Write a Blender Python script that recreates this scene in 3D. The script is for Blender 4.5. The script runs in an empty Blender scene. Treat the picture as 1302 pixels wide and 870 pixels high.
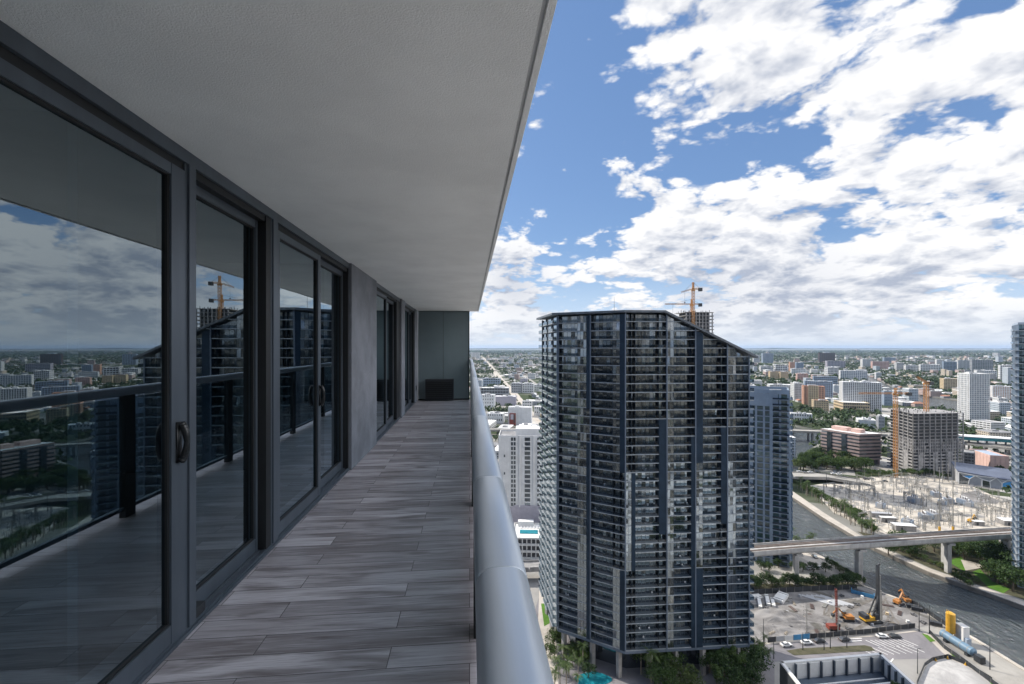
import bpy, bmesh, math, random
import numpy as np
from mathutils import Vector, Matrix
from mathutils.geometry import delaunay_2d_cdt, tessellate_polygon
random.seed(7); RNG = np.random.default_rng(7)
D = bpy.data; C = bpy.context.scene.collection; SC = bpy.context.scene
R = math.radians

# ------------------------------------------------------------------ camera, sky, sun, exposure
F = 579.0; HY = 441.5; EYE = 120.0; YAW = R(5.33)
RT = (math.cos(YAW), -math.sin(YAW)); FW = (math.sin(YAW), math.cos(YAW))
cam = D.objects.new('camera', D.cameras.new('camera')); C.objects.link(cam)
cam.location = (0, 0, EYE); cam.rotation_euler = (R(90), 0, -YAW)
cam.data.lens = 16.0; cam.data.sensor_width = 36.0
cam.data.shift_y = (435 - HY) / 1302 * -1
cam.data.clip_start = 0.05; cam.data.clip_end = 120000
SC.camera = cam

SUN_EL = R(43)
sx, sy = -0.86 * RT[0] + 0.51 * FW[0], -0.86 * RT[1] + 0.51 * FW[1]
SUN_AZ = math.atan2(sx, sy)
SUN_DIR = Vector((math.sin(SUN_AZ) * math.cos(SUN_EL), math.cos(SUN_AZ) * math.cos(SUN_EL), math.sin(SUN_EL)))
sun = D.objects.new('sun', D.lights.new('sun', 'SUN')); C.objects.link(sun)
sun.data.energy = 4.2; sun.data.angle = R(0.5); sun.data.color = (1.0, 0.93, 0.82)
sun.rotation_euler = SUN_DIR.to_track_quat('Z', 'Y').to_euler(); sun.location = (0, 0, 300)

SC.view_settings.view_transform = 'Standard'; SC.view_settings.look = 'None'
SC.view_settings.gamma = 1.0; SC.view_settings.exposure = 0.58
SC.view_settings.use_curve_mapping = False
SC.cycles.use_denoising = True
SC.cycles.max_bounces = 8; SC.cycles.transparent_max_bounces = 12
SC.cycles.volume_bounces = 0


class N:
    """tiny helper to write node trees"""
    def __init__(s, tree): s.t = tree; s.n = tree.nodes; s.l = tree.links
    def add(s, typ, ins=None, **kw):
        n = s.n.new(typ)
        for k, v in kw.items(): setattr(n, k, v)
        for k, v in (ins or {}).items():
            if hasattr(v, 'is_output') or isinstance(v, bpy.types.NodeSocket): s.l.new(v, n.inputs[k])
            else: n.inputs[k].default_value = v
        return n
    def math(s, op, a, b=None, c=None, clamp=False):
        n = s.n.new('ShaderNodeMath'); n.operation = op; n.use_clamp = clamp
        for i, v in enumerate((a, b, c)):
            if v is None: continue
            if isinstance(v, bpy.types.NodeSocket): s.l.new(v, n.inputs[i])
            else: n.inputs[i].default_value = v
        return n.outputs[0]
    def ramp(s, fac, lo, hi, smooth=True):
        n = s.n.new('ShaderNodeMapRange'); n.clamp = True
        if smooth: n.interpolation_type = 'SMOOTHSTEP'
        s.l.new(fac, n.inputs[0]); n.inputs[1].default_value = lo; n.inputs[2].default_value = hi
        return n.outputs[0]
    def mix(s, fac, a, b):
        n = s.n.new('ShaderNodeMix'); n.data_type = 'RGBA'
        for i, v in ((0, fac), (6, a), (7, b)):
            if isinstance(v, bpy.types.NodeSocket): s.l.new(v, n.inputs[i])
            else: n.inputs[i].default_value = v if i == 0 else (*v[:3], 1)
        return n.outputs[2]
    def noise(s, vec, scale, detail=4, rough=0.55, dist=0.0, dim='3D'):
        n = s.n.new('ShaderNodeTexNoise'); n.noise_dimensions = dim
        if vec is not None: s.l.new(vec, n.inputs['Vector'])
        n.inputs['Scale'].default_value = scale; n.inputs['Detail'].default_value = detail
        n.inputs['Roughness'].default_value = rough; n.inputs['Distortion'].default_value = dist
        return n.outputs[0]


CLOUD_OFF = (3.35, 7.45, 1.3)
def make_world():
    w = D.worlds.new('World'); SC.world = w; w.use_nodes = True
    t = N(w.node_tree); t.n.clear()
    sky = t.add('ShaderNodeTexSky', sky_type='NISHITA', sun_disc=False, sun_elevation=SUN_EL,
                sun_rotation=SUN_AZ, altitude=100, air_density=1.0, dust_density=0.6, ozone_density=2.6)
    tc = t.add('ShaderNodeTexCoord')
    sep = t.add('ShaderNodeSeparateXYZ', {0: tc.outputs['Generated']})
    x, y, z = sep.outputs
    zc = t.math('MAXIMUM', z, 0.0)
    den = t.math('ADD', zc, 0.30)
    u = t.math('DIVIDE', x, den); v = t.math('DIVIDE', y, den)
    p = t.add('ShaderNodeCombineXYZ', {0: u, 1: v, 2: t.math('MULTIPLY', zc, 1.6)}).outputs[0]
    off = t.add('ShaderNodeVectorMath', {0: p, 1: CLOUD_OFF}, operation='ADD').outputs[0]
    az = t.math('ARCTAN2', x, y)
    CS = 3.1
    warp = t.add('ShaderNodeTexNoise', {'Vector': off, 'Scale': 3.2, 'Detail': 3.0}).outputs['Color']
    wv = t.add('ShaderNodeVectorMath', {0: warp, 1: (0.5, 0.5, 0.5)}, operation='SUBTRACT').outputs[0]
    wv = t.add('ShaderNodeVectorMath', {0: wv, 'Scale': 0.10}, operation='SCALE').outputs[0]
    off2 = t.add('ShaderNodeVectorMath', {0: off, 1: wv}, operation='ADD').outputs[0]
    def field(vec, det):
        a_ = t.noise(vec, CS, det, 0.60)
        vo = t.add('ShaderNodeTexVoronoi', {'Vector': vec, 'Scale': CS*3.0, 'Detail': 3.0, 'Roughness': 0.55, 'Randomness': 1.0}, voronoi_dimensions='3D', feature='F1').outputs['Distance']
        puff = t.math('SUBTRACT', 0.55, vo)
        return t.math('ADD', a_, t.math('MULTIPLY', puff, 0.20))
    n1 = field(off2, 9)
    toz = t.add('ShaderNodeCombineXYZ', {0: t.math('MULTIPLY', x, -0.075), 1: t.math('MULTIPLY', y, -0.075), 2: 0.05}).outputs[0]
    sh = t.add('ShaderNodeVectorMath', {0: off2, 1: toz}, operation='ADD').outputs[0]
    sh = t.add('ShaderNodeVectorMath', {0: sh, 1: (-0.03, 0.0, 0.0)}, operation='ADD').outputs[0]
    n2 = field(sh, 5)
    big = t.noise(off, 0.9, 2, 0.5)
    azr = t.ramp(az, R(12), R(34))
    low = t.math('SUBTRACT', 1.0, t.ramp(zc, 0.06, 0.36))
    hole = t.math('MULTIPLY', t.ramp(zc, 0.15, 0.26), t.math('SUBTRACT', 1.0, t.ramp(az, R(17), R(31))))
    cov = t.math('ADD', n1, t.math('MULTIPLY', t.math('SUBTRACT', big, 0.5), 0.30))
    cov = t.math('ADD', cov, t.math('MULTIPLY', azr, 0.09))
    cov = t.math('ADD', cov, t.math('MULTIPLY', low, 0.08))
    cov = t.math('SUBTRACT', cov, t.math('MULTIPLY', hole, 0.10))
    def bump(azd, eld, rad, amp):
        da = t.math('SUBTRACT', az, R(azd)); de = t.math('SUBTRACT', z, math.sin(R(eld)))
        d2 = t.math('ADD', t.math('MULTIPLY', da, da), t.math('MULTIPLY', de, de))
        return t.math('MULTIPLY', t.math('EXPONENT', t.math('DIVIDE', d2, -R(rad)**2)), amp)
    for bp in ((5.5, 11.5, 5.0, 0.17), (9.0, 26.5, 2.6, 0.20), (20, 35.5, 5.5, 0.12), (27, 22, 6, 0.10), (12, 19, 4, -0.07), (15, 28, 5, -0.08), (24, 12, 6, 0.10), (38, 14, 8, 0.06)):
        cov = t.math('ADD', cov, bump(*bp))
    mask = t.ramp(cov, 0.405, 0.505)
    dens = t.ramp(cov, 0.54, 0.80)
    lit = t.math('MULTIPLY', t.math('SUBTRACT', n1, n2), 4.0)
    lowg = t.math('SUBTRACT', 1.0, t.ramp(zc, 0.03, 0.30))
    lit = t.math('ADD', t.math('ADD', lit, 0.86), t.math('MULTIPLY', dens, t.math('ADD', -0.14, t.math('MULTIPLY', lowg, -0.66))), clamp=True)
    for bp in ((5.5, 8.0, 3.6, 0.55), (28, 6.5, 4.2, 0.5), (38, 5.5, 5, 0.3), (12, 4.5, 4, 0.25)):
        lit = t.math('SUBTRACT', lit, bump(*bp), clamp=True)
    # unseen cloud bank right of the view, added extra bright to light the balcony
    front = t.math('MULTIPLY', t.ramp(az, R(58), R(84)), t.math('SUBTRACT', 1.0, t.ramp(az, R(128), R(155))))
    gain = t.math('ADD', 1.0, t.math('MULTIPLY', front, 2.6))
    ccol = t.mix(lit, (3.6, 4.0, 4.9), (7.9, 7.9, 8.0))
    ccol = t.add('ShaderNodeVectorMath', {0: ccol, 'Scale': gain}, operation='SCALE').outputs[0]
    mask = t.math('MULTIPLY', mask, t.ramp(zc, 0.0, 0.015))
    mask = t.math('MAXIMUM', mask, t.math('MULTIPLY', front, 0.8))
    blue = t.mix(0.45, sky.outputs[0], (1.35, 2.7, 5.6))
    hz = t.math('SUBTRACT', 1.0, t.ramp(zc, 0.0, 0.22))
    blue = t.mix(t.math('MULTIPLY', hz, 0.75), blue, (5.4, 6.6, 8.2))
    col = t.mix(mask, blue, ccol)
    hz2 = t.math('SUBTRACT', 1.0, t.ramp(zc, 0.0, 0.09))
    col = t.mix(t.math('MULTIPLY', hz2, 0.75), col, (5.7, 6.2, 6.9))
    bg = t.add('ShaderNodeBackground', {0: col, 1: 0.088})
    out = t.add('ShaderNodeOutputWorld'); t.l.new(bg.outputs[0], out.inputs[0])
    w.cycles.sampling_method = 'MANUAL'; w.cycles.sample_map_resolution = 512
make_world()


# ------------------------------------------------------------------ materials
def newmat(name):
    m = D.materials.new(name); m.use_nodes = True
    t = N(m.node_tree); t.n.clear()
    out = t.add('ShaderNodeOutputMaterial')
    return m, t, out


def mat(name, col, rough=0.6, metal=0.0, var=0.25, scale=0.6, bump=0.0, bscale=40.0, spec=0.5, stretch=None, stain=0.0):
    m, t, out = newmat(name)
    tc = t.add('ShaderNodeTexCoord').outputs['Object']
    if stretch:
        tc = t.add('ShaderNodeMapping', {'Vector': tc, 'Scale': stretch}).outputs[0]
    n = t.noise(tc, scale, 6, 0.62)
    c = t.mix(t.ramp(n, 0.3, 0.7), [k * (1 - var) for k in col], [min(1, k * (1 + var)) for k in col])
    if stain:
        st = t.add('ShaderNodeMapping', {'Vector': t.add('ShaderNodeTexCoord').outputs['Object'], 'Scale': (0.7, 0.7, 0.06)}).outputs[0]
        c = t.mix(t.math('MULTIPLY', t.ramp(t.noise(st, 1.0, 5, 0.6), 0.5, 0.75), stain), c, [k * 0.45 for k in col])
    b = t.add('ShaderNodeBsdfPrincipled', {'Base Color': c, 'Roughness': rough, 'Metallic': metal, 'Specular IOR Level': spec})
    if bump:
        bn = t.add('ShaderNodeBump', {'Strength': bump, 'Distance': 0.01, 'Height': t.noise(tc, bscale, 4, 0.6)})
        t.l.new(bn.outputs[0], b.inputs['Normal'])
    t.l.new(b.outputs[0], out.inputs[0])
    return m


def glass_mat(name, refl, tint, rcol=(0.85, 0.93, 1.0), rough=0.0, wavy=False):
    """thin coated pane: mirror part grows towards grazing, rest passes tinted"""
    m, t, out = newmat(name)
    fr = t.math('POWER', t.add('ShaderNodeLayerWeight', {0: 0.5}).outputs['Facing'], 4.0)
    fac = t.math('ADD', t.math('MULTIPLY', fr, 1 - refl), refl, clamp=True)
    g = t.add('ShaderNodeBsdfGlossy', {'Color': (*rcol, 1), 'Roughness': rough})
    if wavy:
        tc = t.add('ShaderNodeTexCoord').outputs['Object']
        t.l.new(t.add('ShaderNodeBump', {'Strength': 0.5, 'Distance': 0.0009, 'Height': t.noise(tc, 1.4, 2, 0.4)}).outputs[0], g.inputs['Normal'])
        dirt = t.noise(t.add('ShaderNodeMapping', {'Vector': tc, 'Scale': (1, 1, .25)}).outputs[0], 3.0, 5, 0.7)
        t.l.new(t.math('MULTIPLY', t.ramp(dirt, 0.5, 0.8), 0.035), g.inputs['Roughness'])
    tr = t.add('ShaderNodeBsdfTransparent', {'Color': (*tint, 1)})
    mx = t.add('ShaderNodeMixShader', {0: fac, 1: tr.outputs[0], 2: g.outputs[0]})
    t.l.new(mx.outputs[0], out.inputs[0])
    return m


def dark_glass(name, col, rough=0.04, refl=0.18, rcol=(0.75, 0.88, 1.0), var=0.5, scale=0.35):
    """coated facade glass with a dark room behind it, the tone wandering from room to room"""
    m, t, out = newmat(name)
    tc = t.add('ShaderNodeTexCoord').outputs['Object']
    n = t.noise(tc, scale, 3, 0.7)
    c = t.mix(t.ramp(n, 0.35, 0.68), [k * (1 - var) for k in col], [k * (1 + var) for k in col])
    b = t.add('ShaderNodeBsdfPrincipled', {'Base Color': c, 'Roughness': 0.35})
    fr = t.math('POWER', t.add('ShaderNodeLayerWeight', {0: 0.5}).outputs['Facing'], 4.0)
    fac = t.math('ADD', t.math('MULTIPLY', fr, 1 - refl), refl, clamp=True)
    g = t.add('ShaderNodeBsdfGlossy', {'Color': (*rcol, 1), 'Roughness': rough})
    mx = t.add('ShaderNodeMixShader', {0: fac, 1: b.outputs[0], 2: g.outputs[0]})
    t.l.new(mx.outputs[0], out.inputs[0])
    return m


def leaf_mat(name, c0, c1, trans=0.35, scale=0.8):
    m, t, out = newmat(name)
    tc = t.add('ShaderNodeTexCoord').outputs['Object']
    oi = t.add('ShaderNodeObjectInfo').outputs['Random']
    n = t.noise(tc, scale, 3, 0.6)
    f = t.math('ADD', t.ramp(n, 0.3, 0.7), t.math('MULTIPLY', t.math('SUBTRACT', oi, 0.5), 0.7), clamp=True)
    c = t.mix(f, c0, c1)
    d = t.add('ShaderNodeBsdfPrincipled', {'Base Color': c, 'Roughness': 0.55, 'Specular IOR Level': 0.25})
    tl = t.add('ShaderNodeBsdfTranslucent', {'Color': c})
    mx = t.add('ShaderNodeMixShader', {0: trans, 1: d.outputs[0], 2: tl.outputs[0]})
    t.l.new(mx.outputs[0], out.inputs[0])
    return m


def window_wall(name, col, glass=(0.03, 0.045, 0.06), fh=3.2, bay=3.0, wz=(0.3, 0.78), wx=(0.2, 0.8)):
    """wall of a building too far away for its openings to be more than a pixel"""
    m, t, out = newmat(name)
    tc = t.add('ShaderNodeTexCoord').outputs['Object']
    s = t.add('ShaderNodeSeparateXYZ', {0: tc}).outputs
    gn = t.add('ShaderNodeTexCoord').outputs['Normal']
    gs = t.add('ShaderNodeSeparateXYZ', {0: gn}).outputs
    ax = t.math('ABSOLUTE', gs[0]); ay = t.math('ABSOLUTE', gs[1])
    side = t.math('GREATER_THAN', ax, ay)
    h = t.math('ADD', t.math('MULTIPLY', side, s[1]), t.math('MULTIPLY', t.math('SUBTRACT', 1.0, side), s[0]))
    fx = t.math('FRACT', t.math('DIVIDE', t.math('ADD', h, 500.0), bay)); fz = t.math('FRACT', t.math('DIVIDE', s[2], fh))
    a = t.math('MULTIPLY', t.math('GREATER_THAN', fx, wx[0]), t.math('LESS_THAN', fx, wx[1]))
    b = t.math('MULTIPLY', t.math('GREATER_THAN', fz, wz[0]), t.math('LESS_THAN', fz, wz[1]))
    up = t.math('LESS_THAN', t.math('ABSOLUTE', gs[2]), 0.5)
    f = t.math('MULTIPLY', t.math('MULTIPLY', a, b), up)
    oi = t.add('ShaderNodeObjectInfo').outputs['Random']
    wall = t.mix(t.noise(tc, 0.4, 4), [k * 0.8 for k in col], [min(1, k * 1.1) for k in col])
    c = t.mix(f, wall, glass)
    bs = t.add('ShaderNodeBsdfPrincipled', {'Base Color': c, 'Roughness': t.math('SUBTRACT', 0.7, t.math('MULTIPLY', f, 0.6))})
    t.l.new(bs.outputs[0], out.inputs[0])
    return m


def floor_mat():
    m, t, out = newmat('wood_look_tile')
    tc = t.add('ShaderNodeTexCoord').outputs['Object']
    br = t.add('ShaderNodeTexBrick', {'Vector': tc, 'Color1': (0, 0, 0, 1), 'Color2': (1, 1, 1, 1), 'Mortar': (0.5, 0.5, 0.5, 1),
               'Scale': 1.0, 'Mortar Size': 0.0024, 'Mortar Smooth': 0.2, 'Bias': 0.0, 'Brick Width': 1.05, 'Row Height': 0.155},
               offset=0.37, offset_frequency=2, squash=1.0)
    rnd = br.outputs[0]; mort = br.outputs[1]
    # per plank shift of the grain
    shift = t.add('ShaderNodeCombineXYZ', {0: t.math('MULTIPLY', rnd, 13.0), 1: t.math('MULTIPLY', rnd, 31.0), 2: t.math('MULTIPLY', rnd, 7.0)}).outputs[0]
    gv = t.add('ShaderNodeVectorMath', {0: tc, 1: shift}, operation='ADD').outputs[0]
    g1 = t.noise(t.add('ShaderNodeMapping', {'Vector': gv, 'Scale': (1.9, 34, 1)}).outputs[0], 1.0, 6, 0.62, 0.6)
    g2 = t.noise(t.add('ShaderNodeMapping', {'Vector': gv, 'Scale': (0.9, 6, 1)}).outputs[0], 1.3, 3, 0.5, 1.2)
    g3 = t.noise(t.add('ShaderNodeMapping', {'Vector': gv, 'Scale': (5, 120, 1)}).outputs[0], 1.0, 3, 0.6)
    base = t.mix(rnd, (0.25, 0.230, 0.248), (0.52, 0.492, 0.528))
    base = t.mix(t.ramp(g2, 0.40, 0.72), base, (0.18, 0.158, 0.165))
    base = t.mix(t.math('MULTIPLY', t.ramp(g1, 0.46, 0.68), 0.45), base, (0.52, 0.49, 0.525))
    base = t.mix(t.math('MULTIPLY', t.ramp(g3, 0.48, 0.68), 0.38), base, (0.12, 0.102, 0.106))
    base = t.mix(mort, base, (0.085, 0.078, 0.082))
    rg = t.math('ADD', 0.27, t.math('MULTIPLY', g1, 0.2))
    b = t.add('ShaderNodeBsdfPrincipled', {'Base Color': base, 'Roughness': rg, 'Specular IOR Level': 0.45})
    hgt = t.math('SUBTRACT', t.math('MULTIPLY', g1, 0.15), t.math('MULTIPLY', mort, 1.0))
    bn = t.add('ShaderNodeBump', {'Strength': 0.35, 'Distance': 0.003, 'Height': hgt})
    t.l.new(bn.outputs[0], b.inputs['Normal'])
    t.l.new(b.outputs[0], out.inputs[0])
    return m


def ground_mat():
    m, t, out = newmat('city_ground')
    pos = t.add('ShaderNodeNewGeometry').outputs['Position']
    s = t.add('ShaderNodeSeparateXYZ', {0: pos}).outputs
    dist = t.math('SQRT', t.math('ADD', t.math('MULTIPLY', s[0], s[0]), t.math('MULTIPLY', s[1], s[1])))
    v1 = t.add('ShaderNodeTexVoronoi', {'Vector': pos, 'Scale': 0.022, 'Randomness': 0.85}, voronoi_dimensions='2D').outputs['Color']
    vs = t.add('ShaderNodeSeparateColor', {0: v1}).outputs[0]
    n1 = t.noise(pos, 0.004, 8, 0.66)
    n2 = t.noise(pos, 0.05, 5, 0.65)
    green = t.mix(n2, (0.022, 0.036, 0.016), (0.06, 0.078, 0.034))
    grey = t.mix(vs, (0.09, 0.09, 0.09), (0.30, 0.29, 0.27))
    f = t.ramp(t.math('ADD', t.math('MULTIPLY', n1, 0.7), t.math('MULTIPLY', vs, 0.35)), 0.46, 0.66)
    c = t.mix(f, green, grey)
    white = t.math('MULTIPLY', t.math('GREATER_THAN', vs, 0.8), t.ramp(n1, 0.48, 0.6))
    c = t.mix(t.math('MULTIPLY', white, 0.7), c, (0.55, 0.53, 0.5))
    near = t.math('SUBTRACT', 1.0, t.ramp(dist, 260, 480))
    pave = t.mix(t.noise(pos, 0.09, 6, 0.65), (0.20, 0.195, 0.19), (0.34, 0.33, 0.31))
    c = t.mix(near, c, pave)
    b = t.add('ShaderNodeBsdfPrincipled', {'Base Color': c, 'Roughness': 0.9, 'Specular IOR Level': 0.15})
    t.l.new(b.outputs[0], out.inputs[0])
    return m


def patch_mat(name, c0, c1, sc=0.15, c2=None, rough=0.85, bump=0.0, fine=1.3):
    m, t, out = newmat(name)
    pos = t.add('ShaderNodeNewGeometry').outputs['Position']
    n = t.noise(pos, sc, 7, 0.66, 0.6)
    n2 = t.noise(pos, fine, 4, 0.7)
    f = t.math('ADD', t.math('MULTIPLY', t.ramp(n, 0.32, 0.68), 0.75), t.math('MULTIPLY', n2, 0.25))
    c = t.mix(f, c0, c1)
    if c2: c = t.mix(t.ramp(t.noise(pos, sc * 0.6, 5, 0.6, 1.0), 0.56, 0.64), c, c2)
    b = t.add('ShaderNodeBsdfPrincipled', {'Base Color': c, 'Roughness': rough, 'Specular IOR Level': 0.2})
    if bump:
        bn = t.add('ShaderNodeBump', {'Strength': bump, 'Distance': 1.0, 'Height': n})
        t.l.new(bn.outputs[0], b.inputs['Normal'])
    t.l.new(b.outputs[0], out.inputs[0])
    return m


def water_mat():
    m, t, out = newmat('river_water')
    pos = t.add('ShaderNodeNewGeometry').outputs['Position']
    mp = t.add('ShaderNodeMapping', {'Vector': pos, 'Rotation': (0, 0, 0.6), 'Scale': (1.0, 0.42, 1)}).outputs[0]
    w = t.noise(mp, 0.42, 5, 0.66, 0.5)
    w2 = t.noise(mp, 0.10, 3, 0.5, 0.8)
    h = t.math('ADD', w, t.math('MULTIPLY', w2, 0.6))
    c = t.mix(t.noise(pos, 0.03, 3), (0.040, 0.052, 0.058), (0.060, 0.072, 0.076))
    b = t.add('ShaderNodeBsdfPrincipled', {'Base Color': c, 'Roughness': 0.10, 'IOR': 1.5, 'Specular IOR Level': 0.9})
    bn = t.add('ShaderNodeBump', {'Strength': 1.0, 'Distance': 1.7, 'Height': h})
    t.l.new(bn.outputs[0], b.inputs['Normal'])
    t.l.new(b.outputs[0], out.inputs[0])
    return m


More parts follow.
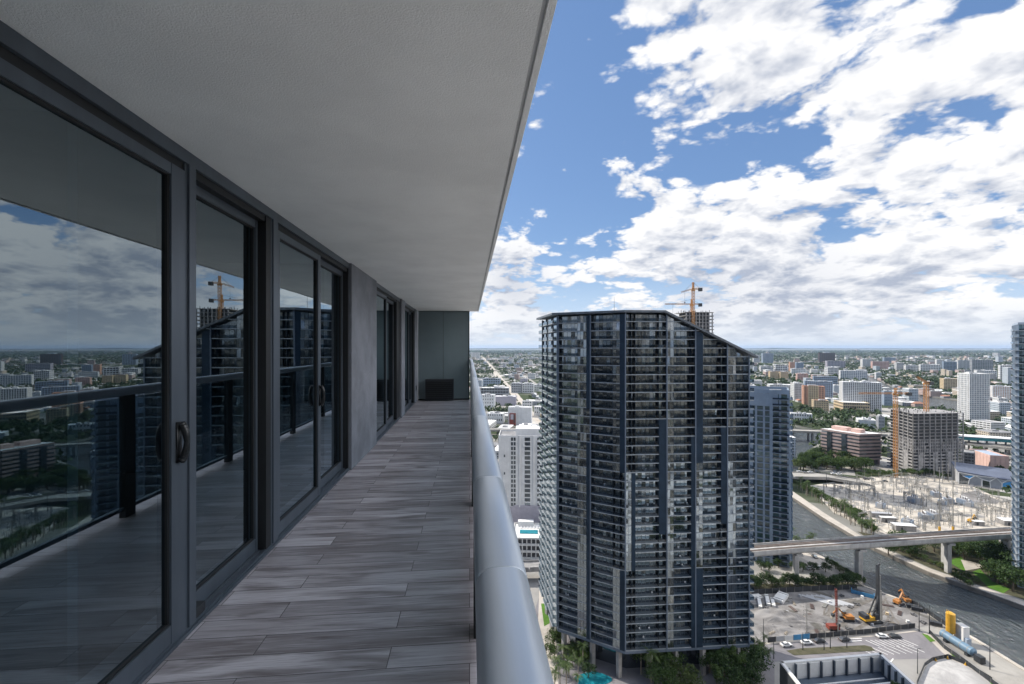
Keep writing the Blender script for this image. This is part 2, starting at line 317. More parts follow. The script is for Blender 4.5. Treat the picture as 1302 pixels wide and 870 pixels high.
M = dict(
    floor=floor_mat(), ground=ground_mat(), water=water_mat(),
    ceiling=mat('stucco_soffit', (0.86, 0.86, 0.85), 0.9, var=0.05, scale=1.6, bump=0.55, bscale=170, spec=0.1),
    slab_edge=mat('painted_slab_edge', (0.62, 0.62, 0.61), 0.8, var=0.12, scale=3, bump=0.3, bscale=60),
    concrete=mat('rough_grey_concrete', (0.185, 0.195, 0.225), 0.75, var=0.2, scale=2.2, bump=0.5, bscale=26, stain=0.35),
    frame=mat('grey_aluminium_frame', (0.095, 0.115, 0.142), 0.36, 0.35, var=0.12, scale=2, stretch=(3, 3, 0.3)),
    frame_dark=mat('dark_gasket', (0.012, 0.013, 0.015), 0.5, var=0.2),
    handle=mat('black_handle', (0.02, 0.022, 0.025), 0.3, 0.3),
    panel=mat('grey_green_metal_panel', (0.19, 0.245, 0.265), 0.42, 0.2, var=0.07, scale=1.0),
    rail=mat('satin_grey_rail', (0.39, 0.435, 0.49), 0.28, 0.3, var=0.07, scale=5, stretch=(4, 0.4, 4)),
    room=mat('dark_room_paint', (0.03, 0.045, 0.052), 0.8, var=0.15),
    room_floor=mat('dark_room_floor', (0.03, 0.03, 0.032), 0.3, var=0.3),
    curtain=mat('blue_grey_curtain', (0.13, 0.20, 0.26), 0.8, var=0.15),
    door_glass=glass_mat('coated_door_glass', 0.27, (0.40, 0.55, 0.64), (0.80, 0.93, 1.0), wavy=True),
    rail_glass=glass_mat('tinted_rail_glass', 0.04, (0.60, 0.68, 0.72)),
    # city
    t_slab=mat('tower_slab', (0.27, 0.30, 0.33), 0.8, var=0.15, scale=0.3),
    t_panel=mat('tower_navy_panel', (0.014, 0.028, 0.048), 0.55, 0.0, var=0.2, scale=0.4, spec=0.15),
    t_fin=mat('tower_fin', (0.09, 0.12, 0.165), 0.6, 0.0, var=0.1),
    t_glass=dark_glass('tower_glass', (0.008, 0.011, 0.014), refl=0.25, var=0.8),
    t_curt=dark_glass('tower_glass_curtained', (0.11, 0.105, 0.09), refl=0.20, var=0.8, scale=1.6),
    t_blind=dark_glass('tower_glass_white_blind', (0.42, 0.42, 0.40), refl=0.14, var=0.35, scale=1.4),
    t_rail=glass_mat('tower_balcony_glass', 0.04, (0.30, 0.38, 0.45)),
    t_railw=glass_mat('tower_side_balcony_glass', 0.04, (0.38, 0.45, 0.48)),
    t_roof=mat('tower_roof_edge', (0.10, 0.115, 0.135), 0.5, 0.2),
    white=mat('white_stucco', (0.66, 0.66, 0.655), 0.8, var=0.08, scale=0.2, stain=0.25),
    white2=mat('off_white_stucco', (0.62, 0.62, 0.61), 0.8, var=0.1, scale=0.2, stain=0.2),
    cream=mat('cream_stucco', (0.55, 0.44, 0.29), 0.8, var=0.12, scale=0.2),
    salmon=mat('salmon_stucco', (0.52, 0.30, 0.21), 0.8, var=0.12, scale=0.2),
    pink=mat('pink_stucco', (0.56, 0.38, 0.33), 0.8, var=0.1, scale=0.2),
    brown=mat('brown_granite', (0.30, 0.23, 0.215), 0.6, var=0.12, scale=0.2),
    dbrown=mat('dark_brown_wall', (0.075, 0.05, 0.045), 0.6, var=0.2),
    grey=mat('grey_wall', (0.36, 0.37, 0.39), 0.75, var=0.12, scale=0.2),
    bluegrey=mat('blue_grey_wall', (0.30, 0.36, 0.44), 0.6, var=0.1, scale=0.2),
    t2wall=mat('slate_blue_wall', (0.21, 0.27, 0.345), 0.65, var=0.1, scale=0.2, stain=0.2),
    lav=mat('lavender_wall', (0.40, 0.38, 0.43), 0.7, var=0.1),
    pconc=mat('pier_concrete', (0.36, 0.355, 0.345), 0.85, var=0.2, scale=0.25, stain=0.45),
    rconc=mat('raw_concrete', (0.27, 0.262, 0.258), 0.85, var=0.25, scale=0.3, stain=0.4),
    rconc_d=mat('dark_raw_floor', (0.10, 0.10, 0.105), 0.9, var=0.4, scale=0.4),
    glass=dark_glass('window_glass', (0.022, 0.028, 0.034), refl=0.12, var=0.6, scale=0.25),
    blueglass=dark_glass('blue_window_glass', (0.06, 0.12, 0.19), refl=0.16, var=0.35, scale=0.2),
    tealglass=dark_glass('teal_window_glass', (0.02, 0.07, 0.075), refl=0.08, var=0.6, scale=0.25),
    roofw=mat('white_roof', (0.66, 0.66, 0.65), 0.85, var=0.15, scale=0.1),
    roof_bounce=mat('white_bounce_roof', (0.66, 0.65, 0.63), 0.85, var=0.16, scale=0.06),
    roofg=mat('grey_roof', (0.24, 0.24, 0.245), 0.9, var=0.3, scale=0.12),
    roofr=mat('tile_roof', (0.30, 0.15, 0.10), 0.85, var=0.25, scale=0.3),
    ballast=mat('rusty_ballast', (0.11, 0.075, 0.06), 0.9, var=0.3),
    court=mat('court_membrane', (0.06, 0.08, 0.11), 0.6, var=0.3, scale=0.2),
    pav_roof=mat('pavilion_roof', (0.09, 0.11, 0.16), 0.6, var=0.15, scale=0.1),
    lit_slab=mat('cream_slab', (0.30, 0.27, 0.225), 0.8, var=0.2),
    rust=mat('rusty_orange_steel', (0.40, 0.19, 0.06), 0.6, var=0.2),
    steel=mat('galvanised_steel', (0.24, 0.235, 0.22), 0.6, 0.1, var=0.15),
    orange=mat('orange_paint', (0.40, 0.165, 0.04), 0.5, var=0.15),
    yellow=mat('yellow_paint', (0.58, 0.32, 0.03), 0.5, var=0.12),
    red=mat('red_paint', (0.20, 0.045, 0.03), 0.5, var=0.15),
    blue=mat('blue_paint', (0.05, 0.22, 0.42), 0.5, var=0.15),
    skyblue=mat('bright_blue_panel', (0.07, 0.33, 0.66), 0.4, var=0.15),
    teal=mat('teal_canopy', (0.02, 0.20, 0.23), 0.5, var=0.15),
    tank=mat('blue_grey_tank', (0.12, 0.20, 0.28), 0.45, var=0.12, scale=0.6),
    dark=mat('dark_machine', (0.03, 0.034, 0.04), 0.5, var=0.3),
    tyre=mat('rubber', (0.015, 0.015, 0.015), 0.8),
    asphalt=patch_mat('asphalt', (0.075, 0.075, 0.08), (0.13, 0.128, 0.13), 0.12),
    lot=patch_mat('parking_asphalt', (0.15, 0.145, 0.155), (0.22, 0.21, 0.22), 0.10),
    road=patch_mat('pale_road', (0.24, 0.23, 0.21), (0.36, 0.345, 0.32), 0.08),
    paving=patch_mat('pale_paving', (0.36, 0.33, 0.29), (0.50, 0.46, 0.41), 0.2),
    sand=patch_mat('construction_sand', (0.115, 0.11, 0.108), (0.275, 0.265, 0.26), 0.11, (0.11, 0.105, 0.095), bump=1.0, fine=0.7),
    gravel=patch_mat('substation_gravel', (0.34, 0.31, 0.265), (0.58, 0.53, 0.46), 0.12, (0.20, 0.19, 0.175)),
    lawn=patch_mat('lawn_green', (0.05, 0.13, 0.015), (0.10, 0.20, 0.03), 0.3),
    soil=patch_mat('planting_soil', (0.05, 0.055, 0.03), (0.10, 0.09, 0.06), 0.3),
    rut=patch_mat('rutted_sand', (0.10, 0.092, 0.082), (0.20, 0.185, 0.17), 0.4),
    plaza=patch_mat('white_plaza', (0.28, 0.275, 0.27), (0.47, 0.46, 0.45), 0.16),
    marking=mat('white_marking', (0.72, 0.72, 0.70), 0.7, var=0.2, scale=1.0),
    seawall=patch_mat('seawall_concrete', (0.10, 0.095, 0.085), (0.20, 0.185, 0.165), 0.3),
    pool=mat('pool_water', (0.015, 0.19, 0.24), 0.08, var=0.15),
    bark=mat('bark', (0.12, 0.095, 0.07), 0.9, var=0.3, scale=2),
    palmbark=mat('palm_bark', (0.24, 0.21, 0.17), 0.9, var=0.3, scale=2),
    leaf=leaf_mat('leaf_green', (0.030, 0.062, 0.016), (0.085, 0.135, 0.035)),
    leaf_d=leaf_mat('leaf_dark_green', (0.020, 0.046, 0.014), (0.055, 0.098, 0.028)),
    leaf_l=leaf_mat('leaf_olive_green', (0.050, 0.082, 0.020), (0.12, 0.155, 0.05)),
    leaf_p=leaf_mat('palm_frond', (0.032, 0.065, 0.016), (0.085, 0.125, 0.036), 0.3),
    leaf_far=leaf_mat('far_foliage', (0.016, 0.036, 0.012), (0.048, 0.080, 0.026), 0.15, 0.02),
)

# ------------------------------------------------------------------ mesh helpers
class MB:
    TF = None
    def __init__(s): s.v = []; s.f = []; s.m = []
    def addv(s, vs):
        i = len(s.v); s.v.extend([tuple(p) for p in vs]); return i
    def face(s, idx, m=0): s.f.append(tuple(idx)); s.m.append(m)
    def quad(s, a, b, c, d, m=0):
        i = s.addv((a, b, c, d)); s.face((i, i+1, i+2, i+3), m)
    def box(s, c, sz, m=0, rz=0.0):
        hx, hy, hz = sz[0]/2, sz[1]/2, sz[2]/2; cs, sn = math.cos(rz), math.sin(rz)
        vs = []
        for dz in (-hz, hz):
            for dx, dy in ((-hx, -hy), (hx, -hy), (hx, hy), (-hx, hy)):
                vs.append((c[0]+dx*cs-dy*sn, c[1]+dx*sn+dy*cs, c[2]+dz))
        i = s.addv(vs)
        for q in ((3,2,1,0), (4,5,6,7), (0,1,5,4), (1,2,6,5), (2,3,7,6), (3,0,4,7)): s.face([i+k for k in q], m)
        return s
    def span(s, x0, x1, y0, y1, z0, z1, m=0):
        return s.box(((x0+x1)/2, (y0+y1)/2, (z0+z1)/2), (abs(x1-x0), abs(y1-y0), abs(z1-z0)), m)
    def prism(s, pts, z0, z1, m=0, mt=None, mb=None):
        """pts 2D; z0/z1 numbers or lists per point"""
        n = len(pts)
        a = sum(pts[i][0]*pts[(i+1) % n][1]-pts[(i+1) % n][0]*pts[i][1] for i in range(n))
        zz0 = z0 if hasattr(z0, '__len__') else [z0]*n; zz1 = z1 if hasattr(z1, '__len__') else [z1]*n
        if a < 0: pts = pts[::-1]; zz0 = zz0[::-1]; zz1 = zz1[::-1]
        i = s.addv([(p[0], p[1], z) for p, z in zip(pts, zz0)]); j = s.addv([(p[0], p[1], z) for p, z in zip(pts, zz1)])
        for k in range(n):
            l = (k+1) % n; s.face((i+k, i+l, j+l, j+k), m)
        s.face([j+k for k in range(n)], m if mt is None else mt)
        s.face([i+k for k in range(n)][::-1], m if mb is None else mb)
        return s
    def bar(s, p0, p1, w, h=None, m=0, up=(0, 0, 1)):
        h = h or w; p0 = Vector(p0); p1 = Vector(p1); d = (p1-p0)
        if d.length < 1e-6: return s
        d.normalize(); u = Vector(up)
        if abs(d.dot(u)) > 0.98: u = Vector((1, 0, 0))
        a = d.cross(u).normalized(); b = a.cross(d)
        vs = []
        for p in (p0, p1):
            for q, r in ((-1, -1), (1, -1), (1, 1), (-1, 1)): vs.append(p+a*(q*w/2)+b*(r*h/2))
        i = s.addv(vs)
        for q in ((3,2,1,0), (4,5,6,7), (0,1,5,4), (1,2,6,5), (2,3,7,6), (3,0,4,7)): s.face([i+k for k in q][::-1], m)
        return s
    def tube(s, p0, p1, r0, r1=None, n=10, m=0, cap=True):
        r1 = r0 if r1 is None else r1; p0 = Vector(p0); p1 = Vector(p1); d = (p1-p0).normalized()
        u = Vector((0, 0, 1)) if abs(d.z) < 0.9 else Vector((1, 0, 0))
        a = d.cross(u).normalized(); b = d.cross(a)
        vs = []
        for p, r in ((p0, r0), (p1, r1)):
            for k in range(n):
                an = 2*math.pi*k/n; vs.append(p+a*(r*math.cos(an))+b*(r*math.sin(an)))
        i = s.addv(vs)
        for k in range(n):
            l = (k+1) % n; s.face((i+k, i+l, i+n+l, i+n+k), m)
        if cap: s.face([i+k for k in range(n)][::-1], m); s.face([i+n+k for k in range(n)], m)
        return s
    def build(s, name, mats, parent=None, loc=None, smooth=False):
        if not isinstance(mats, (list, tuple)): mats = [mats]
        vs = s.v
        if MB.TF: vs = [MB.TF(p) for p in vs]
        me = D.meshes.new(name); me.from_pydata(vs, [], s.f)
        for m_ in mats: me.materials.append(M[m_] if isinstance(m_, str) else m_)
        if len(mats) > 1: me.polygons.foreach_set('material_index', s.m)
        if smooth: me.polygons.foreach_set('use_smooth', [True]*len(s.f))
        me.update()
        o = D.objects.new(name, me); C.objects.link(o)
        if parent: o.parent = parent
        if loc: o.location = loc
        return o


def tag(o, label=None, cat=None, group=None, kind=None):
    if label: o['label'] = label
    if cat: o['category'] = cat
    if group: o['group'] = group
    if kind: o['kind'] = kind
    return o
def struct(o): o['kind'] = 'structure'; return o
def thing(name, label, cat, loc=(0, 0, 0), rz=0.0, group=None):
    o = D.objects.new(name, None); C.objects.link(o); o.location = loc; o.rotation_euler = (0, 0, rz); o.empty_display_size = 0.5
    return tag(o, label, cat, group)
KIDS = {}
def copy_tree(o, loc, rz, label=None, scale=None, parent=None):
    c = o.copy(); C.objects.link(c)
    if parent is None:
        c.location = loc; c.rotation_euler = (0, 0, rz)
        if label: c['label'] = label
        if scale: c.scale = (scale,)*3 if not hasattr(scale, '__len__') else scale
    else: c.parent = parent
    if o.name not in KIDS: KIDS[o.name] = [k for k in D.objects if k.parent == o]
    for k in KIDS[o.name]: copy_tree(k, None, 0, parent=c)
    return c
def G(px, py, z=0.0):
    """ground point seen in that direction"""
    t = (EYE-z)*F/(py-HY); a = (px-651)/F*t
    return (RT[0]*a+FW[0]*t, RT[1]*a+FW[1]*t)
def P(px, depth):
    a = (px-651)/F*depth
    return (RT[0]*a+FW[0]*depth, RT[1]*a+FW[1]*depth)
def zat(py, depth): return EYE-(py-HY)/F*depth
def G3(px, py, z=0.0): g = G(px, py, z); return (g[0], g[1], z)
OCC = []   # (x, y, r) where no filler may stand
def occ(x, y, r): OCC.append((x, y, r))
def occ_line(a, b, r):
    n = max(1, int(math.dist(a, b)/r))
    for i in range(n+1): occ(a[0]+(b[0]-a[0])*i/n, a[1]+(b[1]-a[1])*i/n, r*1.1)
def patch(name, pts, z, m, px=True):
    p2 = [G(*p) for p in pts] if px else pts
    b = MB(); tris = tessellate_polygon([[Vector((p[0], p[1], 0)) for p in p2]])
    i = b.addv([(p[0], p[1], z) for p in p2])
    for t in tris:
        a = [p2[k] for k in t]
        ar = (a[1][0]-a[0][0])*(a[2][1]-a[0][1])-(a[2][0]-a[0][0])*(a[1][1]-a[0][1])
        b.face([i+k for k in (t if ar > 0 else t[::-1])])
    return struct(b.build(name, m))
def strip(name, pts, w, z, m, th=None):
    """road ribbon along world points; z number or list"""
    b = MB(); L = []; Rr = []
    n = len(pts); zz = z if hasattr(z, '__len__') else [z]*n
    for i in range(n):
        a = pts[max(0, i-1)]; c = pts[min(n-1, i+1)]
        d = Vector((c[0]-a[0], c[1]-a[1])).normalized(); nx, ny = -d.y, d.x
        L.append((pts[i][0]+nx*w/2, pts[i][1]+ny*w/2, zz[i])); Rr.append((pts[i][0]-nx*w/2, pts[i][1]-ny*w/2, zz[i]))
    for i in range(n-1):
        b.quad(L[i], Rr[i], Rr[i+1], L[i+1])
        if th:
            dn = lambda p: (p[0], p[1], p[2]-th)
            b.quad(dn(L[i+1]), dn(Rr[i+1]), dn(Rr[i]), dn(L[i])); b.quad(Rr[i], dn(Rr[i]), dn(Rr[i+1]), Rr[i+1]); b.quad(L[i+1], dn(L[i+1]), dn(L[i]), L[i])
    return b.build(name, m)

# ------------------------------------------------------------------ ground and river
RIVER_A = [(1420,920),(1302,851),(1239,812),(1197,790),(1166,770),(1099,745),(1052,713),(1027,701),(1004,686),(985,668),(972,645),(975,615),(992,590),
           (1003,565),(1005,547),(1046,547),(1043,563),(1027,573),(1014,598),(1000,612),(1004,630),(1049,660),(1112,697),(1182,728),(1207,737),(1247,751),(1302,771),(1420,815)]
RIVER_B = [(1100,478),(1110,479),(1132,491),(1150,497),(1183,504),(1222,510),(1246,519),(1246,531),(1216,523),(1183,520),(1160,509),(1130,499),(1106,490)]
def inside(p, poly):
    r = False; n = len(poly); j = n-1
    for i in range(n):
        if (poly[i][1] > p[1]) != (poly[j][1] > p[1]) and p[0] < (poly[j][0]-poly[i][0])*(p[1]-poly[i][1])/(poly[j][1]-poly[i][1])+poly[i][0]: r = not r
        j = i
    return r
def make_ground():
    ra = [G(*p) for p in RIVER_A]; rb = [G(*p) for p in RIVER_B]
    vs = []; es = []
    def loop(pts):
        i = len(vs); vs.extend([Vector(p) for p in pts]); n = len(pts)
        es.extend([(i+k, i+(k+1) % n) for k in range(n)])
    for rad, n in ((600, 16), (3000, 20), (12000, 24), (60000, 32)):
        loop([(rad*math.cos(6.2832*k/n), rad*math.sin(6.2832*k/n)) for k in range(n)])
    loop(ra); loop(rb)
    ov, oe, of, *_ = delaunay_2d_cdt(vs, es, [], 1, 1e-5)
    b = MB(); b.addv([(p.x, p.y, 0) for p in ov])
    for f in of:
        c = sum((Vector(ov[k]) for k in f), Vector((0, 0)))/len(f)
        if inside(c, ra) or inside(c, rb): continue
        b.face(f)
    struct(b.build('ground', 'ground'))
    w = MB()
    for poly in (ra, rb):
        n = len(poly)
        for k in range(n):
            a, c = poly[k], poly[(k+1) % n]
            w.quad((a[0], a[1], 0.02), (c[0], c[1], 0.02), (c[0], c[1], -4), (a[0], a[1], -4))
    struct(w.build('river_bank', 'seawall'))
    for poly in (ra, rb):
        b = MB(); i = b.addv([(p[0], p[1], -2.0) for p in poly])
        for t in tessellate_polygon([[Vector((p[0], p[1], 0)) for p in poly]]):
            a = [poly[k] for k in t]
            ar = (a[1][0]-a[0][0])*(a[2][1]-a[0][1])-(a[2][0]-a[0][0])*(a[1][1]-a[0][1])
            b.face([i+k for k in (t if ar > 0 else t[::-1])])
        struct(b.build('river', 'water'))
    return ra, rb
RA, RB = make_ground()
# seawall caps along the lower river
def cap(pts, name):
    o = strip(name, [G(*p) for p in pts], 1.6, 0.35, 'paving', 0.4); struct(o)
cap([(1340,874),(1302,852),(1239,813),(1197,791),(1166,771),(1099,746),(1052,714),(1027,702),(1004,687)], 'seawall_cap')
cap([(1400,806),(1302,770),(1247,750),(1207,736),(1182,727),(1112,696),(1049,659),(1004,629)], 'seawall_cap')
# near ground patches
patch('construction_ground', [(930,762),(985,752),(1050,747),(1097,748),(1164,772),(1195,792),(1162,800),(1108,807),(1040,812),(968,817),(930,820)], 0.06, 'sand')
patch('street', [(900,835),(968,820),(1040,814),(1108,809),(1163,803),(1186,806),(1215,828),(1262,866),(1300,905),(1215,905),(1180,838),(985,842),(900,868)], 0.04, 'lot')
patch('street_pavement', [(966,818),(1040,812.5),(1108,807.5),(1166,800),(1168,803.5),(1108,810),(1040,815),(966,820.5)], 0.10, 'paving')
patch('riverside_path', [(1197,793),(1239,815),(1302,854),(1360,888),(1330,905),(1262,862),(1215,826),(1186,803)], 0.08, 'road')
patch('dry_verge', [(1170,801),(1184,806),(1212,828),(1258,864),(1275,880),(1262,880),(1240,862),(1198,830)], 0.12, 'paving')
for vp in ([(1172,806),(1180,808),(1190,816),(1183,817)], [(1207,830),(1214,833),(1224,841),(1217,840)], [(1244,853),(1252,857),(1272,875),(1262,872)]):
    patch('verge_grass', vp, 0.16, 'lawn')
patch('white_plaza', [(1165,873),(1180,845),(1190,840),(1206,838),(1225,845),(1262,868),(1275,880),(1165,890)], 0.14, 'plaza')
patch('landscaped_bed', [(1000,828),(1018,825),(1100,821),(1108,823),(1113,828),(1010,834)], 0.12, 'soil')
patch('riverside_promenade', [(1004,683),(1027,698),(1052,711),(1099,742),(1078,742),(1040,720),(1000,700)], 0.06, 'paving')
patch('quay_road', [(1016,697),(1030,700),(1075,740),(1050,741),(960,744),(955,730),(1000,715)], 0.05, 'road')
patch('shaded_garden', [(930,744),(1078,741),(1097,746),(1050,747.5),(985,753),(930,762)], 0.09, 'soil')
patch('far_promenade', [(1004,622),(1049,653),(1112,692),(1182,723),(1207,732),(1247,746),(1302,765),(1400,800),(1400,806),(1302,770),(1247,750),(1207,736),(1182,727),(1112,696),(1049,659),(1004,629)], 0.06, 'paving')
patch('park_ground', [(1090,676),(1130,684),(1200,686),(1302,690),(1420,720),(1420,806),(1302,763),(1247,745),(1207,731),(1182,722),(1112,690)], 0.05, 'soil')
patch('park_lawn', [(1236,728),(1246,724),(1262,740),(1285,749),(1276,755),(1258,748)], 0.12, 'lawn')
patch('park_lawn', [(1205,714),(1222,708),(1234,722),(1226,727)], 0.12, 'lawn')
patch('park_path', [(1222,712),(1252,718),(1246,723),(1228,726)], 0.14, 'paving')
patch('substation_yard', [(1028,618),(1100,607),(1180,604),(1222,612),(1284,640),(1330,668),(1330,690),(1130,686),(1060,652)], 0.07, 'gravel')
patch('cross_road', [(1046,597),(1100,600),(1180,601),(1240,610),(1330,640),(1330,632),(1240,600),(1160,594),(1100,592)], 0.09, 'road')
patch('sandy_lot', [(1222,628),(1242,624),(1272,638),(1268,641),(1226,639)], 0.14, 'sand')
patch('tower_forecourt', [(640,905),(690,745),(706,742),(760,760),(960,800),(985,842),(985,905)], 0.05, 'lot')
patch('tower_walkway', [(686,742),(694,742),(706,800),(712,905),(680,905)], 0.09, 'paving')
patch('tower_lawn', [(688,768),(696,768),(699,793),(692,797)], 0.13, 'lawn')
patch('avenue', [(686,540),(698,540),(681,527),(667,511),(653.5,495),(641.5,484),(629,469),(617,456),(613.2,451.8),(610.8,451.8),(612.5,456),(622.5,469),(634,484),(645,495),(655.5,511),(667.5,527)], 0.10, 'paving')
patch('side_street', [(664,478),(679,489),(686,494),(690,494),(683,488),(667,477)], 0.10, 'road')
for a in ([(605,470),(700,474),(700,475),(605,471)], [(960,463),(1120,466),(1120,466.5),(960,463.4)], [(600,461.5),(700,463),(700,463.4),(600,461.8)],
          [(1000,536),(1110,527),(1160,524),(1160,526),(1110,529.5),(1000,539)], [(960,484),(1060,488),(1060,489),(960,485)]):
    patch('city_street', a, 0.10, 'road')

# ------------------------------------------------------------------ the balcony (measured in eye heights, scaled to metres)
S = 1.08
MB.TF = lambda p: (p[0]*S, p[1]*S, EYE+p[2]*S)
ZF, ZC = -1.39, 0.95           # floor, soffit
XW = -1.36                     # face of the door frames
YE = 12.05                     # end wall
def bt(x, y, z): return (x*S, y*S, EYE+z*S)
b = MB(); b.span(-1.62, 0.16, -4.0, YE+0.12, ZF-0.2, ZF); struct(b.build('balcony_floor', 'floor'))
b = MB(); b.span(-1.62, 0.200, -4.5, YE+0.14, ZC, ZC+0.22)
b.span(0.215, 0.237, -4.5, YE+0.14, ZC-0.004, ZC+0.22)
struct(b.build('ceiling', 'ceiling'))
b = MB(); b.span(0.200, 0.215, -4.5, YE+0.14, ZC+0.012, ZC+0.2); struct(b.build('ceiling_drip_groove', 'slab_edge'))
b = MB(); b.span(0.237, 0.245, -4.5, YE+0.14, ZC+0.02, ZC+0.22); struct(b.build('ceiling_edge', 'slab_edge'))

def pane_door(name, label, y0, y1, x, outer, handle=None, stile=(0.055, 0.055), glass_off=0.0, group='sliding glass doors along the balcony'):
    """one leaf of a sliding door between y0 and y1; x is the face of its frame"""
    zt = ZC-0.105; zb = ZF+0.03
    t = thing(name, label, 'door', bt(x, (y0+y1)/2, ZF), 0, group)
    t.location = (0, 0, 0)
    th = 0.045
    s = MB(); s.span(x-th, x, y0, y0+stile[0], zb, zt); s.build('stile', 'frame', t)
    s = MB(); s.span(x-th, x, y1-stile[1], y1, zb, zt); s.build('stile', 'frame', t)
    s = MB(); s.span(x-th+0.002, x-0.002, y0+stile[0], y1-stile[1], zb, zb+0.085); s.build('bottom_rail', 'frame', t)
    s = MB(); s.span(x-th+0.002, x-0.002, y0+stile[0], y1-stile[1], zt-0.05, zt); s.build('top_rail', 'frame', t)
    s = MB()
    for a, c, e, f in ((y0+stile[0], y0+stile[0]+0.012, zb+0.085, zt-0.05), (y1-stile[1]-0.012, y1-stile[1], zb+0.085, zt-0.05)):
        s.span(x-th*0.75, x-0.010, a, c, e, f)
    s.span(x-th*0.75, x-0.010, y0+stile[0]+0.012, y1-stile[1]-0.012, zb+0.085, zb+0.095)
    s.span(x-th*0.75, x-0.010, y0+stile[0]+0.012, y1-stile[1]-0.012, zt-0.06, zt-0.05)
    s.build('gasket', 'frame_dark', t)
    g = MB(); g.quad((x-0.022, y0+stile[0]+0.004, zb+0.09), (x-0.022, y1-stile[1]-0.004, zb+0.09), (x-0.022, y1-stile[1]-0.004, zt-0.055), (x-0.022, y0+stile[0]+0.004, zt-0.055))
    g.build('glass_pane', 'door_glass', t)
    if handle is not None:
        h = MB(); hz = -0.445; n = 14
        pr = []
        for k in range(n+1):
            a = k/n; z = hz+0.088-0.176*a
            pr.append((x+0.014+0.026*math.sin(math.pi*a)**0.7, z, 0.012+0.006*abs(math.cos(math.pi*a))))
        for k in range(n):
            x0_, z0_, w0 = pr[k]; x1_, z1_, w1 = pr[k+1]
            h.tube((x0_, handle, z0_), (x1_, handle, z1_), w0, w1, 8, cap=(k in (0, n-1)))
        h.span(x, x+0.008, handle-0.016, handle+0.016, hz-0.095, hz+0.095)
        h.build('door_handle', 'handle', t, smooth=True)
    return t
# leaves, nearest first: (y0, y1, face)
pane_door('sliding_door', 'nearest sliding glass door leaf with black handle, reflecting sky and skyline', -0.55, 2.32, XW, True, 2.268, (0.055, 0.098))
pane_door('sliding_door', 'narrow glass door leaf set back behind the nearest one, reflecting the crane', 2.40, 3.20, XW-0.055, False, None, (0.03, 0.03))
pane_door('sliding_door', 'sliding glass door leaf with handle between the dark post and its twin leaf', 3.40, 4.36, XW-0.012, True, 4.32, (0.05, 0.07))
pane_door('sliding_door', 'glass door leaf directly before the first grey concrete pier', 4.38, 5.27, XW-0.058, False, None, (0.06, 0.04))
pane_door('sliding_door', 'glass door leaf just past the first concrete pier', 6.72, 7.75, XW-0.012, True, None, (0.05, 0.06))
pane_door('sliding_door', 'dark glass door leaf halfway between the two concrete piers', 7.77, 8.70, XW-0.058, False, None, (0.05, 0.04))
pane_door('sliding_door', 'small far glass door leaf past the second concrete pier', 9.62, 10.55, XW-0.012, True, None, (0.05, 0.06))
pane_door('sliding_door', 'farthest dark glass door leaf before the end of the balcony', 10.57, 11.30, XW-0.058, False, None, (0.05, 0.04))
# fixed frames: head, track, posts
def fixed_frame(y0, y1, posts, label):
    t = thing('door_frame', label, 'door frame', (0, 0, 0), 0, 'fixed door frames')
    s = MB(); s.span(XW-0.13, XW+0.004, y0, y1, ZC-0.062, ZC-0.001); s.build('head', 'frame', t)
    s = MB(); s.span(XW-0.125, XW-0.012, y0, y1, ZC-0.104, ZC-0.063); s.build('head_recess', 'frame_dark', t)
    s = MB(); s.span(XW-0.13, XW+0.012, y0, y1, ZF+0.001, ZF+0.018)
    for dx in (-0.006, -0.05, -0.104): s.span(XW+dx-0.004, XW+dx+0.004, y0, y1, ZF+0.018, ZF+0.028)
    s.build('track', 'frame', t)
    for a, c, m in posts:
        s = MB(); s.span(XW-0.13, XW-0.004, a, c, ZF+0.029, ZC-0.063); s.build('post', m, t)
        if m == 'frame':
            s = MB(); s.span(XW-0.004, XW+0.006, a+0.02, c-0.02, ZF+0.029, ZC-0.063); s.build('post_cover', m, t)
    return t
fixed_frame(-4.0, 5.295, [(2.326, 2.418, 'frame'), (3.205, 3.275, 'frame_dark'), (3.278, 3.395, 'frame'), (5.274, 5.294, 'frame_dark')], 'dark aluminium frame around the four nearest door leaves')
fixed_frame(6.705, 9.095, [(8.72, 9.09, 'frame_dark')], 'dark frame of the doors between the two concrete piers')
fixed_frame(9.585, 11.46, [(11.32, 11.455, 'frame_dark')], 'small dark frame of the farthest doors')
s = MB(); s.span(XW-0.052, XW-0.006, 2.422, 2.50, ZF+0.0285, ZF+0.075)
tag(s.build('track_stop', 'dark'), 'small black stop block on the door track beside the nearest leaf', 'track stop')
# concrete piers
for (a, c, x, lab) in ((5.30, 6.70, XW+0.03, 'wide rough grey concrete pier between the glass doors'), (9.10, 9.58, XW+0.03, 'narrower grey concrete pier near the far end of the balcony'),
                       (11.465, YE, XW+0.015, 'grey wall return with a small switch beside the end panels')):
    s = MB(); s.span(x-0.3, x, a, c, ZF, ZC); o = tag(s.build('concrete_pier', 'concrete'), lab, 'pier')
s = MB(); s.span(XW+0.015, XW+0.026, 11.62, 11.70, ZF+0.30, ZF+0.42); s.span(XW+0.026, XW+0.030, 11.64, 11.68, ZF+0.33, ZF+0.39)
tag(s.build('wall_outlet', 'dark'), 'small black outlet low on the wall return at the balcony end', 'outlet')
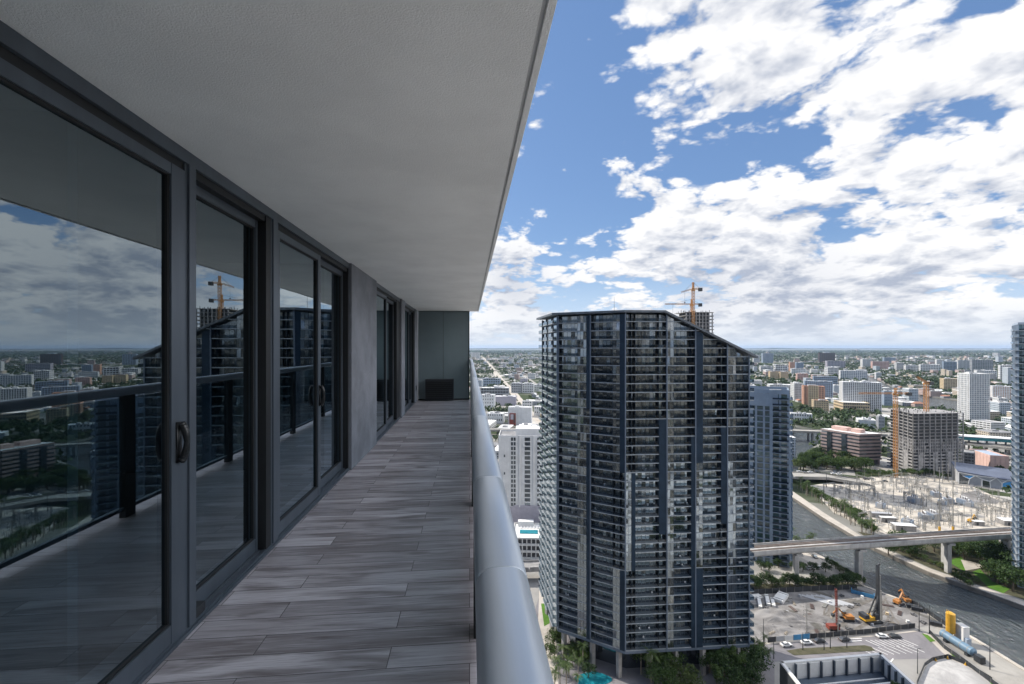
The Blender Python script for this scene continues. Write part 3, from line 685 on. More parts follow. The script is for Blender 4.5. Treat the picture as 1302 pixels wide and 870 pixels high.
# end wall of two metal panels
t = thing('end_wall', 'grey green two panel metal screen closing the balcony end', 'wall', (0, 0, 0))
s = MB(); s.span(-1.335, -0.695, YE+0.02, YE+0.06, ZF+0.035, ZC-0.012); s.build('metal_panel', 'panel', t)
s = MB(); s.span(-0.685, -0.020, YE+0.02, YE+0.06, ZF+0.035, ZC-0.012); s.build('metal_panel', 'panel', t)
s = MB(); s.span(-1.345, -0.004, YE+0.062, YE+0.11, ZF, ZC); s.span(-0.018, -0.002, YE, YE+0.061, ZF, ZC); s.build('back_frame', 'frame_dark', t)
# dark vent box at its foot
t = thing('vent_box', 'dark slatted ventilation box standing at the foot of the end panels', 'vent', (0, 0, 0))
s = MB(); s.span(-1.13, -0.41, YE-0.22, YE+0.0, ZF+0.02, ZF+0.56); s.build('casing', 'dark', t)
for k in range(9):
    z = ZF+0.07+k*0.052
    s = MB(); s.bar((-1.10, YE-0.228, z), (-0.44, YE-0.228, z), 0.012, 0.03); s.build('louvre', 'frame_dark', t)
# railing
RX, RZ, RRAD = 0.0475, -0.36, 0.040
t = thing('balcony_railing', 'long satin grey handrail on posts and tinted glass along the balcony edge', 'railing', (0, 0, 0))
s = MB(); prev = -3.5
NS = 40
# rounded, slightly flattened rail profile with a hairline joint between lengths
for a, c in ((-3.5, 0.6665), (0.6675, 1.1415), (1.1425, 2.1615), (2.1625, 4.9), (4.901, 8.4), (8.401, YE-0.01)):
    vs = []
    for y, k in ((a, .988), (a+0.002, 1), (c-0.002, 1), (c, .988)):
        for q in range(NS):
            an = 2*math.pi*q/NS; ca, sa = math.cos(an), math.sin(an)
            rr = RRAD*k/(abs(ca)**3.0+abs(sa)**3.0)**(1/3.0)*0.985
            vs.append((RX+rr*ca, y, RZ+rr*sa*0.96))
    i = s.addv(vs)
    for r_ in range(3):
        for q in range(NS):
            l = (q+1) % NS; s.face((i+r_*NS+q, i+(r_+1)*NS+q, i+(r_+1)*NS+l, i+r_*NS+l))
    s.face([i+q for q in range(NS)]); s.face([i+3*NS+q for q in range(NS)][::-1])
s.build('handrail', 'rail', t, smooth=True)
ys = [-3.17, -1.37, 0.43, 2.23, 4.03, 5.83, 7.63, 9.43, 11.23, 11.93]
for y in ys:
    s = MB(); s.span(RX-0.028, RX+0.022, y-0.055, y+0.055, ZF+0.001, RZ-0.034); s.build('post', 'frame_dark', t)
for a, c in zip(ys[:-1], ys[1:]):
    s = MB(); s.span(RX-0.006, RX+0.006, a+0.058, c-0.058, ZF+0.09, RZ-0.05); s.build('glass_panel', 'rail_glass', t)
    s = MB(); s.span(RX-0.018, RX+0.018, a+0.057, c-0.057, ZF+0.06, ZF+0.088); s.build('bottom_rail', 'frame', t)
# rooms behind the doors
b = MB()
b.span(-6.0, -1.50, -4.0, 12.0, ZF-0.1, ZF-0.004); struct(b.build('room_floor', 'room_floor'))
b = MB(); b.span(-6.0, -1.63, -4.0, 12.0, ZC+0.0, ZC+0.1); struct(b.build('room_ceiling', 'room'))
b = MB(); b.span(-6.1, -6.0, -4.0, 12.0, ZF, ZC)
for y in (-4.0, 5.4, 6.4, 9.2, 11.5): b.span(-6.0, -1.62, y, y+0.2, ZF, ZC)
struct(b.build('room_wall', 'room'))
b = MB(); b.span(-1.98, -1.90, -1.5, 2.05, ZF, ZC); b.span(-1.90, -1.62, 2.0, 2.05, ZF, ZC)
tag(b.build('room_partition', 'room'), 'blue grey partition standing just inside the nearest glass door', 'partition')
b = MB(); n = 30
for k in range(n):
    y0_, y1_ = 0.95+0.5*k/n, 0.95+0.5*(k+1)/n
    b.quad((-1.60+0.025*math.sin(k*1.3), y0_, ZF+0.02), (-1.60+0.025*math.sin((k+1)*1.3), y1_, ZF+0.02), (-1.60+0.025*math.sin((k+1)*1.3), y1_, ZC-0.02), (-1.60+0.025*math.sin(k*1.3), y0_, ZC-0.02))
o = b.build('curtain', 'curtain', smooth=True); o.modifiers.new('thickness', 'SOLIDIFY').thickness = 0.006
tag(o, 'blue grey curtain hanging inside the nearest glass door', 'curtain')
# the tower the balcony belongs to (outside the frame, it keeps the sun off the balcony)
MB.TF = None
b = MB(); b.span(-32, -7.0, -40, 24, 0, 160); b.span(-7.0, -1.80, -40, -4.4, 0, 160); b.span(-7.0, -1.80, YE*S+0.2, 24, 0, 160)
b.span(-7.0, -1.8, -4.4, YE*S+0.2, 122.0, 160); b.span(-7.0, -1.8, -4.4, YE*S+0.2, 0, 118.1)
b.span(-1.8, 0.25, -40, 13.1, 121.4, 121.6)
struct(b.build('own_building', 'grey'))
tag(D.objects['own_building'], 'grey residential tower that carries the balcony', 'building'); del D.objects['own_building']['kind']

# neighbouring towers behind the viewer: the dark tower's glass mirrors them
def neighbour(x, y, w, d, h, rz, lab, n=30, m1='lit_slab', m2='t_glass'):
    t = thing('neighbour_tower', lab, 'tower', (x, y, 0), rz, 'neighbouring towers behind the viewer')
    b = MB(); b.box((0, 0, h/2), (w-2, d-2, h)); b.build('glazing', m2, t)
    for k in range(n):
        b = MB(); b.box((0, 0, (k+1)*h/n), (w, d, .5+1.0*(k % 3 == 0))); b.build('balcony_slab', m1, t)
    b = MB()
    for i in range(7): b.box((-w/2+w*i/6, d/2, h/2), (.9 if i % 2 else 2.4, .8, h)); b.box((-w/2+w*i/6, -d/2, h/2), (.9, .8, h))
    b.build('facade_fin', m1, t)
for i, (x, y, w, d, h, rz) in enumerate([(70, -70, 46, 26, 150, .1), (128, -95, 40, 30, 175, -.15), (185, -60, 38, 26, 128, .2), (22, -120, 44, 30, 190, 0), (250, -110, 50, 30, 160, -.2), (95, -190, 60, 30, 210, .1), (175, -200, 60, 30, 200, 0), (-70, 70, 34, 40, 150, .6), (-120, 20, 34, 60, 170, .7), (-150, 90, 40, 40, 140, .5), (-90, -60, 40, 60, 180, .7)]):
    neighbour(x, y, w, d, h, rz, 'neighbouring balcony tower standing behind the viewer')

for pts_, z_, lab in (([(14, -28), (150, -28), (150, 104), (24, 108)], 24, 'unseen white roofed podium added to bounce light up to the balcony'), ([(156, -28), (330, -28), (330, 205), (205, 124), (156, 104)], 20, 'second unseen white roofed podium added for bounce light, right of the first')):  # unseen podiums, added so their white roofs bounce sunlight onto the soffit
    t = thing('bounce_podium', lab, 'building', (0, 0, 0))
    b = MB(); b.prism(pts_, 0, z_); b.build('wall', 'white2', t); b = MB(); b.prism([(p[0]*.99+.8, p[1]*.99) for p in pts_], z_-.1, z_+.25); b.build('roof', 'roof_bounce', t)
    rr_ = random.Random(int(z_)); xs_ = [p[0] for p in pts_]; ys_ = [p[1] for p in pts_]
    for i in range(110):  # boxes added to break up the white roof mirrored in the tower glass
        x_, y_ = rr_.uniform(min(xs_)+8, max(xs_)-8), rr_.uniform(min(ys_)+8, max(ys_)-8)
        if not all(inside((x_+dx_, y_+dy_), pts_) for dx_ in (-10, 10) for dy_ in (-10, 10)): continue
        b = MB(); h_ = rr_.choice([.5, .6, 3.0, 4.5]); b.box((x_, y_, z_+.25+h_/2), (rr_.uniform(3, 16), rr_.uniform(3, 9), h_), 0, rr_.choice([0, .3])); b.build('rooftop_unit', rr_.choice(['roofg', 'dark', 'leaf_d', 'court', 'soil', 'grey']), t)
# ------------------------------------------------------------------ the big dark glass tower
def ray_face(px, A, Bp):
    """parameter along A->B where the vertical plane is seen at px"""
    a = (px-651)/F; d = (FW[0]+RT[0]*a, FW[1]+RT[1]*a)
    ex, ey = Bp[0]-A[0], Bp[1]-A[1]
    # A + s e = k d
    det = ex*(-d[1])-(-d[0])*ey
    return ((-A[0])*(-d[1])-(-d[0])*(-A[1]))/det
def clip_poly(pts, fn):
    out = []; n = len(pts)
    for i in range(n):
        p, q = pts[i], pts[(i+1) % n]; a, c = fn(p), fn(q)
        if a >= 0: out.append(p)
        if (a >= 0) != (c >= 0):
            k = a/(a-c); out.append((p[0]+(q[0]-p[0])*k, p[1]+(q[1]-p[1])*k))
    return out
def main_tower():
    ZB = 11.0
    A, Bq, Cq, Eq = G(709, 799, ZB), G(795, 828, ZB), G(953, 819, ZB), G(689.5, 746, ZB)
    Dq = (Cq[0]+(Eq[0]-A[0])*0.8, Cq[1]+(Eq[1]-A[1])*0.8)
    t = thing('glass_tower', 'tall dark glass apartment tower with a roof that slopes down to the right', 'tower', (0, 0, 0))
    for p in (A, Bq, Cq, Dq, Eq): occ(*p, 14)
    occ(*((A[0]+Cq[0])/2, (A[1]+Dq[1])/2), 40)
    uB = Vector((Cq[0]-Bq[0], Cq[1]-Bq[1])); LB = uB.length; uB.normalize()
    s45 = ray_face(845, Bq, Cq)*LB
    def u_of(p): return (p[0]-Bq[0])*uB.x+(p[1]-Bq[1])*uB.y
    ZT = 132.5
    ZE = zat(451, 168.0)
    def zroof(p):
        u = u_of(p)
        return ZT if u < s45 else ZT-(ZT-ZE)*(u-s45)/(LB-s45)
    NF = 38; FH = (ZT-ZB)/NF
    lerp = lambda P_, Q_, k: (P_[0]+(Q_[0]-P_[0])*k, P_[1]+(Q_[1]-P_[1])*k)
    faces = [  # (start, end, bays)  bay = (px0, px1, fn(py)->type)
        (A, Bq, [(709.5, 734, lambda y: 'b'), (734, 745.5, lambda y: 'g'), (745.5, 750.5, lambda y: 'p' if y < 520 or y > 560 else 'g'),
                 (750.5, 779, lambda y: 'b'), (779, 788, lambda y: 'g' if y < 605 or y > 727 else 'b'), (788, 795, lambda y: 'p' if y < 605 or y > 727 else 'b')]),
        (Bq, Cq, [(795.3, 803, lambda y: 'g' if 600 < y < 727 else 'b'), (803, 808, lambda y: 'p' if 600 < y < 727 else 'b'), (808, 838, lambda y: 'b'), (838, 848, lambda y: 'p' if 534 < y < 683 else 'b'),
                  (848, 857, lambda y: 'g'), (857, 879, lambda y: 'b'), (879, 884.5, lambda y: 'b' if y < 560 else 'p'),
                  (884.5, 894, lambda y: 'p' if y < 590 else ('g' if y < 720 else 'p')), (894, 917, lambda y: 'b'), (917, 925, lambda y: 'p' if 540 < y < 662 else 'b'),
                  (925, 936, lambda y: 'g'), (936, 953, lambda y: 'b')]),
    ]
    foot = [A, Bq, Cq, Dq, Eq]
    ln = Vector((Eq[0]-A[0], Eq[1]-A[1])); LL = ln.length; ln.normalize(); lnorm = Vector((-abs(ln.y), ln.x if ln.y > 0 else -ln.x))
    if lnorm.x > 0: lnorm = -lnorm
    rn = -lnorm
    off = lambda p, v, d: (p[0]+v[0]*d, p[1]+v[1]*d)
    def side_poly(P0, P1, v, d):
        return [P0, P1, off(P1, v, d), off(P0, v, d)]
    inner = Vector(((A[0]+Cq[0]+Dq[0]+Eq[0])/4, (A[1]+Cq[1]+Dq[1]+Eq[1])/4))
    rnd = random.Random(3)
    core = MB()
    cc = [(p[0]+(inner.x-p[0])*0.16, p[1]+(inner.y-p[1])*0.16) for p in foot]
    # core split at the break of the roof
    nrm = uB
    fl = lambda p: s45-u_of(p); fr = lambda p: u_of(p)-s45
    for poly in (clip_poly(cc, fl), clip_poly(cc, fr)):
        core.prism(poly, ZB, [zroof(p)-0.8 for p in poly])
    core.build('core', 'dark', t)
    slab_all = []; rails = []
    def new_rail(z):
        r_ = MB(); rails.append((abs(z-EYE), len(rails), r_)); return r_
    for k in range(NF):
        z0 = ZB+k*FH; zt = z0+FH
        sl = MB(); gl = MB()
        # slab, clipped where the roof comes down
        def keep(p): return zroof(p)-(z0+0.1)
        if z0 < ZE-0.2: poly = foot
        else:
            ucut = s45+(ZT-z0-0.2)/(ZT-ZE)*(LB-s45)
            poly = clip_poly(foot, lambda p: ucut-u_of(p))
        sl.prism(poly, z0-0.20, z0+0.06)
        # projecting side balconies, left and right
        for (a0, a1) in ((0.04, 0.30), (0.40, 0.66), (0.74, 0.98)):
            P0, P1 = lerp(A, Eq, a0), lerp(A, Eq, a1)
            sl.prism(side_poly(off(P0, lnorm, 0.02), off(P1, lnorm, 0.02), lnorm, 1.8), z0-0.235, z0+0.095)
            q0, q1 = off(P0, lnorm, 1.76), off(P1, lnorm, 1.76); rl = new_rail(z0)
            for u_, v_ in ((q0, q1), (off(P0, lnorm, .1), q0), (off(P1, lnorm, .1), q1)):
                rl.quad((*u_, z0+0.12), (*v_, z0+0.12), (*v_, z0+1.15), (*u_, z0+1.15), 1)
                rl.bar((*u_, z0+1.17), (*v_, z0+1.17), 0.07, 0.05, 2)
        if z0 < ZE-1.0:
            P0, P1 = off(Cq, rn, 0.02), off(lerp(Cq, Dq, 0.4), rn, 0.02)
            sl.prism(side_poly(P0, P1, rn, 1.9), z0-0.235, z0+0.095)
            q0, q1 = off(P0, rn, 1.86), off(P1, rn, 1.86); rl = new_rail(z0)
            for u_, v_ in ((q0, q1), (off(P0, rn, .1), q0)):
                rl.quad((*u_, z0+0.12), (*v_, z0+0.12), (*v_, z0+1.15), (*u_, z0+1.15), 0)
                rl.bar((*u_, z0+1.17), (*v_, z0+1.17), 0.06, 0.05, 2)
        slab_all.append(sl)
        sl.build('balcony_slab', 't_slab', t)
        for (S0, S1, bays) in faces:
            e = Vector((S1[0]-S0[0], S1[1]-S0[1])); L = e.length; e.normalize(); nv = Vector((e.y, -e.x))
            if nv.dot(Vector((inner.x-S0[0], inner.y-S0[1]))) > 0: nv = -nv
            pt = lambda s_, d=0: (S0[0]+e.x*s_-nv.x*d, S0[1]+e.y*s_-nv.y*d)   # d inwards
            for (p0, p1, fn) in bays:
                s0, s1 = ray_face(p0, S0, S1)*L, ray_face(p1, S0, S1)*L
                s0 = max(0.0, s0); s1 = min(L, s1)
                dep = L and (FW[0]*pt((s0+s1)/2)[0]+FW[1]*pt((s0+s1)/2)[1])
                py = HY+(EYE-(z0+1.6))/dep*F
                typ = fn(py)
                rec = {'b': 1.7, 'g': 0.12, 'p': 0.0}[typ]
                if min(zroof(pt(s0)), zroof(pt(s1))) < z0+0.4 and max(zroof(pt(s0)), zroof(pt(s1))) < z0+1.0: continue
                if typ == 'p':
                    a_, c_ = pt(s0+0.02, -0.05), pt(s1-0.02, -0.05)
                    za, zc = min(zt-0.25, zroof(a_)-0.5), min(zt-0.25, zroof(c_)-0.5)
                    za, zc = max(za, z0+0.12), max(zc, z0+0.12)
                    za2 = min(zt+0.0, zroof(a_)-0.3); zc2 = min(zt, zroof(c_)-0.3)
                    gl.prism([a_, c_, pt(s1-0.02, 0.3), pt(s0+0.02, 0.3)], z0-0.26, [za2-0.262, zc2-0.262, zc2-0.262, za2-0.262], 2)
                    continue
                n = max(1, round((s1-s0)/(1.45 if typ == 'b' else 1.3))); w = (s1-s0)/n
                bayc = rnd.random()
                for q in range(n):
                    a0, a1 = s0+q*w+0.05, s0+(q+1)*w-0.05
                    A2, C2 = pt(a0, rec), pt(a1, rec)
                    za, zc = min(zt-0.25, zroof(A2)-0.7), min(zt-0.25, zroof(C2)-0.7)
                    if max(za, zc) < z0+0.3: continue
                    za, zc = max(za, z0+0.15), max(zc, z0+0.15)
                    j = 0.012 if typ == 'b' else 0.02
                    if rnd.random() < .08: j *= 4
                    tx, ty = rnd.gauss(0, j), rnd.gauss(0, j*1.4)
                    dd = lambda s_, z_: (s_-(a0+a1)/2)*tx+(z_-(z0+1.6))*ty
                    curt = 1 if rnd.random() < (0.16 if bayc < 0.6 else 0.5)*(1.0 if k > 30 else 0.45) else 0
                    if k >= NF-2 and rnd.random() < .62 or (k > 22 and rnd.random() < .03): curt = 3
                    pa, pb = pt(a0, rec+dd(a0, z0)), pt(a1, rec+dd(a1, z0)); pc, pd = pt(a1, rec+dd(a1, zc)), pt(a0, rec+dd(a0, za))
                    gl.quad((*pa, z0+0.12), (*pb, z0+0.12), (*pc, zc), (*pd, za), curt)
                if typ == 'b':
                    for s_ in (s0, s1):
                        q0, q1 = pt(s_, 0.1), pt(s_, rec)
                        zc = min(zt-0.25, zroof(q0)-0.6)
                        if zc > z0+0.3: gl.prism([pt(s_-0.06, 0.1), pt(s_+0.06, 0.1), pt(s_+0.06, rec+.2), pt(s_-0.06, rec+.2)], z0+0.11, zc, 2)
                    q0, q1 = pt(s0+0.1, 0.06), pt(s1-0.1, 0.06)
                    if min(zroof(q0), zroof(q1)) > z0+1.6:
                        rl = new_rail(z0)
                        rl.quad((*q0, z0+0.16), (*q1, z0+0.16), (*q1, z0+1.12), (*q0, z0+1.12), 0)
                        rl.bar((*q0, z0+1.14), (*q1, z0+1.14), 0.05, 0.05, 2)
        # left face, back and right faces
        for (S0, S1, rec0) in ((A, Eq, 0.3), (Cq, Dq, 0.3), (Dq, Eq, 0.2)):
            e = Vector((S1[0]-S0[0], S1[1]-S0[1])); L = e.length; e.normalize(); nv = Vector((e.y, -e.x))
            if nv.dot(Vector((inner.x-S0[0], inner.y-S0[1]))) > 0: nv = -nv
            pt = lambda s_, d=0: (S0[0]+e.x*s_-nv.x*d, S0[1]+e.y*s_-nv.y*d)
            n = int(L/2.4); w = L/n
            for q in range(n):
                a0, a1 = q*w+0.1, (q+1)*w-0.1
                za, zc = min(zt-0.25, zroof(pt(a0))-0.6), min(zt-0.25, zroof(pt(a1))-0.6)
                if min(za, zc) < z0+0.4: continue
                gl.quad((*pt(a0, rec0), z0+0.12), (*pt(a1, rec0), z0+0.12), (*pt(a1, rec0), zc), (*pt(a0, rec0), za), 1 if rnd.random() < .15 else 0)
        gl.build('glazing', ['t_glass', 't_curt', 't_panel', 't_blind'], t)
    rails.sort(key=lambda r_: r_[:2]); rest = MB()
    for i, (_, _, r_) in enumerate(rails):
        if i < 100: r_.build('balcony_railing', ['t_rail', 't_railw', 't_panel'], t)
        else:
            k0 = rest.addv(r_.v); rest.f += [tuple(k+k0 for k in f_) for f_ in r_.f]; rest.m += r_.m
    rest.build('balcony_railing', ['t_rail', 't_railw', 't_panel'], t)['kind'] = 'stuff'
    # vertical fins
    for (S0, S1, px) in ((A, Bq, 709.8), (A, Bq, 750.8), (Bq, Cq, 795.2), (Bq, Cq, 848), (Bq, Cq, 884.5), (Bq, Cq, 925), (Bq, Cq, 952.6)):
        e = Vector((S1[0]-S0[0], S1[1]-S0[1])); L = e.length; e.normalize(); nv = Vector((e.y, -e.x))
        if nv.dot(Vector((inner.x-S0[0], inner.y-S0[1]))) > 0: nv = -nv
        s = ray_face(px, S0, S1)*L; p = (S0[0]+e.x*s, S0[1]+e.y*s)
        f = MB(); q = [(p[0]-e.x*.2-nv.x*.1, p[1]-e.y*.2-nv.y*.1), (p[0]+e.x*.2-nv.x*.1, p[1]+e.y*.2-nv.y*.1), (p[0]+e.x*.2+nv.x*.22, p[1]+e.y*.2+nv.y*.22), (p[0]-e.x*.2+nv.x*.22, p[1]-e.y*.2+nv.y*.22)]
        f.prism(q, ZB-0.6, [zroof(c)-0.3 for c in q]); f.build('facade_fin', 't_fin', t)
    for a0 in (0.02, 0.35, 0.70, 0.99):
        p = lerp(A, Eq, a0); f = MB(); f.box((p[0], p[1], (ZB+ZT)/2), (0.5, 0.5, ZT-ZB-0.6), 0, math.atan2(ln.y, ln.x)); f.build('corner_column', 't_fin', t)
    # roof
    ro = MB()
    grow = [(p[0]+(p[0]-inner.x)*0.05, p[1]+(p[1]-inner.y)*0.05) for p in foot]
    grow[0] = off(grow[0], lnorm, 0.6); grow[4] = off(grow[4], lnorm, 0.8); grow[2] = off(grow[2], rn, 1.0)
    def zr(p):
        u = u_of(p); return ZT if u < s45 else ZT-(ZT-ZE)*(u-s45)/(LB-s45)
    for poly in (clip_poly(grow, fl), clip_poly(grow, fr)):
        ro.prism(poly, [zr(p)-0.05 for p in poly], [zr(p)+0.75 for p in poly])
    ro.build('roof', 't_roof', t)
    # belly slab and base
    be = MB(); be.prism(foot, ZB-1.2, ZB-0.26); be.build('transfer_slab', 't_fin', t)
    lob = [(p[0]+(inner.x-p[0])*0.22, p[1]+(inner.y-p[1])*0.30) for p in foot]
    lo = MB(); lo.prism(lob, 0, ZB-1.2); lo.build('lobby', 't_glass', t)
    for (P0, P1, ks) in ((A, Bq, (0.04, 0.5, 0.9)), (Bq, Cq, (0.2, 0.42, 0.65, 0.95)), (A, Eq, (0.3, 0.6, 0.95))):
        for k in ks:
            p = lerp(P0, P1, k); p = (p[0]+(inner.x-p[0])*0.05, p[1]+(inner.y-p[1])*0.05)
            c = MB(); c.box((p[0], p[1], (ZB-1.2)/2), (1.5, 1.5, ZB-1.2), 0, 0.4); c.build('column', 'rconc', t)
    rm = MB(); q = lerp(A, Bq, 0.7); 
    rm.tube((*lerp((q[0], q[1]), inner, 0.3), ZT+0.7), (*lerp((q[0], q[1]), inner, 0.3), ZT+6.6), 0.09, 0.04, 6); rm.build('roof_mast', 'steel', t)
    # rooftop crown glass sits under the roof; patio furniture on the balconies
    ch = []
    for i in range(46):
        S0, S1, bays = faces[rnd.random() < 0.7]
        p0, p1, fn = rnd.choice([q for q in bays if q[1]-q[0] > 15])
        k = rnd.randrange(0, 24); z0 = ZB+k*FH+0.1
        e = Vector((S1[0]-S0[0], S1[1]-S0[1])); L = e.length; e.normalize(); nv = Vector((e.y, -e.x))
        if nv.dot(Vector((inner.x-S0[0], inner.y-S0[1]))) > 0: nv = -nv
        s0, s1 = ray_face(p0, S0, S1)*L, ray_face(p1, S0, S1)*L
        s_ = s0+1+(s1-s0-2)*rnd.random()
        ch.append((S0[0]+e.x*s_-nv.x*0.85, S0[1]+e.y*s_-nv.y*0.85, z0, rnd.uniform(-0.6, 0.6)))
    def chair(mk):
        o = thing('patio_chair', 'pale patio chair on a balcony of the dark glass tower', 'chair', (0, 0, 0), 0, 'patio chairs on the dark glass tower')
        m = MB(); m.box((0, 0, 0.42), (0.62, 0.62, 0.12)); m.build('seat', mk, o)
        m = MB(); m.bar((0, 0.28, 0.45), (0, 0.42, 0.95), 0.62, 0.08, up=(0, 1, 0)); m.build('backrest', mk, o)
        for x in (-.26, .26):
            for y in (-.26, .26): m = MB(); m.bar((x, y, 0), (x, y, 0.37), 0.05); m.build('leg', 'steel', o)
        return o
    c0 = chair('white2')
    for i, (x, y, z, r) in enumerate(ch):
        if i == 0: c0.location = (x, y, z)
        else: copy_tree(c0, (x, y, z), r)
    return A, Bq, Cq, Dq, Eq
TA, TB, TC, TD, TE = main_tower()

# ------------------------------------------------------------------ generic blocks: slabs and piers standing proud of a glass core
def block(name, label, cat, px0, px1, pyb, pyt, dep, rot=0.0, floors=8, bays=8, wall='white', glass='glass', band=0.35, pier=0.28, proud=0.4,
          roof='roofw', group=None, zb=0.0, base=None, units=5, side_bays=None, balcony=0.0, parapet=1.0, pz=True, open_core=False, lift=0.0):
    d = (EYE-zb)*F/(pyb-HY)
    H = zat(pyt, d)-zb
    r = R(rot); pxc = (px0+px1)/2; az = math.atan((pxc-651)/F)
    app = (px1-px0)/F*d*math.cos(az)
    W = max(4.0, (app-dep*abs(math.sin(r)))/max(0.3, math.cos(r)))
    rad = d/math.cos(az)+(dep*math.cos(r)+W*abs(math.sin(r)))/2
    c = P(pxc, rad*math.cos(az)); view = -YAW-az
    t = thing(name, label, cat, (c[0], c[1], zb), view+r, group)
    occ(c[0], c[1], math.hypot(W, dep)*0.55)
    units = units if units else 0
    fh = H/floors; sb = side_bays or max(2, round(dep/(W/bays)))
    wl = MB()
    for f in range(floors+1):
        z0 = f*fh; z1 = z0+fh*band
        if f == 0: z0 = 0; z1 = fh*band
        if f == floors: z0 = H-0.05; z1 = H+parapet
        if f < floors: wl.box((0, 0, (z0+z1)/2), (W, dep, z1-z0))
        else:
            for (cx, cy, sx_, sy_) in ((0, -dep/2+.15, W, .3), (0, dep/2-.15, W, .3), (-W/2+.15, 0, .3, dep-.6), (W/2-.15, 0, .3, dep-.6)):
                wl.box((cx, cy, (z0+z1)/2), (sx_, sy_, z1-z0))
    pw = W/bays*pier
    if pz:
        for i in range(bays+1):
            x = -W/2+pw/2+(W-pw)*i/bays
            for y in (-dep/2, dep/2): wl.box((x, y, H/2), (pw, 0.3, H-0.02))
        pw2 = dep/sb*pier
        for i in range(sb+1):
            y = -dep/2+pw2/2+(dep-pw2)*i/sb
            for x in (-W/2, W/2): wl.box((x, y, H/2), (0.3, pw2, H-0.02))
    wl.build('wall', wall, t)
    for f in range(floors):
        z0 = f*fh+fh*band; z1 = (f+1)*fh if f < floors-1 else H-0.05
        g = MB(); g.box((0, 0, (z0+z1)/2), (W-2*proud, dep-2*proud, z1-z0))
        g.build('window_band', glass, t)
    if balcony:
        for f in range(1, floors):
            g = MB(); nb = max(1, bays//2)
            for i in range(nb):
                x = -W/2+W*(i+0.5)/nb; w_ = W/nb*0.62
                g.box((x, -dep/2-balcony/2-.16, f*fh+.1), (w_, balcony, 0.22)); g.box((x, -dep/2-balcony-.12, f*fh+.75), (w_, 0.08, 1.0))
            g.build('balcony', wall, t)
    rf = MB(); rf.box((0, 0, H-0.1), (W-0.7, dep-0.7, 0.3)); rf = rf.build('roof', roof, t)
    rr = random.Random(int(px0*7+pyt))
    for i in range(units):
        u = MB(); w_ = W*rr.uniform(.04, .22); h_ = rr.uniform(1.2, 4.0)
        u.box((W*rr.uniform(-.3, .3), dep*rr.uniform(-.2, .25), H+0.05+h_/2), (w_, dep*rr.uniform(.1, .4), h_)); u.build('rooftop_unit', rr.choice(['white2', 'grey', 'roofg']), rf)
    t['_W'] = W; t['_H'] = H; t['_D'] = dep
    return t
def info(t):
    r = (t['_W'], t['_H'], t['_D'])
    for k in ('_W', '_H', '_D'): del t[k]
    return r
block_list = []
def BL(*a, **k):
    t = block(*a, **k); info(t); return t

# second tower behind the dark one
def second_tower():
    d = 254.0; A = P(950, d); 
    t = block('apartment_tower', 'pale blue apartment tower with green glass balconies half hidden behind the dark tower', 'tower', 930, 1003, 715, 500, 22, 0, 29, 7, 't2wall', 'tealglass', 0.16, 0.26, 0.9, 'roofg', units=1, parapet=2.2)
    W, H, Dp = info(t)
    fh = H/29
    for k in range(1, 29):
        b = MB(); b.box((W/2-4.2, -Dp/2-0.9, k*fh+0.1), (7.6, 1.4, 0.25)); b.box((W/2-4.2, -Dp/2-1.56, k*fh+0.7), (7.6, 0.06, 1.0), 1)
        b.box((W/2+0.95, -2, k*fh+0.1), (1.5, 14, 0.25)); b.box((W/2+1.66, -2, k*fh+0.7), (0.06, 14, 1.0), 1)
        b.build('balcony', ['t2wall', 't_rail'], t)
    b = MB(); b.box((-W*0.16, -Dp/2-0.3, H/2), (2.2, 0.7, H-2)); b.box((W/2-8.6, -Dp/2-0.4, H/2+1), (1.6, 1.1, H+2)); b.build('pilaster', 't2wall', t)
    b = MB(); b.box((-W*0.05, -Dp/2-0.24, H-3.6), (W*0.72, 0.5, 6.8)); b.build('blank_top_wall', 't2wall', t)
second_tower()
# right edge tower
def right_tower():
    t = block('apartment_tower', 'blue green glass apartment tower with thin white balconies at the right edge', 'tower', 1284.5, 1345, 752, 412, 24, 6, 40, 8, 'bluegrey', 'tealglass', 0.10, 0.10, 0.5, 'roofg', units=1)
    W, H, Dp = info(t); fh = H/40
    for k in range(1, 40):
        b = MB(); b.box((-W/2-1.0, -Dp/2+4, k*fh+0.1), (1.6, 9, 0.24)); b.box((-W/2-1.77, -Dp/2+4, k*fh+0.65), (0.06, 9, 0.9), 1)
        b.box((-W/2+2.6, -Dp/2-0.75, k*fh+0.1), (4.6, 1.1, 0.22)); b.box((-W/2+2.6, -Dp/2-1.27, k*fh+0.65), (4.6, 0.06, 0.9), 1)
        b.box((-W/2+11.5, -Dp/2-0.75, k*fh+0.1), (5.6, 1.1, 0.22)); b.box((-W/2+11.5, -Dp/2-1.27, k*fh+0.65), (5.6, 0.06, 0.9), 1)
        b.build('balcony', ['t_slab', 't_rail'], t)
    b = MB(); b.box((-W/2+6.6, -Dp/2-0.8, H/2+2), (3.0, 1.6, H+4)); b.build('pilaster', 'bluegrey', t)
right_tower()
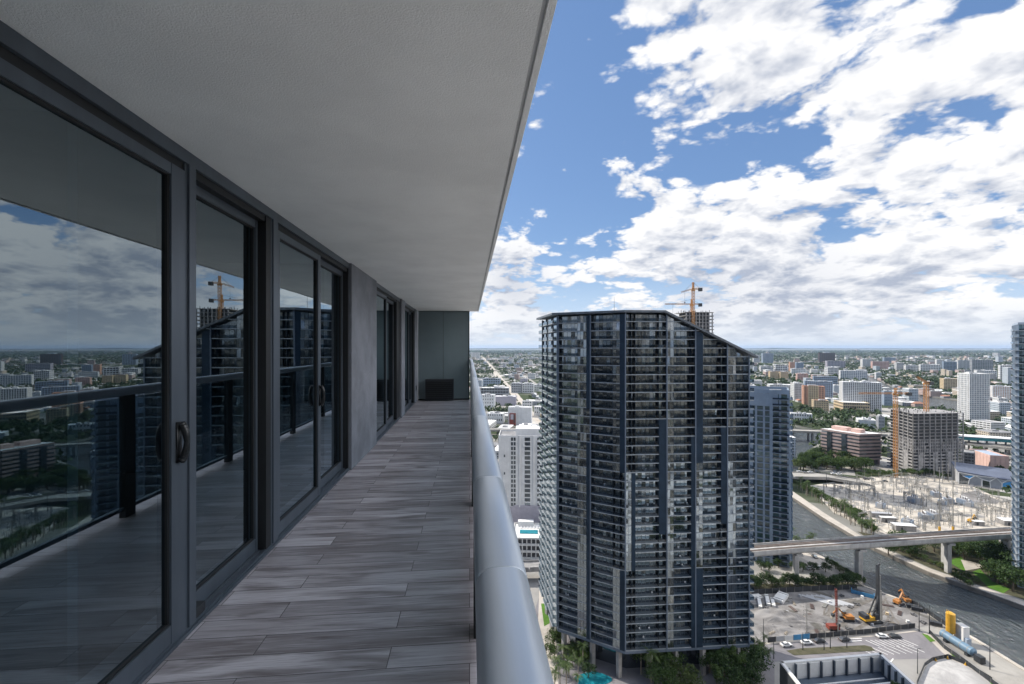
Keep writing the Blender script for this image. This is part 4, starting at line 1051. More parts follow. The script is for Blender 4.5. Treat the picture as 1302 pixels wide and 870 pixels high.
# white slab block at the left and its podium
def white_block():
    t = block('apartment_block', 'white slab apartment block with dark window columns beside the dark tower', 'apartment block', 634, 708, 645, 556, 20, 0, 15, 14, 'white', 'white', 0.96, 0.9, 0.02, 'roofg', zb=19, units=0)
    W, H, Dp = info(t); fh = H/15
    for k in range(15):
        for x, w in ((-W*.27, 1.1), (-W*.225, 1.1), (-W*.005, 3.0), (W*.235, 4.6), (W*.345, 1.6)):
            b = MB(); b.box((x, -Dp/2-.16, (k+.55)*fh), (w*1.15, .1, fh*.74)); b.build('window', 'glass', t)
        b = MB(); b.box((W*.235, -Dp/2-.6, k*fh+.5), (5.2, .9, .9)); b.build('balcony', 'white', t)
        b = MB(); b.box((-W*.06, -Dp/2-.35, k*fh+.4), (1.6, .5, .9)) if k % 4 == 1 else b.box((W/2+.5, 0, k*fh+.4), (.9, Dp*.8, .9)); b.build('balcony', 'white', t)
    for x, w in ((-W*0.14, .8), (W*0.10, .8), (W*.46, .8)): b = MB(); b.box((x, -Dp/2-0.25, H/2+0.4), (w, 0.55, H+0.8)); b.build('pilaster', 'white', t)
    for k in range(3):
        b = MB(); b.box((-W*0.40, -Dp/2-0.18, H*(0.23+0.25*k)), (0.9, 0.1, 1.6)); b.build('window', 'glass', t)
    b = MB(); b.box((W*0.0, 1, H+2.2), (W*0.42, Dp*0.6, 4.2)); b.build('penthouse', 'white', t)
    p = block('podium', 'blank beige podium wall below the white slab block', 'podium', 628, 712, 685, 646, 34, -4, 2, 4, 'lav', 'lav', 0.9, 0.5, 0.1, 'roofw', units=0, zb=0)
    info(p)
    q = block('pool_deck', 'pool terrace building with a turquoise pool beside the white slab block', 'pool deck', 652, 705, 712, 686, 22, 0, 3, 9, 'white2', 'rconc_d', 0.3, 0.2, 0.8, 'roofw', units=0, parapet=0.8)
    W, H, Dp = info(q)
    b = MB(); b.box((-W*0.12, -Dp*0.05, H+0.22), (W*0.45, 5.5, 0.1)); b.build('swimming_pool', 'pool', q)
    for i in range(9):
        b = MB(); b.box((0, 0, 0.35), (0.7, 1.9, 0.12)); b.bar((0, 0.5, 0.4), (0, 1.0, 0.85), 0.7, 0.08, up=(0, 1, 0))
        for x_ in (-.28, .28): b.box((x_, -.7, .15), (.08, .08, .3)); b.box((x_, .5, .15), (.08, .08, .3))
        o = b.build('sun_lounger', 'white'); v = q.matrix_basis @ Vector((-W*0.32+i*1.9, Dp*0.2, H+0.15))
        o.location = v; o.rotation_euler = q.rotation_euler
        tag(o, 'white sun lounger in the row beside the turquoise pool', 'sun lounger', 'sun loungers by the pool')
    b = MB(); b.box((-W*0.2, Dp*0.38, H+1.6), (W*0.4, 3.5, 3.0)); b.build('cabana', 'white', q)
white_block()
# brown striped office building
def brown_office():
    L0, C0, R0 = G(1043.5, 582), G(1093, 592), G(1121.5, 591)
    t = thing('office_building', 'brown office building with dark ribbon windows and pink rooftop boxes', 'office building', (0, 0, 0))
    back = (L0[0]+(R0[0]-C0[0])*1.0, L0[1]+(R0[1]-C0[1])*1.0)
    foot = [L0, C0, R0, back]; ctr = (sum(p[0] for p in foot)/4, sum(p[1] for p in foot)/4)
    for p in foot+[ctr]: occ(*p, 28)
    ins = lambda k: [(p[0]+(ctr[0]-p[0])*k, p[1]+(ctr[1]-p[1])*k) for p in foot]
    Hh = 30.0; n = 7; fh = (Hh-5)/n
    b = MB()
    for k in range(n): b.prism(foot, 5+k*fh, 5+k*fh+fh*0.52)
    b.prism(foot, Hh-0.1, Hh+1.6)
    b.build('wall', 'brown', t)
    for k in range(n): b = MB(); b.prism(ins(0.035), 5+k*fh+fh*0.52, 5+(k+1)*fh); b.build('window_band', 'glass', t)
    b = MB(); b.prism(ins(0.12), 0, 5); b.build('ground_floor', 'rconc_d', t)
    for P0, P1 in ((L0, C0), (C0, R0)):
        for k in range(0, 11, 1 if P0 is L0 else 3):
            q = (P0[0]+(P1[0]-P0[0])*k/10, P0[1]+(P1[1]-P0[1])*k/10); q = (q[0]+(ctr[0]-q[0])*0.03, q[1]+(ctr[1]-q[1])*0.03)
            c = MB(); c.box((q[0], q[1], 2.5), (1.4, 1.4, 5)); c.build('column', 'brown', t)
    e = Vector((C0[0]-L0[0], C0[1]-L0[1])); an = math.atan2(e.y, e.x)
    for f in (0.24, 0.62):   # dark vertical recesses
        q = (L0[0]+e.x*f, L0[1]+e.y*f); b = MB(); b.box((q[0], q[1], Hh/2+2.4), (4.5, 1.2, Hh-5.2), 0, an); b.build('glass_recess', 'glass', t)
    b = MB(); b.prism(ins(0.02), Hh+1.3, Hh+1.65); rf = b.build('roof', 'roofw', t)
    for f, g_, w, dd in ((0.30, 0.5, 0.40, 9), (0.72, 0.5, 0.24, 9)):
        q = (L0[0]+e.x*f+(ctr[0]-L0[0]-e.x*.5)*0.9, L0[1]+e.y*f+(ctr[1]-L0[1]-e.y*.5)*0.9)
        b = MB(); b.box((q[0], q[1], Hh+3.4), (e.length*w, dd, 3.6), 0, an); b.build('rooftop_unit', 'pink', rf)
brown_office()
# tower under construction
def site_tower():
    t = thing('unfinished_tower', 'raw concrete tower under construction with open floors beside the yellow crane', 'construction', (0, 0, 0))
    d = 424.0
    Cn, Rn, Ln = P(1161, d), P(1225, d+6), P(1143, d+22)
    bk = (Rn[0]+FW[0]*26, Rn[1]+FW[1]*26); bl = (Ln[0]+FW[0]*14, Ln[1]+FW[1]*14)
    foot = [Ln, Cn, Rn, bk, bl]; ctr = (sum(p[0] for p in foot)/5, sum(p[1] for p in foot)/5)
    for p in foot+[ctr]: occ(*p, 26)
    ins = lambda k: [(p[0]+(ctr[0]-p[0])*k, p[1]+(ctr[1]-p[1])*k) for p in foot]
    H = zat(526.5, d); n = 19; fh = H/n
    for k in range(n+1): b = MB(); b.prism(foot, k*fh-0.2 if k else 0, k*fh+(0.10 if k > 10 else (0.3 if k > 6 else 1.0))); b.build('floor_slab', 'rconc', t)
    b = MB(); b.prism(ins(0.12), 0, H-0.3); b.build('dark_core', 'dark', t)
    cols = []
    for P0, P1, m in ((Ln, Cn, 3), (Cn, Rn, 9)):
        for i in range(m+1):
            q = (P0[0]+(P1[0]-P0[0])*i/m, P0[1]+(P1[1]-P0[1])*i/m); b = MB(); b.box((q[0], q[1], H/2), (0.7, 0.7, H), 0, .1); b.build('column', 'rconc', t)
    for P0, P1, m in ((Ln, Cn, 9), (Cn, Rn, 30)):   # infill of the middle and lower floors
        b = MB(); an = math.atan2(P1[1]-P0[1], P1[0]-P0[0]); L = math.dist(P0, P1); rr = random.Random(m)
        for i in range(m):
            q = (P0[0]+(P1[0]-P0[0])*(i+.5)/m, P0[1]+(P1[1]-P0[1])*(i+.5)/m); q = (q[0]+(ctr[0]-q[0])*.012, q[1]+(ctr[1]-q[1])*.012)
            for k in range(1, 13):
                w = 0.34 if k >= 7 else (1.0 if (i//3) % 3 == 1 else 0.0)
                if w and k < 11 and rr.random() < .9: b.box((q[0], q[1], (k+.5)*fh), (L/m*w, 0.4, fh-0.1), 0, an)
        b.build('infill_wall', 'rconc', t)
    b = MB(); rr = random.Random(8)
    for i in range(70):
        w0, w1 = rr.random(), rr.random(); q = [ctr[j]+(foot[rr.randrange(5)][j]-ctr[j])*0 for j in (0, 1)]
        a_, c_ = rr.choice(foot), rr.choice(foot); q = (a_[0]*w0+c_[0]*(1-w0), a_[1]*w0+c_[1]*(1-w0)); q = (q[0]+(ctr[0]-q[0])*.06, q[1]+(ctr[1]-q[1])*.06)
        b.bar((q[0], q[1], H), (q[0]+rr.uniform(-.3, .3), q[1], H+rr.uniform(1, 3.4)), 0.3)
    b.build('starter_bars', 'rconc_d', t); D.objects['starter_bars'].name = 'rooftop_formwork'
    tb = block('concrete_annex', 'low raw concrete annex on the right of the unfinished tower', 'construction', 1222, 1240, 600, 577, 20, 0, 6, 4, 'rconc', 'rconc_d', 0.42, 0.2, 0.8, 'roofg', units=0); info(tb)
    return H
HS = site_tower()

def lattice(b, p0, p1, w, seg, m=0, t=None, up=None):
    """square lattice mast between two points"""
    p0 = Vector(p0); p1 = Vector(p1); d = (p1-p0); L = d.length; d.normalize()
    u = Vector((0, 0, 1)) if abs(d.z) < .9 else Vector((1, 0, 0)); a = d.cross(u).normalized(); c = d.cross(a); t = t or w*0.12
    cor = [a*(x*w/2)+c*(y*w/2) for x, y in ((-1, -1), (1, -1), (1, 1), (-1, 1))]
    for q in cor: b.bar(p0+q, p1+q, t)
    n = max(1, int(L/seg))
    for i in range(n):
        z0, z1 = p0+d*(L*i/n), p0+d*(L*(i+1)/n)
        for j in range(4):
            b.bar(z0+cor[j], z1+cor[(j+1) % 4], t*.7); b.bar(z0+cor[j], z0+cor[(j+1) % 4], t*.7)
def tower_crane(name, label, base, z0, ztop, jib, jl, cl, rise, m, w=2.0, apex=7.0, luff=None):
    t = thing(name, label, 'crane', (base[0], base[1], 0))
    b = MB(); lattice(b, (0, 0, z0), (0, 0, ztop), w, w*1.3, t=w*.13); b.build('mast', m, t)
    j = Vector((jib[0], jib[1], 0)).normalized()
    b = MB(); b.box((0, 0, ztop+0.8), (w*1.3, w*1.3, 1.6)); b.build('slewing_ring', m, t)
    b = MB(); b.box((j.y*w, -j.x*w, ztop+1.6), (1.8, 1.8, 2.2)); b.build('operator_cab', 'white2', t)
    tip = Vector((0, 0, ztop+2))+j*jl+Vector((0, 0, rise))
    b = MB(); lattice(b, (0, 0, ztop+2), tip, w*.55, w*1.1, t=w*.11); b.build('jib', m, t)
    b = MB(); e = Vector((0, 0, ztop+2))-j*cl; lattice(b, (0, 0, ztop+2), e, w*.6, w*1.2, t=w*.12); b.build('counter_jib', m, t)
    b = MB(); b.box((e.x, e.y, e.z-0.8), (w*1.5, w*1.5, 3.0), 0, math.atan2(j.y, j.x)); b.build('counterweight', 'dark', t)
    if apex:
        b = MB(); lattice(b, (0, 0, ztop+2), (0, 0, ztop+2+apex), w*.6, w, t=w*.16); b.build('apex_tower', m, t)
        b = MB(); ap = Vector((0, 0, ztop+2+apex)); b.bar(ap, Vector((0, 0, ztop+2))+(tip-Vector((0, 0, ztop+2)))*.75, w*.07); b.bar(ap, e, w*.07); b.build('tie_cable', 'dark', t)
    if rise <= 4:
        b = MB(); q = Vector((0, 0, ztop+2))+(tip-Vector((0, 0, ztop+2)))*.7; b.bar(q, q-Vector((0, 0, 10)), 0.1); b.box((q.x, q.y, q.z-10.5), (.8, .8, 1)); b.build('hook', 'dark', t)
    return t
# cranes over the unfinished tower
c1 = P(1139, 419); occ(*c1, 6)
tower_crane('tower_crane', 'yellow tower crane standing in front of the unfinished tower', c1, 0, zat(503, 419), (-RT[0], -RT[1]), 34, 12, 0, 'rust', 2.3, 5)
c2 = P(1178, 440)
tower_crane('tower_crane', 'orange luffing crane rising from the middle of the unfinished tower', c2, HS-2, zat(489, 440), (-RT[0]-.2, -RT[1]), 9, 4, 5, 'rust', 2.6, 0)
# the distant tower under construction with two cranes, behind the dark tower
def far_site():
    d = 420.0
    t = thing('unfinished_tower', 'unfinished concrete tower rising behind the sloping roof of the dark tower', 'construction')
    ctr = P(882, d+12); H = zat(397, d); w = 39/F*d
    occ(*ctr, 30)
    view = math.atan2(-FW[0], FW[1])
    t.location = (ctr[0], ctr[1], 0); t.rotation_euler = (0, 0, view+.12)
    n = 48; fh = H/n
    b = MB(); b.box((0, 0, H/2), (w*.72, 17, H-1)); b.build('dark_core', 'rconc_d', t)
    for k in range(28, n+1):
        b = MB(); ww = w*(0.94 if k < n-2 else 0.98); b.box((0, 0, k*fh), (ww, 22, 0.5)); b.build('floor_slab', 'rconc', t)
    b = MB(); b.box((0, 0, 27*fh/2), (w*.93, 21.6, 27*fh)); b.build('lower_wall', 'rconc', t)
    for i in range(9):
        x = -w*.45+w*.9*i/8; b = MB(); b.box((x, -10.4, H*.79), (0.8, .8, H*.42)); b.build('column', 'rconc', t)
    b = MB(); rr = random.Random(5)
    for i in range(26): x = rr.uniform(-.48, .48)*w; y = rr.uniform(-10, 10); b.bar((x, y, H), (x, y, H+rr.uniform(1, 3)), .35)
    for k in range(40, n): b.box((w*.5+1.2, -4, k*fh), (2.0, 6, 0.7)); 
    b.build('formwork', 'dark', t)
    m = P(881.5, d-2); m2 = P(879.5, d+4)
    tower_crane('tower_crane', 'taller orange crane with a short tilted jib above the sloping roof', m, zat(425, d), zat(370, d-2), (-RT[0], -RT[1]), 11, 6.5, -3.2, 'rust', 2.0, 6)
    tower_crane('tower_crane', 'lower orange crane with a long level jib above the sloping roof', m2, zat(425, d), zat(389.5, d+4), (-RT[0], -RT[1]), 25, 8, 0, 'rust', 1.8, 4.5)
far_site()
# ------------------------------------------------------------------ buildings of the middle distance, (px0, px1, base, top, depth, rot, floors, bays ...)
BL('apartment_block', 'wide white apartment block of many floors above a long cream garage podium', 'apartment block', 1066, 1121, 523, 487, 26, 14, 17, 20, 'white', 'glass', .20, .46, .9, 'roofw')
BL('garage_podium', 'long low cream garage podium under the wide white apartment block', 'garage', 1059, 1106, 525, 513, 40, 22, 3, 12, 'cream', 'rconc_d', .45, .2, .6, 'roofw', units=0)
BL('apartment_tower', 'slim tall white apartment tower with blue glass columns near the river bend', 'tower', 1217, 1259, 541, 476, 22, 38, 25, 12, 'white', 'blueglass', .20, .40, .9, 'roofw', side_bays=8)
BL('parking_garage', 'small white parking garage at the foot of the slim white tower', 'garage', 1235, 1278, 552, 538, 24, 52, 5, 10, 'white', 'rconc_d', .45, .15, .6, 'roofg', units=0, side_bays=5)
BL('apartment_building', 'salmon pink stepped apartment building with cream tower bays', 'apartment building', 1019, 1049, 515, 492, 24, 10, 9, 7, 'salmon', 'glass', .45, .45, .4, 'roofr')
BL('apartment_building', 'cream bay in the centre of the salmon stepped apartment building', 'apartment building', 1028, 1041, 518, 491.5, 12, 0, 9, 4, 'cream', 'glass', .45, .45, .3, 'roofr', units=1)
BL('apartment_building', 'low yellow cream apartment building in front of the salmon one', 'apartment building', 1032, 1054, 523, 510, 20, 10, 5, 6, 'cream', 'glass', .5, .45, .4, 'roofr')
BL('apartment_building', 'white row of apartment fronts left of the salmon building', 'apartment building', 975, 1006, 506, 490, 30, 12, 7, 11, 'white', 'glass', .35, .45, .5, 'roofw')
BL('apartment_building', 'taller grey white apartment building touching the salmon one on its left', 'apartment building', 1005, 1021, 510, 488, 24, 18, 10, 6, 'white2', 'glass', .35, .45, .5, 'roofw')
BL('apartment_building', 'bluish white apartment slab behind the salmon building', 'apartment building', 1022, 1059, 506, 485.5, 20, 6, 9, 13, 'bluegrey', 'glass', .35, .4, .5, 'roofw')
BL('apartment_building', 'blue grey flat block with dark windows behind the salmon building', 'apartment building', 1033, 1065, 494, 479.5, 20, 8, 6, 12, 'bluegrey', 'glass', .4, .35, .5, 'roofw')
BL('office_building', 'dark brown office slab standing alone near the horizon', 'office building', 1040, 1062, 461, 449, 40, 15, 9, 8, 'dbrown', 'glass', .4, .3, .8, 'roofg')
BL('hospital_building', 'lavender grey long building right below the dark brown slab', 'hospital', 1049, 1075, 469, 459.5, 60, 10, 6, 12, 'lav', 'glass', .45, .4, .8, 'roofg')
BL('apartment_tower', 'white small tower left of the long beige building far away', 'tower', 1094, 1109, 468, 457, 30, 20, 10, 7, 'white', 'glass', .4, .4, .8, 'roofw')
BL('hospital_building', 'long beige building far away in the middle of the skyline', 'hospital', 1107, 1131, 470, 460, 60, 8, 6, 12, 'pink', 'glass', .5, .4, .8, 'roofg')
BL('office_building', 'blue grey office block on top of the beige one in the far skyline', 'office building', 1122, 1139, 463, 455, 50, 12, 9, 8, 'bluegrey', 'glass', .4, .3, .8, 'roofg')
BL('office_building', 'white building with dark front right of the long beige building', 'office building', 1137, 1149, 472, 461.5, 40, 14, 6, 6, 'white2', 'glass', .3, .3, .8, 'roofw')
BL('apartment_tower', 'pale far tower next to the tip of the sloping roof', 'tower', 957, 966, 461, 452, 40, 10, 12, 5, 'white2', 'glass', .4, .4, .8, 'roofw')
BL('apartment_tower', 'pale blue far slab with two halves right of the roof tip', 'tower', 968, 983.5, 461.5, 449.5, 40, 16, 14, 8, 'bluegrey', 'glass', .4, .4, .8, 'roofw')
BL('school_building', 'white hall with dark glass front right of the sloping roof', 'hall', 965, 983, 474, 466, 50, 10, 4, 9, 'white', 'glass', .35, .25, .8, 'roofw')
BL('school_building', 'white framed building with a dark recess beside the white hall', 'hall', 983.5, 1001.5, 474, 464.5, 50, 10, 4, 5, 'white', 'glass', .3, .2, 1.0, 'roofw')
BL('apartment_building', 'salmon pink narrow block joined to a blue one in the distance', 'apartment building', 1003, 1011, 472, 461, 40, 8, 8, 4, 'salmon', 'glass', .5, .5, .6, 'roofg')
BL('apartment_building', 'blue block joined to the narrow pink one in the distance', 'apartment building', 1011, 1022, 471, 461.5, 40, 8, 8, 5, 'bluegrey', 'blueglass', .3, .3, .6, 'roofw')
BL('warehouse', 'long low white building below the pink and blue blocks', 'warehouse', 1005, 1025, 476, 469.5, 40, 6, 3, 8, 'white', 'glass', .6, .5, .6, 'roofw')
BL('apartment_building', 'left one of two cream yellow apartment blocks right of the roof tip', 'apartment building', 977, 989.5, 483, 473, 24, 14, 7, 6, 'cream', 'glass', .5, .45, .5, 'roofr')
BL('apartment_building', 'right one of two cream yellow apartment blocks right of the roof tip', 'apartment building', 990, 1002.5, 483.5, 473.5, 24, 14, 7, 6, 'cream', 'glass', .5, .45, .5, 'roofr')
BL('apartment_building', 'brownish pink low block right of the two cream yellow blocks', 'apartment building', 1012, 1028, 485, 476, 26, 10, 5, 7, 'pink', 'glass', .5, .45, .5, 'roofr')
BL('stadium_annex', 'white building with a grey glass front left of the long white complex', 'hall', 1048, 1067, 479, 467.5, 50, 14, 5, 8, 'white', 'glass', .3, .3, .8, 'roofw')
BL('apartment_building', 'long white complex with blue glass left of the pale river bend', 'apartment building', 1066, 1103, 484, 472, 34, 10, 6, 14, 'white', 'blueglass', .35, .4, .5, 'roofw')
BL('apartment_building', 'small white building among the trees at the upper river bend', 'apartment building', 1112, 1121, 482, 474, 24, 12, 4, 5, 'white', 'glass', .4, .4, .5, 'roofw')
BL('warehouse', 'low white house row behind the highway left of the brown office', 'house row', 1004, 1033, 537, 527, 14, 8, 2, 8, 'white', 'glass', .5, .5, .5, 'roofw')
BL('depot', 'blue grey plain block right of the wide white apartment block', 'depot', 1121, 1135, 516, 498, 20, 12, 5, 5, 'bluegrey', 'glass', .7, .6, .3, 'roofw')
BL('hall', 'white flat roofed hall behind the brown office building', 'hall', 1088, 1114, 544, 535, 24, 8, 2, 7, 'white', 'white2', .7, .6, .2, 'roofw')
BL('office_building', 'small grey corner turret building behind the brown office', 'office building', 1114, 1125, 548, 531, 12, 14, 4, 4, 'grey', 'glass', .5, .5, .4, 'roofg')
BL('apartment_tower', 'white end tower of the pale far complex on the right', 'tower', 1189, 1201, 470, 457.5, 40, 10, 9, 6, 'white', 'glass', .4, .4, .8, 'roofw')
BL('office_building', 'grey teal flat office in front of the pale far complex', 'office building', 1198, 1217, 474, 460, 40, 8, 8, 9, 'bluegrey', 'tealglass', .3, .3, .8, 'roofw')
BL('office_building', 'white far slab between the grey teal office and the green grey one', 'office building', 1215, 1235, 471, 458.5, 40, 14, 9, 9, 'white2', 'glass', .4, .4, .8, 'roofw')
BL('office_building', 'wide green grey office slab with a cream top in the far right skyline', 'office building', 1233, 1263, 476, 458, 44, 10, 10, 12, 'grey', 'tealglass', .35, .3, .8, 'roofw')
BL('apartment_building', 'cream yellow apartment block beside the river left of the slim white tower', 'apartment building', 1195, 1218, 498, 482, 26, 18, 9, 8, 'cream', 'glass', .45, .45, .5, 'roofw')
BL('office_building', 'white low office behind the slim white tower on its right', 'office building', 1238, 1268, 484, 471.5, 40, 12, 5, 10, 'white', 'glass', .4, .4, .6, 'roofw')
BL('office_building', 'white stepped office left of the right edge tower', 'office building', 1269, 1290, 487, 465, 30, 10, 8, 7, 'white', 'glass', .4, .4, .6, 'roofw')
BL('apartment_building', 'white apartment building with red stripes left of the right edge tower', 'apartment building', 1259, 1290, 510, 492, 22, 10, 9, 9, 'white', 'salmon', .35, .45, .4, 'roofw')
BL('house', 'pale house with a big grey hipped roof below the red striped building', 'house', 1262, 1282, 522, 507, 24, 20, 3, 6, 'white2', 'glass', .5, .5, .4, 'roofg')
BL('hospital_building', 'low white hospital row left of the pale far complex', 'hospital', 1168, 1196, 474, 464, 50, 8, 5, 12, 'white', 'glass', .4, .4, .8, 'roofw')
BL('hospital_building', 'low grey white row between the beige building and the hospital row', 'hospital', 1149, 1170, 473, 465, 50, 10, 4, 9, 'white2', 'glass', .4, .4, .8, 'roofg')
# left of the dark tower
BL('white_building', 'white building with a dark red painted end wall beside the avenue', 'building', 646, 677, 541, 519, 16, -6, 5, 7, 'white', 'white', .9, .7, .1, 'roofw', units=1)
d_ = 120*F/(541-HY)
b = MB(); q = [P(646.5, d_-.9), P(657, d_-.2)]; an = math.atan2(q[1][1]-q[0][1], q[1][0]-q[0][0])
mc = ((q[0][0]+q[1][0])/2, (q[0][1]+q[1][1])/2)
b.box((*mc, 9.5), (9.8, 0.3, 18.5), 0, an); b.box((mc[0]-1, mc[1]-.12, 13), (4.5, .3, 8), 1, an); b.box((mc[0]+2.4, mc[1]-.14, 10), (2.2, .3, 13), 2, an)
tag(b.build('wall_mural', ['red', 'lav', 'dbrown']), 'dark red mural panel with a pale shape on the white building by the avenue', 'mural')
BL('building', 'small white box with dark windows on the avenue behind the mural building', 'building', 664, 677, 530, 511, 12, -4, 5, 4, 'white2', 'glass', .5, .3, .4, 'roofw')
BL('building', 'white cubic building next to the handrail left of the avenue', 'building', 612, 630, 520, 503, 18, -6, 4, 5, 'white', 'glass', .6, .6, .3, 'roofw')
BL('warehouse', 'long pale warehouse with white roof left of the avenue', 'warehouse', 629, 657, 516, 505, 26, -4, 2, 8, 'lav', 'lav', .7, .6, .2, 'roofw')
BL('garage', 'long dark garage with open decks left of the avenue', 'garage', 611, 648, 505, 494, 30, -4, 3, 10, 'grey', 'rconc_d', .3, .15, .8, 'roofw')
BL('building', 'grey white block just right of the avenue', 'building', 650, 664, 500, 488, 24, -6, 4, 5, 'grey', 'glass', .5, .4, .4, 'roofw')
BL('building', 'white block with columns in a row right of the avenue', 'building', 664, 679, 500, 488.5, 22, -4, 4, 6, 'white', 'glass', .45, .4, .4, 'roofw')
BL('building', 'low white block touching the left edge of the dark tower', 'building', 679, 692, 498, 490, 20, -4, 3, 5, 'white', 'glass', .5, .4, .4, 'roofw')
BL('warehouse', 'blue grey long low building far left of the avenue', 'warehouse', 606, 637, 491, 482, 36, -4, 3, 10, 'bluegrey', 'glass', .5, .3, .5, 'roofg')
BL('building', 'mauve block between the two streets left of the tower', 'building', 661, 671, 490, 482.5, 22, -4, 3, 4, 'lav', 'glass', .5, .4, .4, 'roofw')
BL('building', 'white block far up the side street', 'building', 671, 681, 482, 475.5, 24, -4, 3, 5, 'white', 'glass', .5, .4, .4, 'roofw')
BL('apartment_tower', 'pale far towers at the end of the balcony rail', 'tower', 599, 610, 456.5, 448.5, 60, 0, 10, 6, 'white2', 'glass', .4, .4, .8, 'roofw')
BL('building', 'pale far building beyond the end of the avenue', 'building', 636, 645, 459, 453.5, 60, 0, 5, 5, 'white2', 'glass', .4, .4, .8, 'roofw')
BL('house', 'white gabled house at the left edge of the dark tower', 'house', 679, 694, 529, 518, 16, -6, 2, 5, 'white', 'glass', .6, .5, .3, 'roofw', units=0)
BL('house', 'orange tinted flat house left of the dark tower', 'house', 687, 698, 536, 527, 14, -6, 2, 4, 'cream', 'glass', .6, .5, .3, 'roofr', units=0)
BL('house', 'white house cluster next to the handrail above the elevated road', 'house', 619, 642, 539, 527, 20, -8, 2, 7, 'white', 'glass', .6, .5, .3, 'roofw')
# pale pink warehouse and the white framed pavilion at the right
BL('warehouse', 'pale pink windowless warehouse left of the right edge tower', 'warehouse', 1231, 1283, 598, 580, 30, 30, 1, 3, 'pink', 'pink', .98, .5, .02, 'bluegrey', units=0)
def pavilion():
    d = 391.0
    t = thing('sales_pavilion', 'blue grey pavilion with a white zigzag frame and bright blue panels', 'pavilion', (*P(1255, d), 0), -YAW-math.atan((1255-651)/F)+.25)
    occ(*P(1255, d+8), 24)
    W, Dp, H = 36, 20, 8.6
    b = MB(); b.prism([(-W/2, 0), (W/2, -4), (W/2, Dp), (-W/2, Dp)], 0, [H+2, H-1, H+4, H+6]); b.build('wall', 'grey', t)
    b = MB(); b.prism([(-W/2-.4, -.4), (W/2+.4, -4.4), (W/2+.4, Dp), (-W/2-.4, Dp)], [H+2.02, H-.98, H+4.02, H+6.02], [H+2.7, H-.3, H+4.7, H+6.7]); b.build('roof', 'pav_roof', t)
    yf = lambda x: -4*(x+W/2)/W-.35
    n = [(x*.84, z*.60) for x, z in [(-21, 0), (-21, 16.6), (-14, 1), (-13, 9), (-18, 12), (-9, 14.6), (-4, 10.5), (-4, 0.5), (1.5, 9), (2, 0), (6, 15), (10, 2.4), (10, 8.5), (14, 14), (18, 13.5), (18.5, 0), (19, 3), (21.4, 12)]]
    e = [(0, 1), (2, 3), (3, 4), (1, 5), (3, 5), (5, 6), (6, 7), (6, 8), (8, 9), (5, 10), (8, 10), (10, 12), (11, 12), (12, 13), (13, 14), (14, 15), (11, 15), (15, 17)]
    b = MB()
    for i, k in e: b.bar((n[i][0], yf(n[i][0]), n[i][1]), (n[k][0], yf(n[k][0]), n[k][1]), .8, .5)
    b.build('zigzag_frame', 'white', t)
    for q in ([3, 4, 5], [11, 12, 14, 15]):
        b = MB(); i = b.addv([(n[k][0], yf(n[k][0])+.18, n[k][1]*(.6 if k in (12, 14) and False else 1)) for k in q]); b.face(range(i, i+len(q))); b.quad(*[(n[q[0]][0], 0, .5)]*4) if False else None
        o = b.build('blue_panel', 'skyblue', t); o.modifiers.new('thickness', 'SOLIDIFY').thickness = 0.15
    for q in ([0, 1, 4, 3, 2], [7, 6, 8, 9]):
        b = MB(); i = b.addv([(n[k][0], yf(n[k][0])+.2, n[k][1]) for k in q]); b.face(range(i, i+len(q)))
        o = b.build('glass_panel', 'glass', t); o.modifiers.new('thickness', 'SOLIDIFY').thickness = 0.15
pavilion()
# teal canopied station and viaducts at the right
def deck_bridge(name, label, cat, pts, w, z, th, m, piers=None, group=None, rail=True, pw=1.6):
    t = thing(name, label, cat, (0, 0, 0), 0, group)
    o = strip('deck', pts, w, z, m, th); o.parent = t
    n = len(pts); zz = z if hasattr(z, '__len__') else [z]*n
    if rail:
        for sgn in (-1, 1):
            b = MB()
            for i in range(n-1):
                d = Vector((pts[i+1][0]-pts[i][0], pts[i+1][1]-pts[i][1])).normalized(); nx, ny = -d.y*sgn*(w/2-.2), d.x*sgn*(w/2-.2)
                b.bar((pts[i][0]+nx, pts[i][1]+ny, zz[i]+.5), (pts[i+1][0]+nx, pts[i+1][1]+ny, zz[i+1]+.5), .3, 1.0)
            b.build('parapet', m, t)
    for (p, zt) in (piers or []):
        b = MB(); b.box((p[0], p[1], zt/2-1), (pw, pw, zt+2-.05), 0, YAW); b.build('pier', 'rconc', t)
    return t
def lerp_pts(pts, n):
    out = []; L = [0]
    for a, c in zip(pts, pts[1:]): L.append(L[-1]+math.dist(a, c))
    for i in range(n+1):
        s = L[-1]*i/n; k = max(j for j in range(len(L)) if L[j] <= s+1e-9); k = min(k, len(pts)-2)
        f = (s-L[k])/(L[k+1]-L[k]); out.append((pts[k][0]+(pts[k+1][0]-pts[k][0])*f, pts[k][1]+(pts[k+1][1]-pts[k][1])*f))
    return out
# elevated highway left of the tower
hp = [G(560, 547, 8), G(622, 546, 8), G(692, 545.5, 8), G(760, 545, 8)]
deck_bridge('elevated_highway', 'pale elevated highway crossing left of the dark tower', 'highway', hp, 15, 8, 1.6, 'road', [(p, 6.4) for p in lerp_pts(hp, 14)])
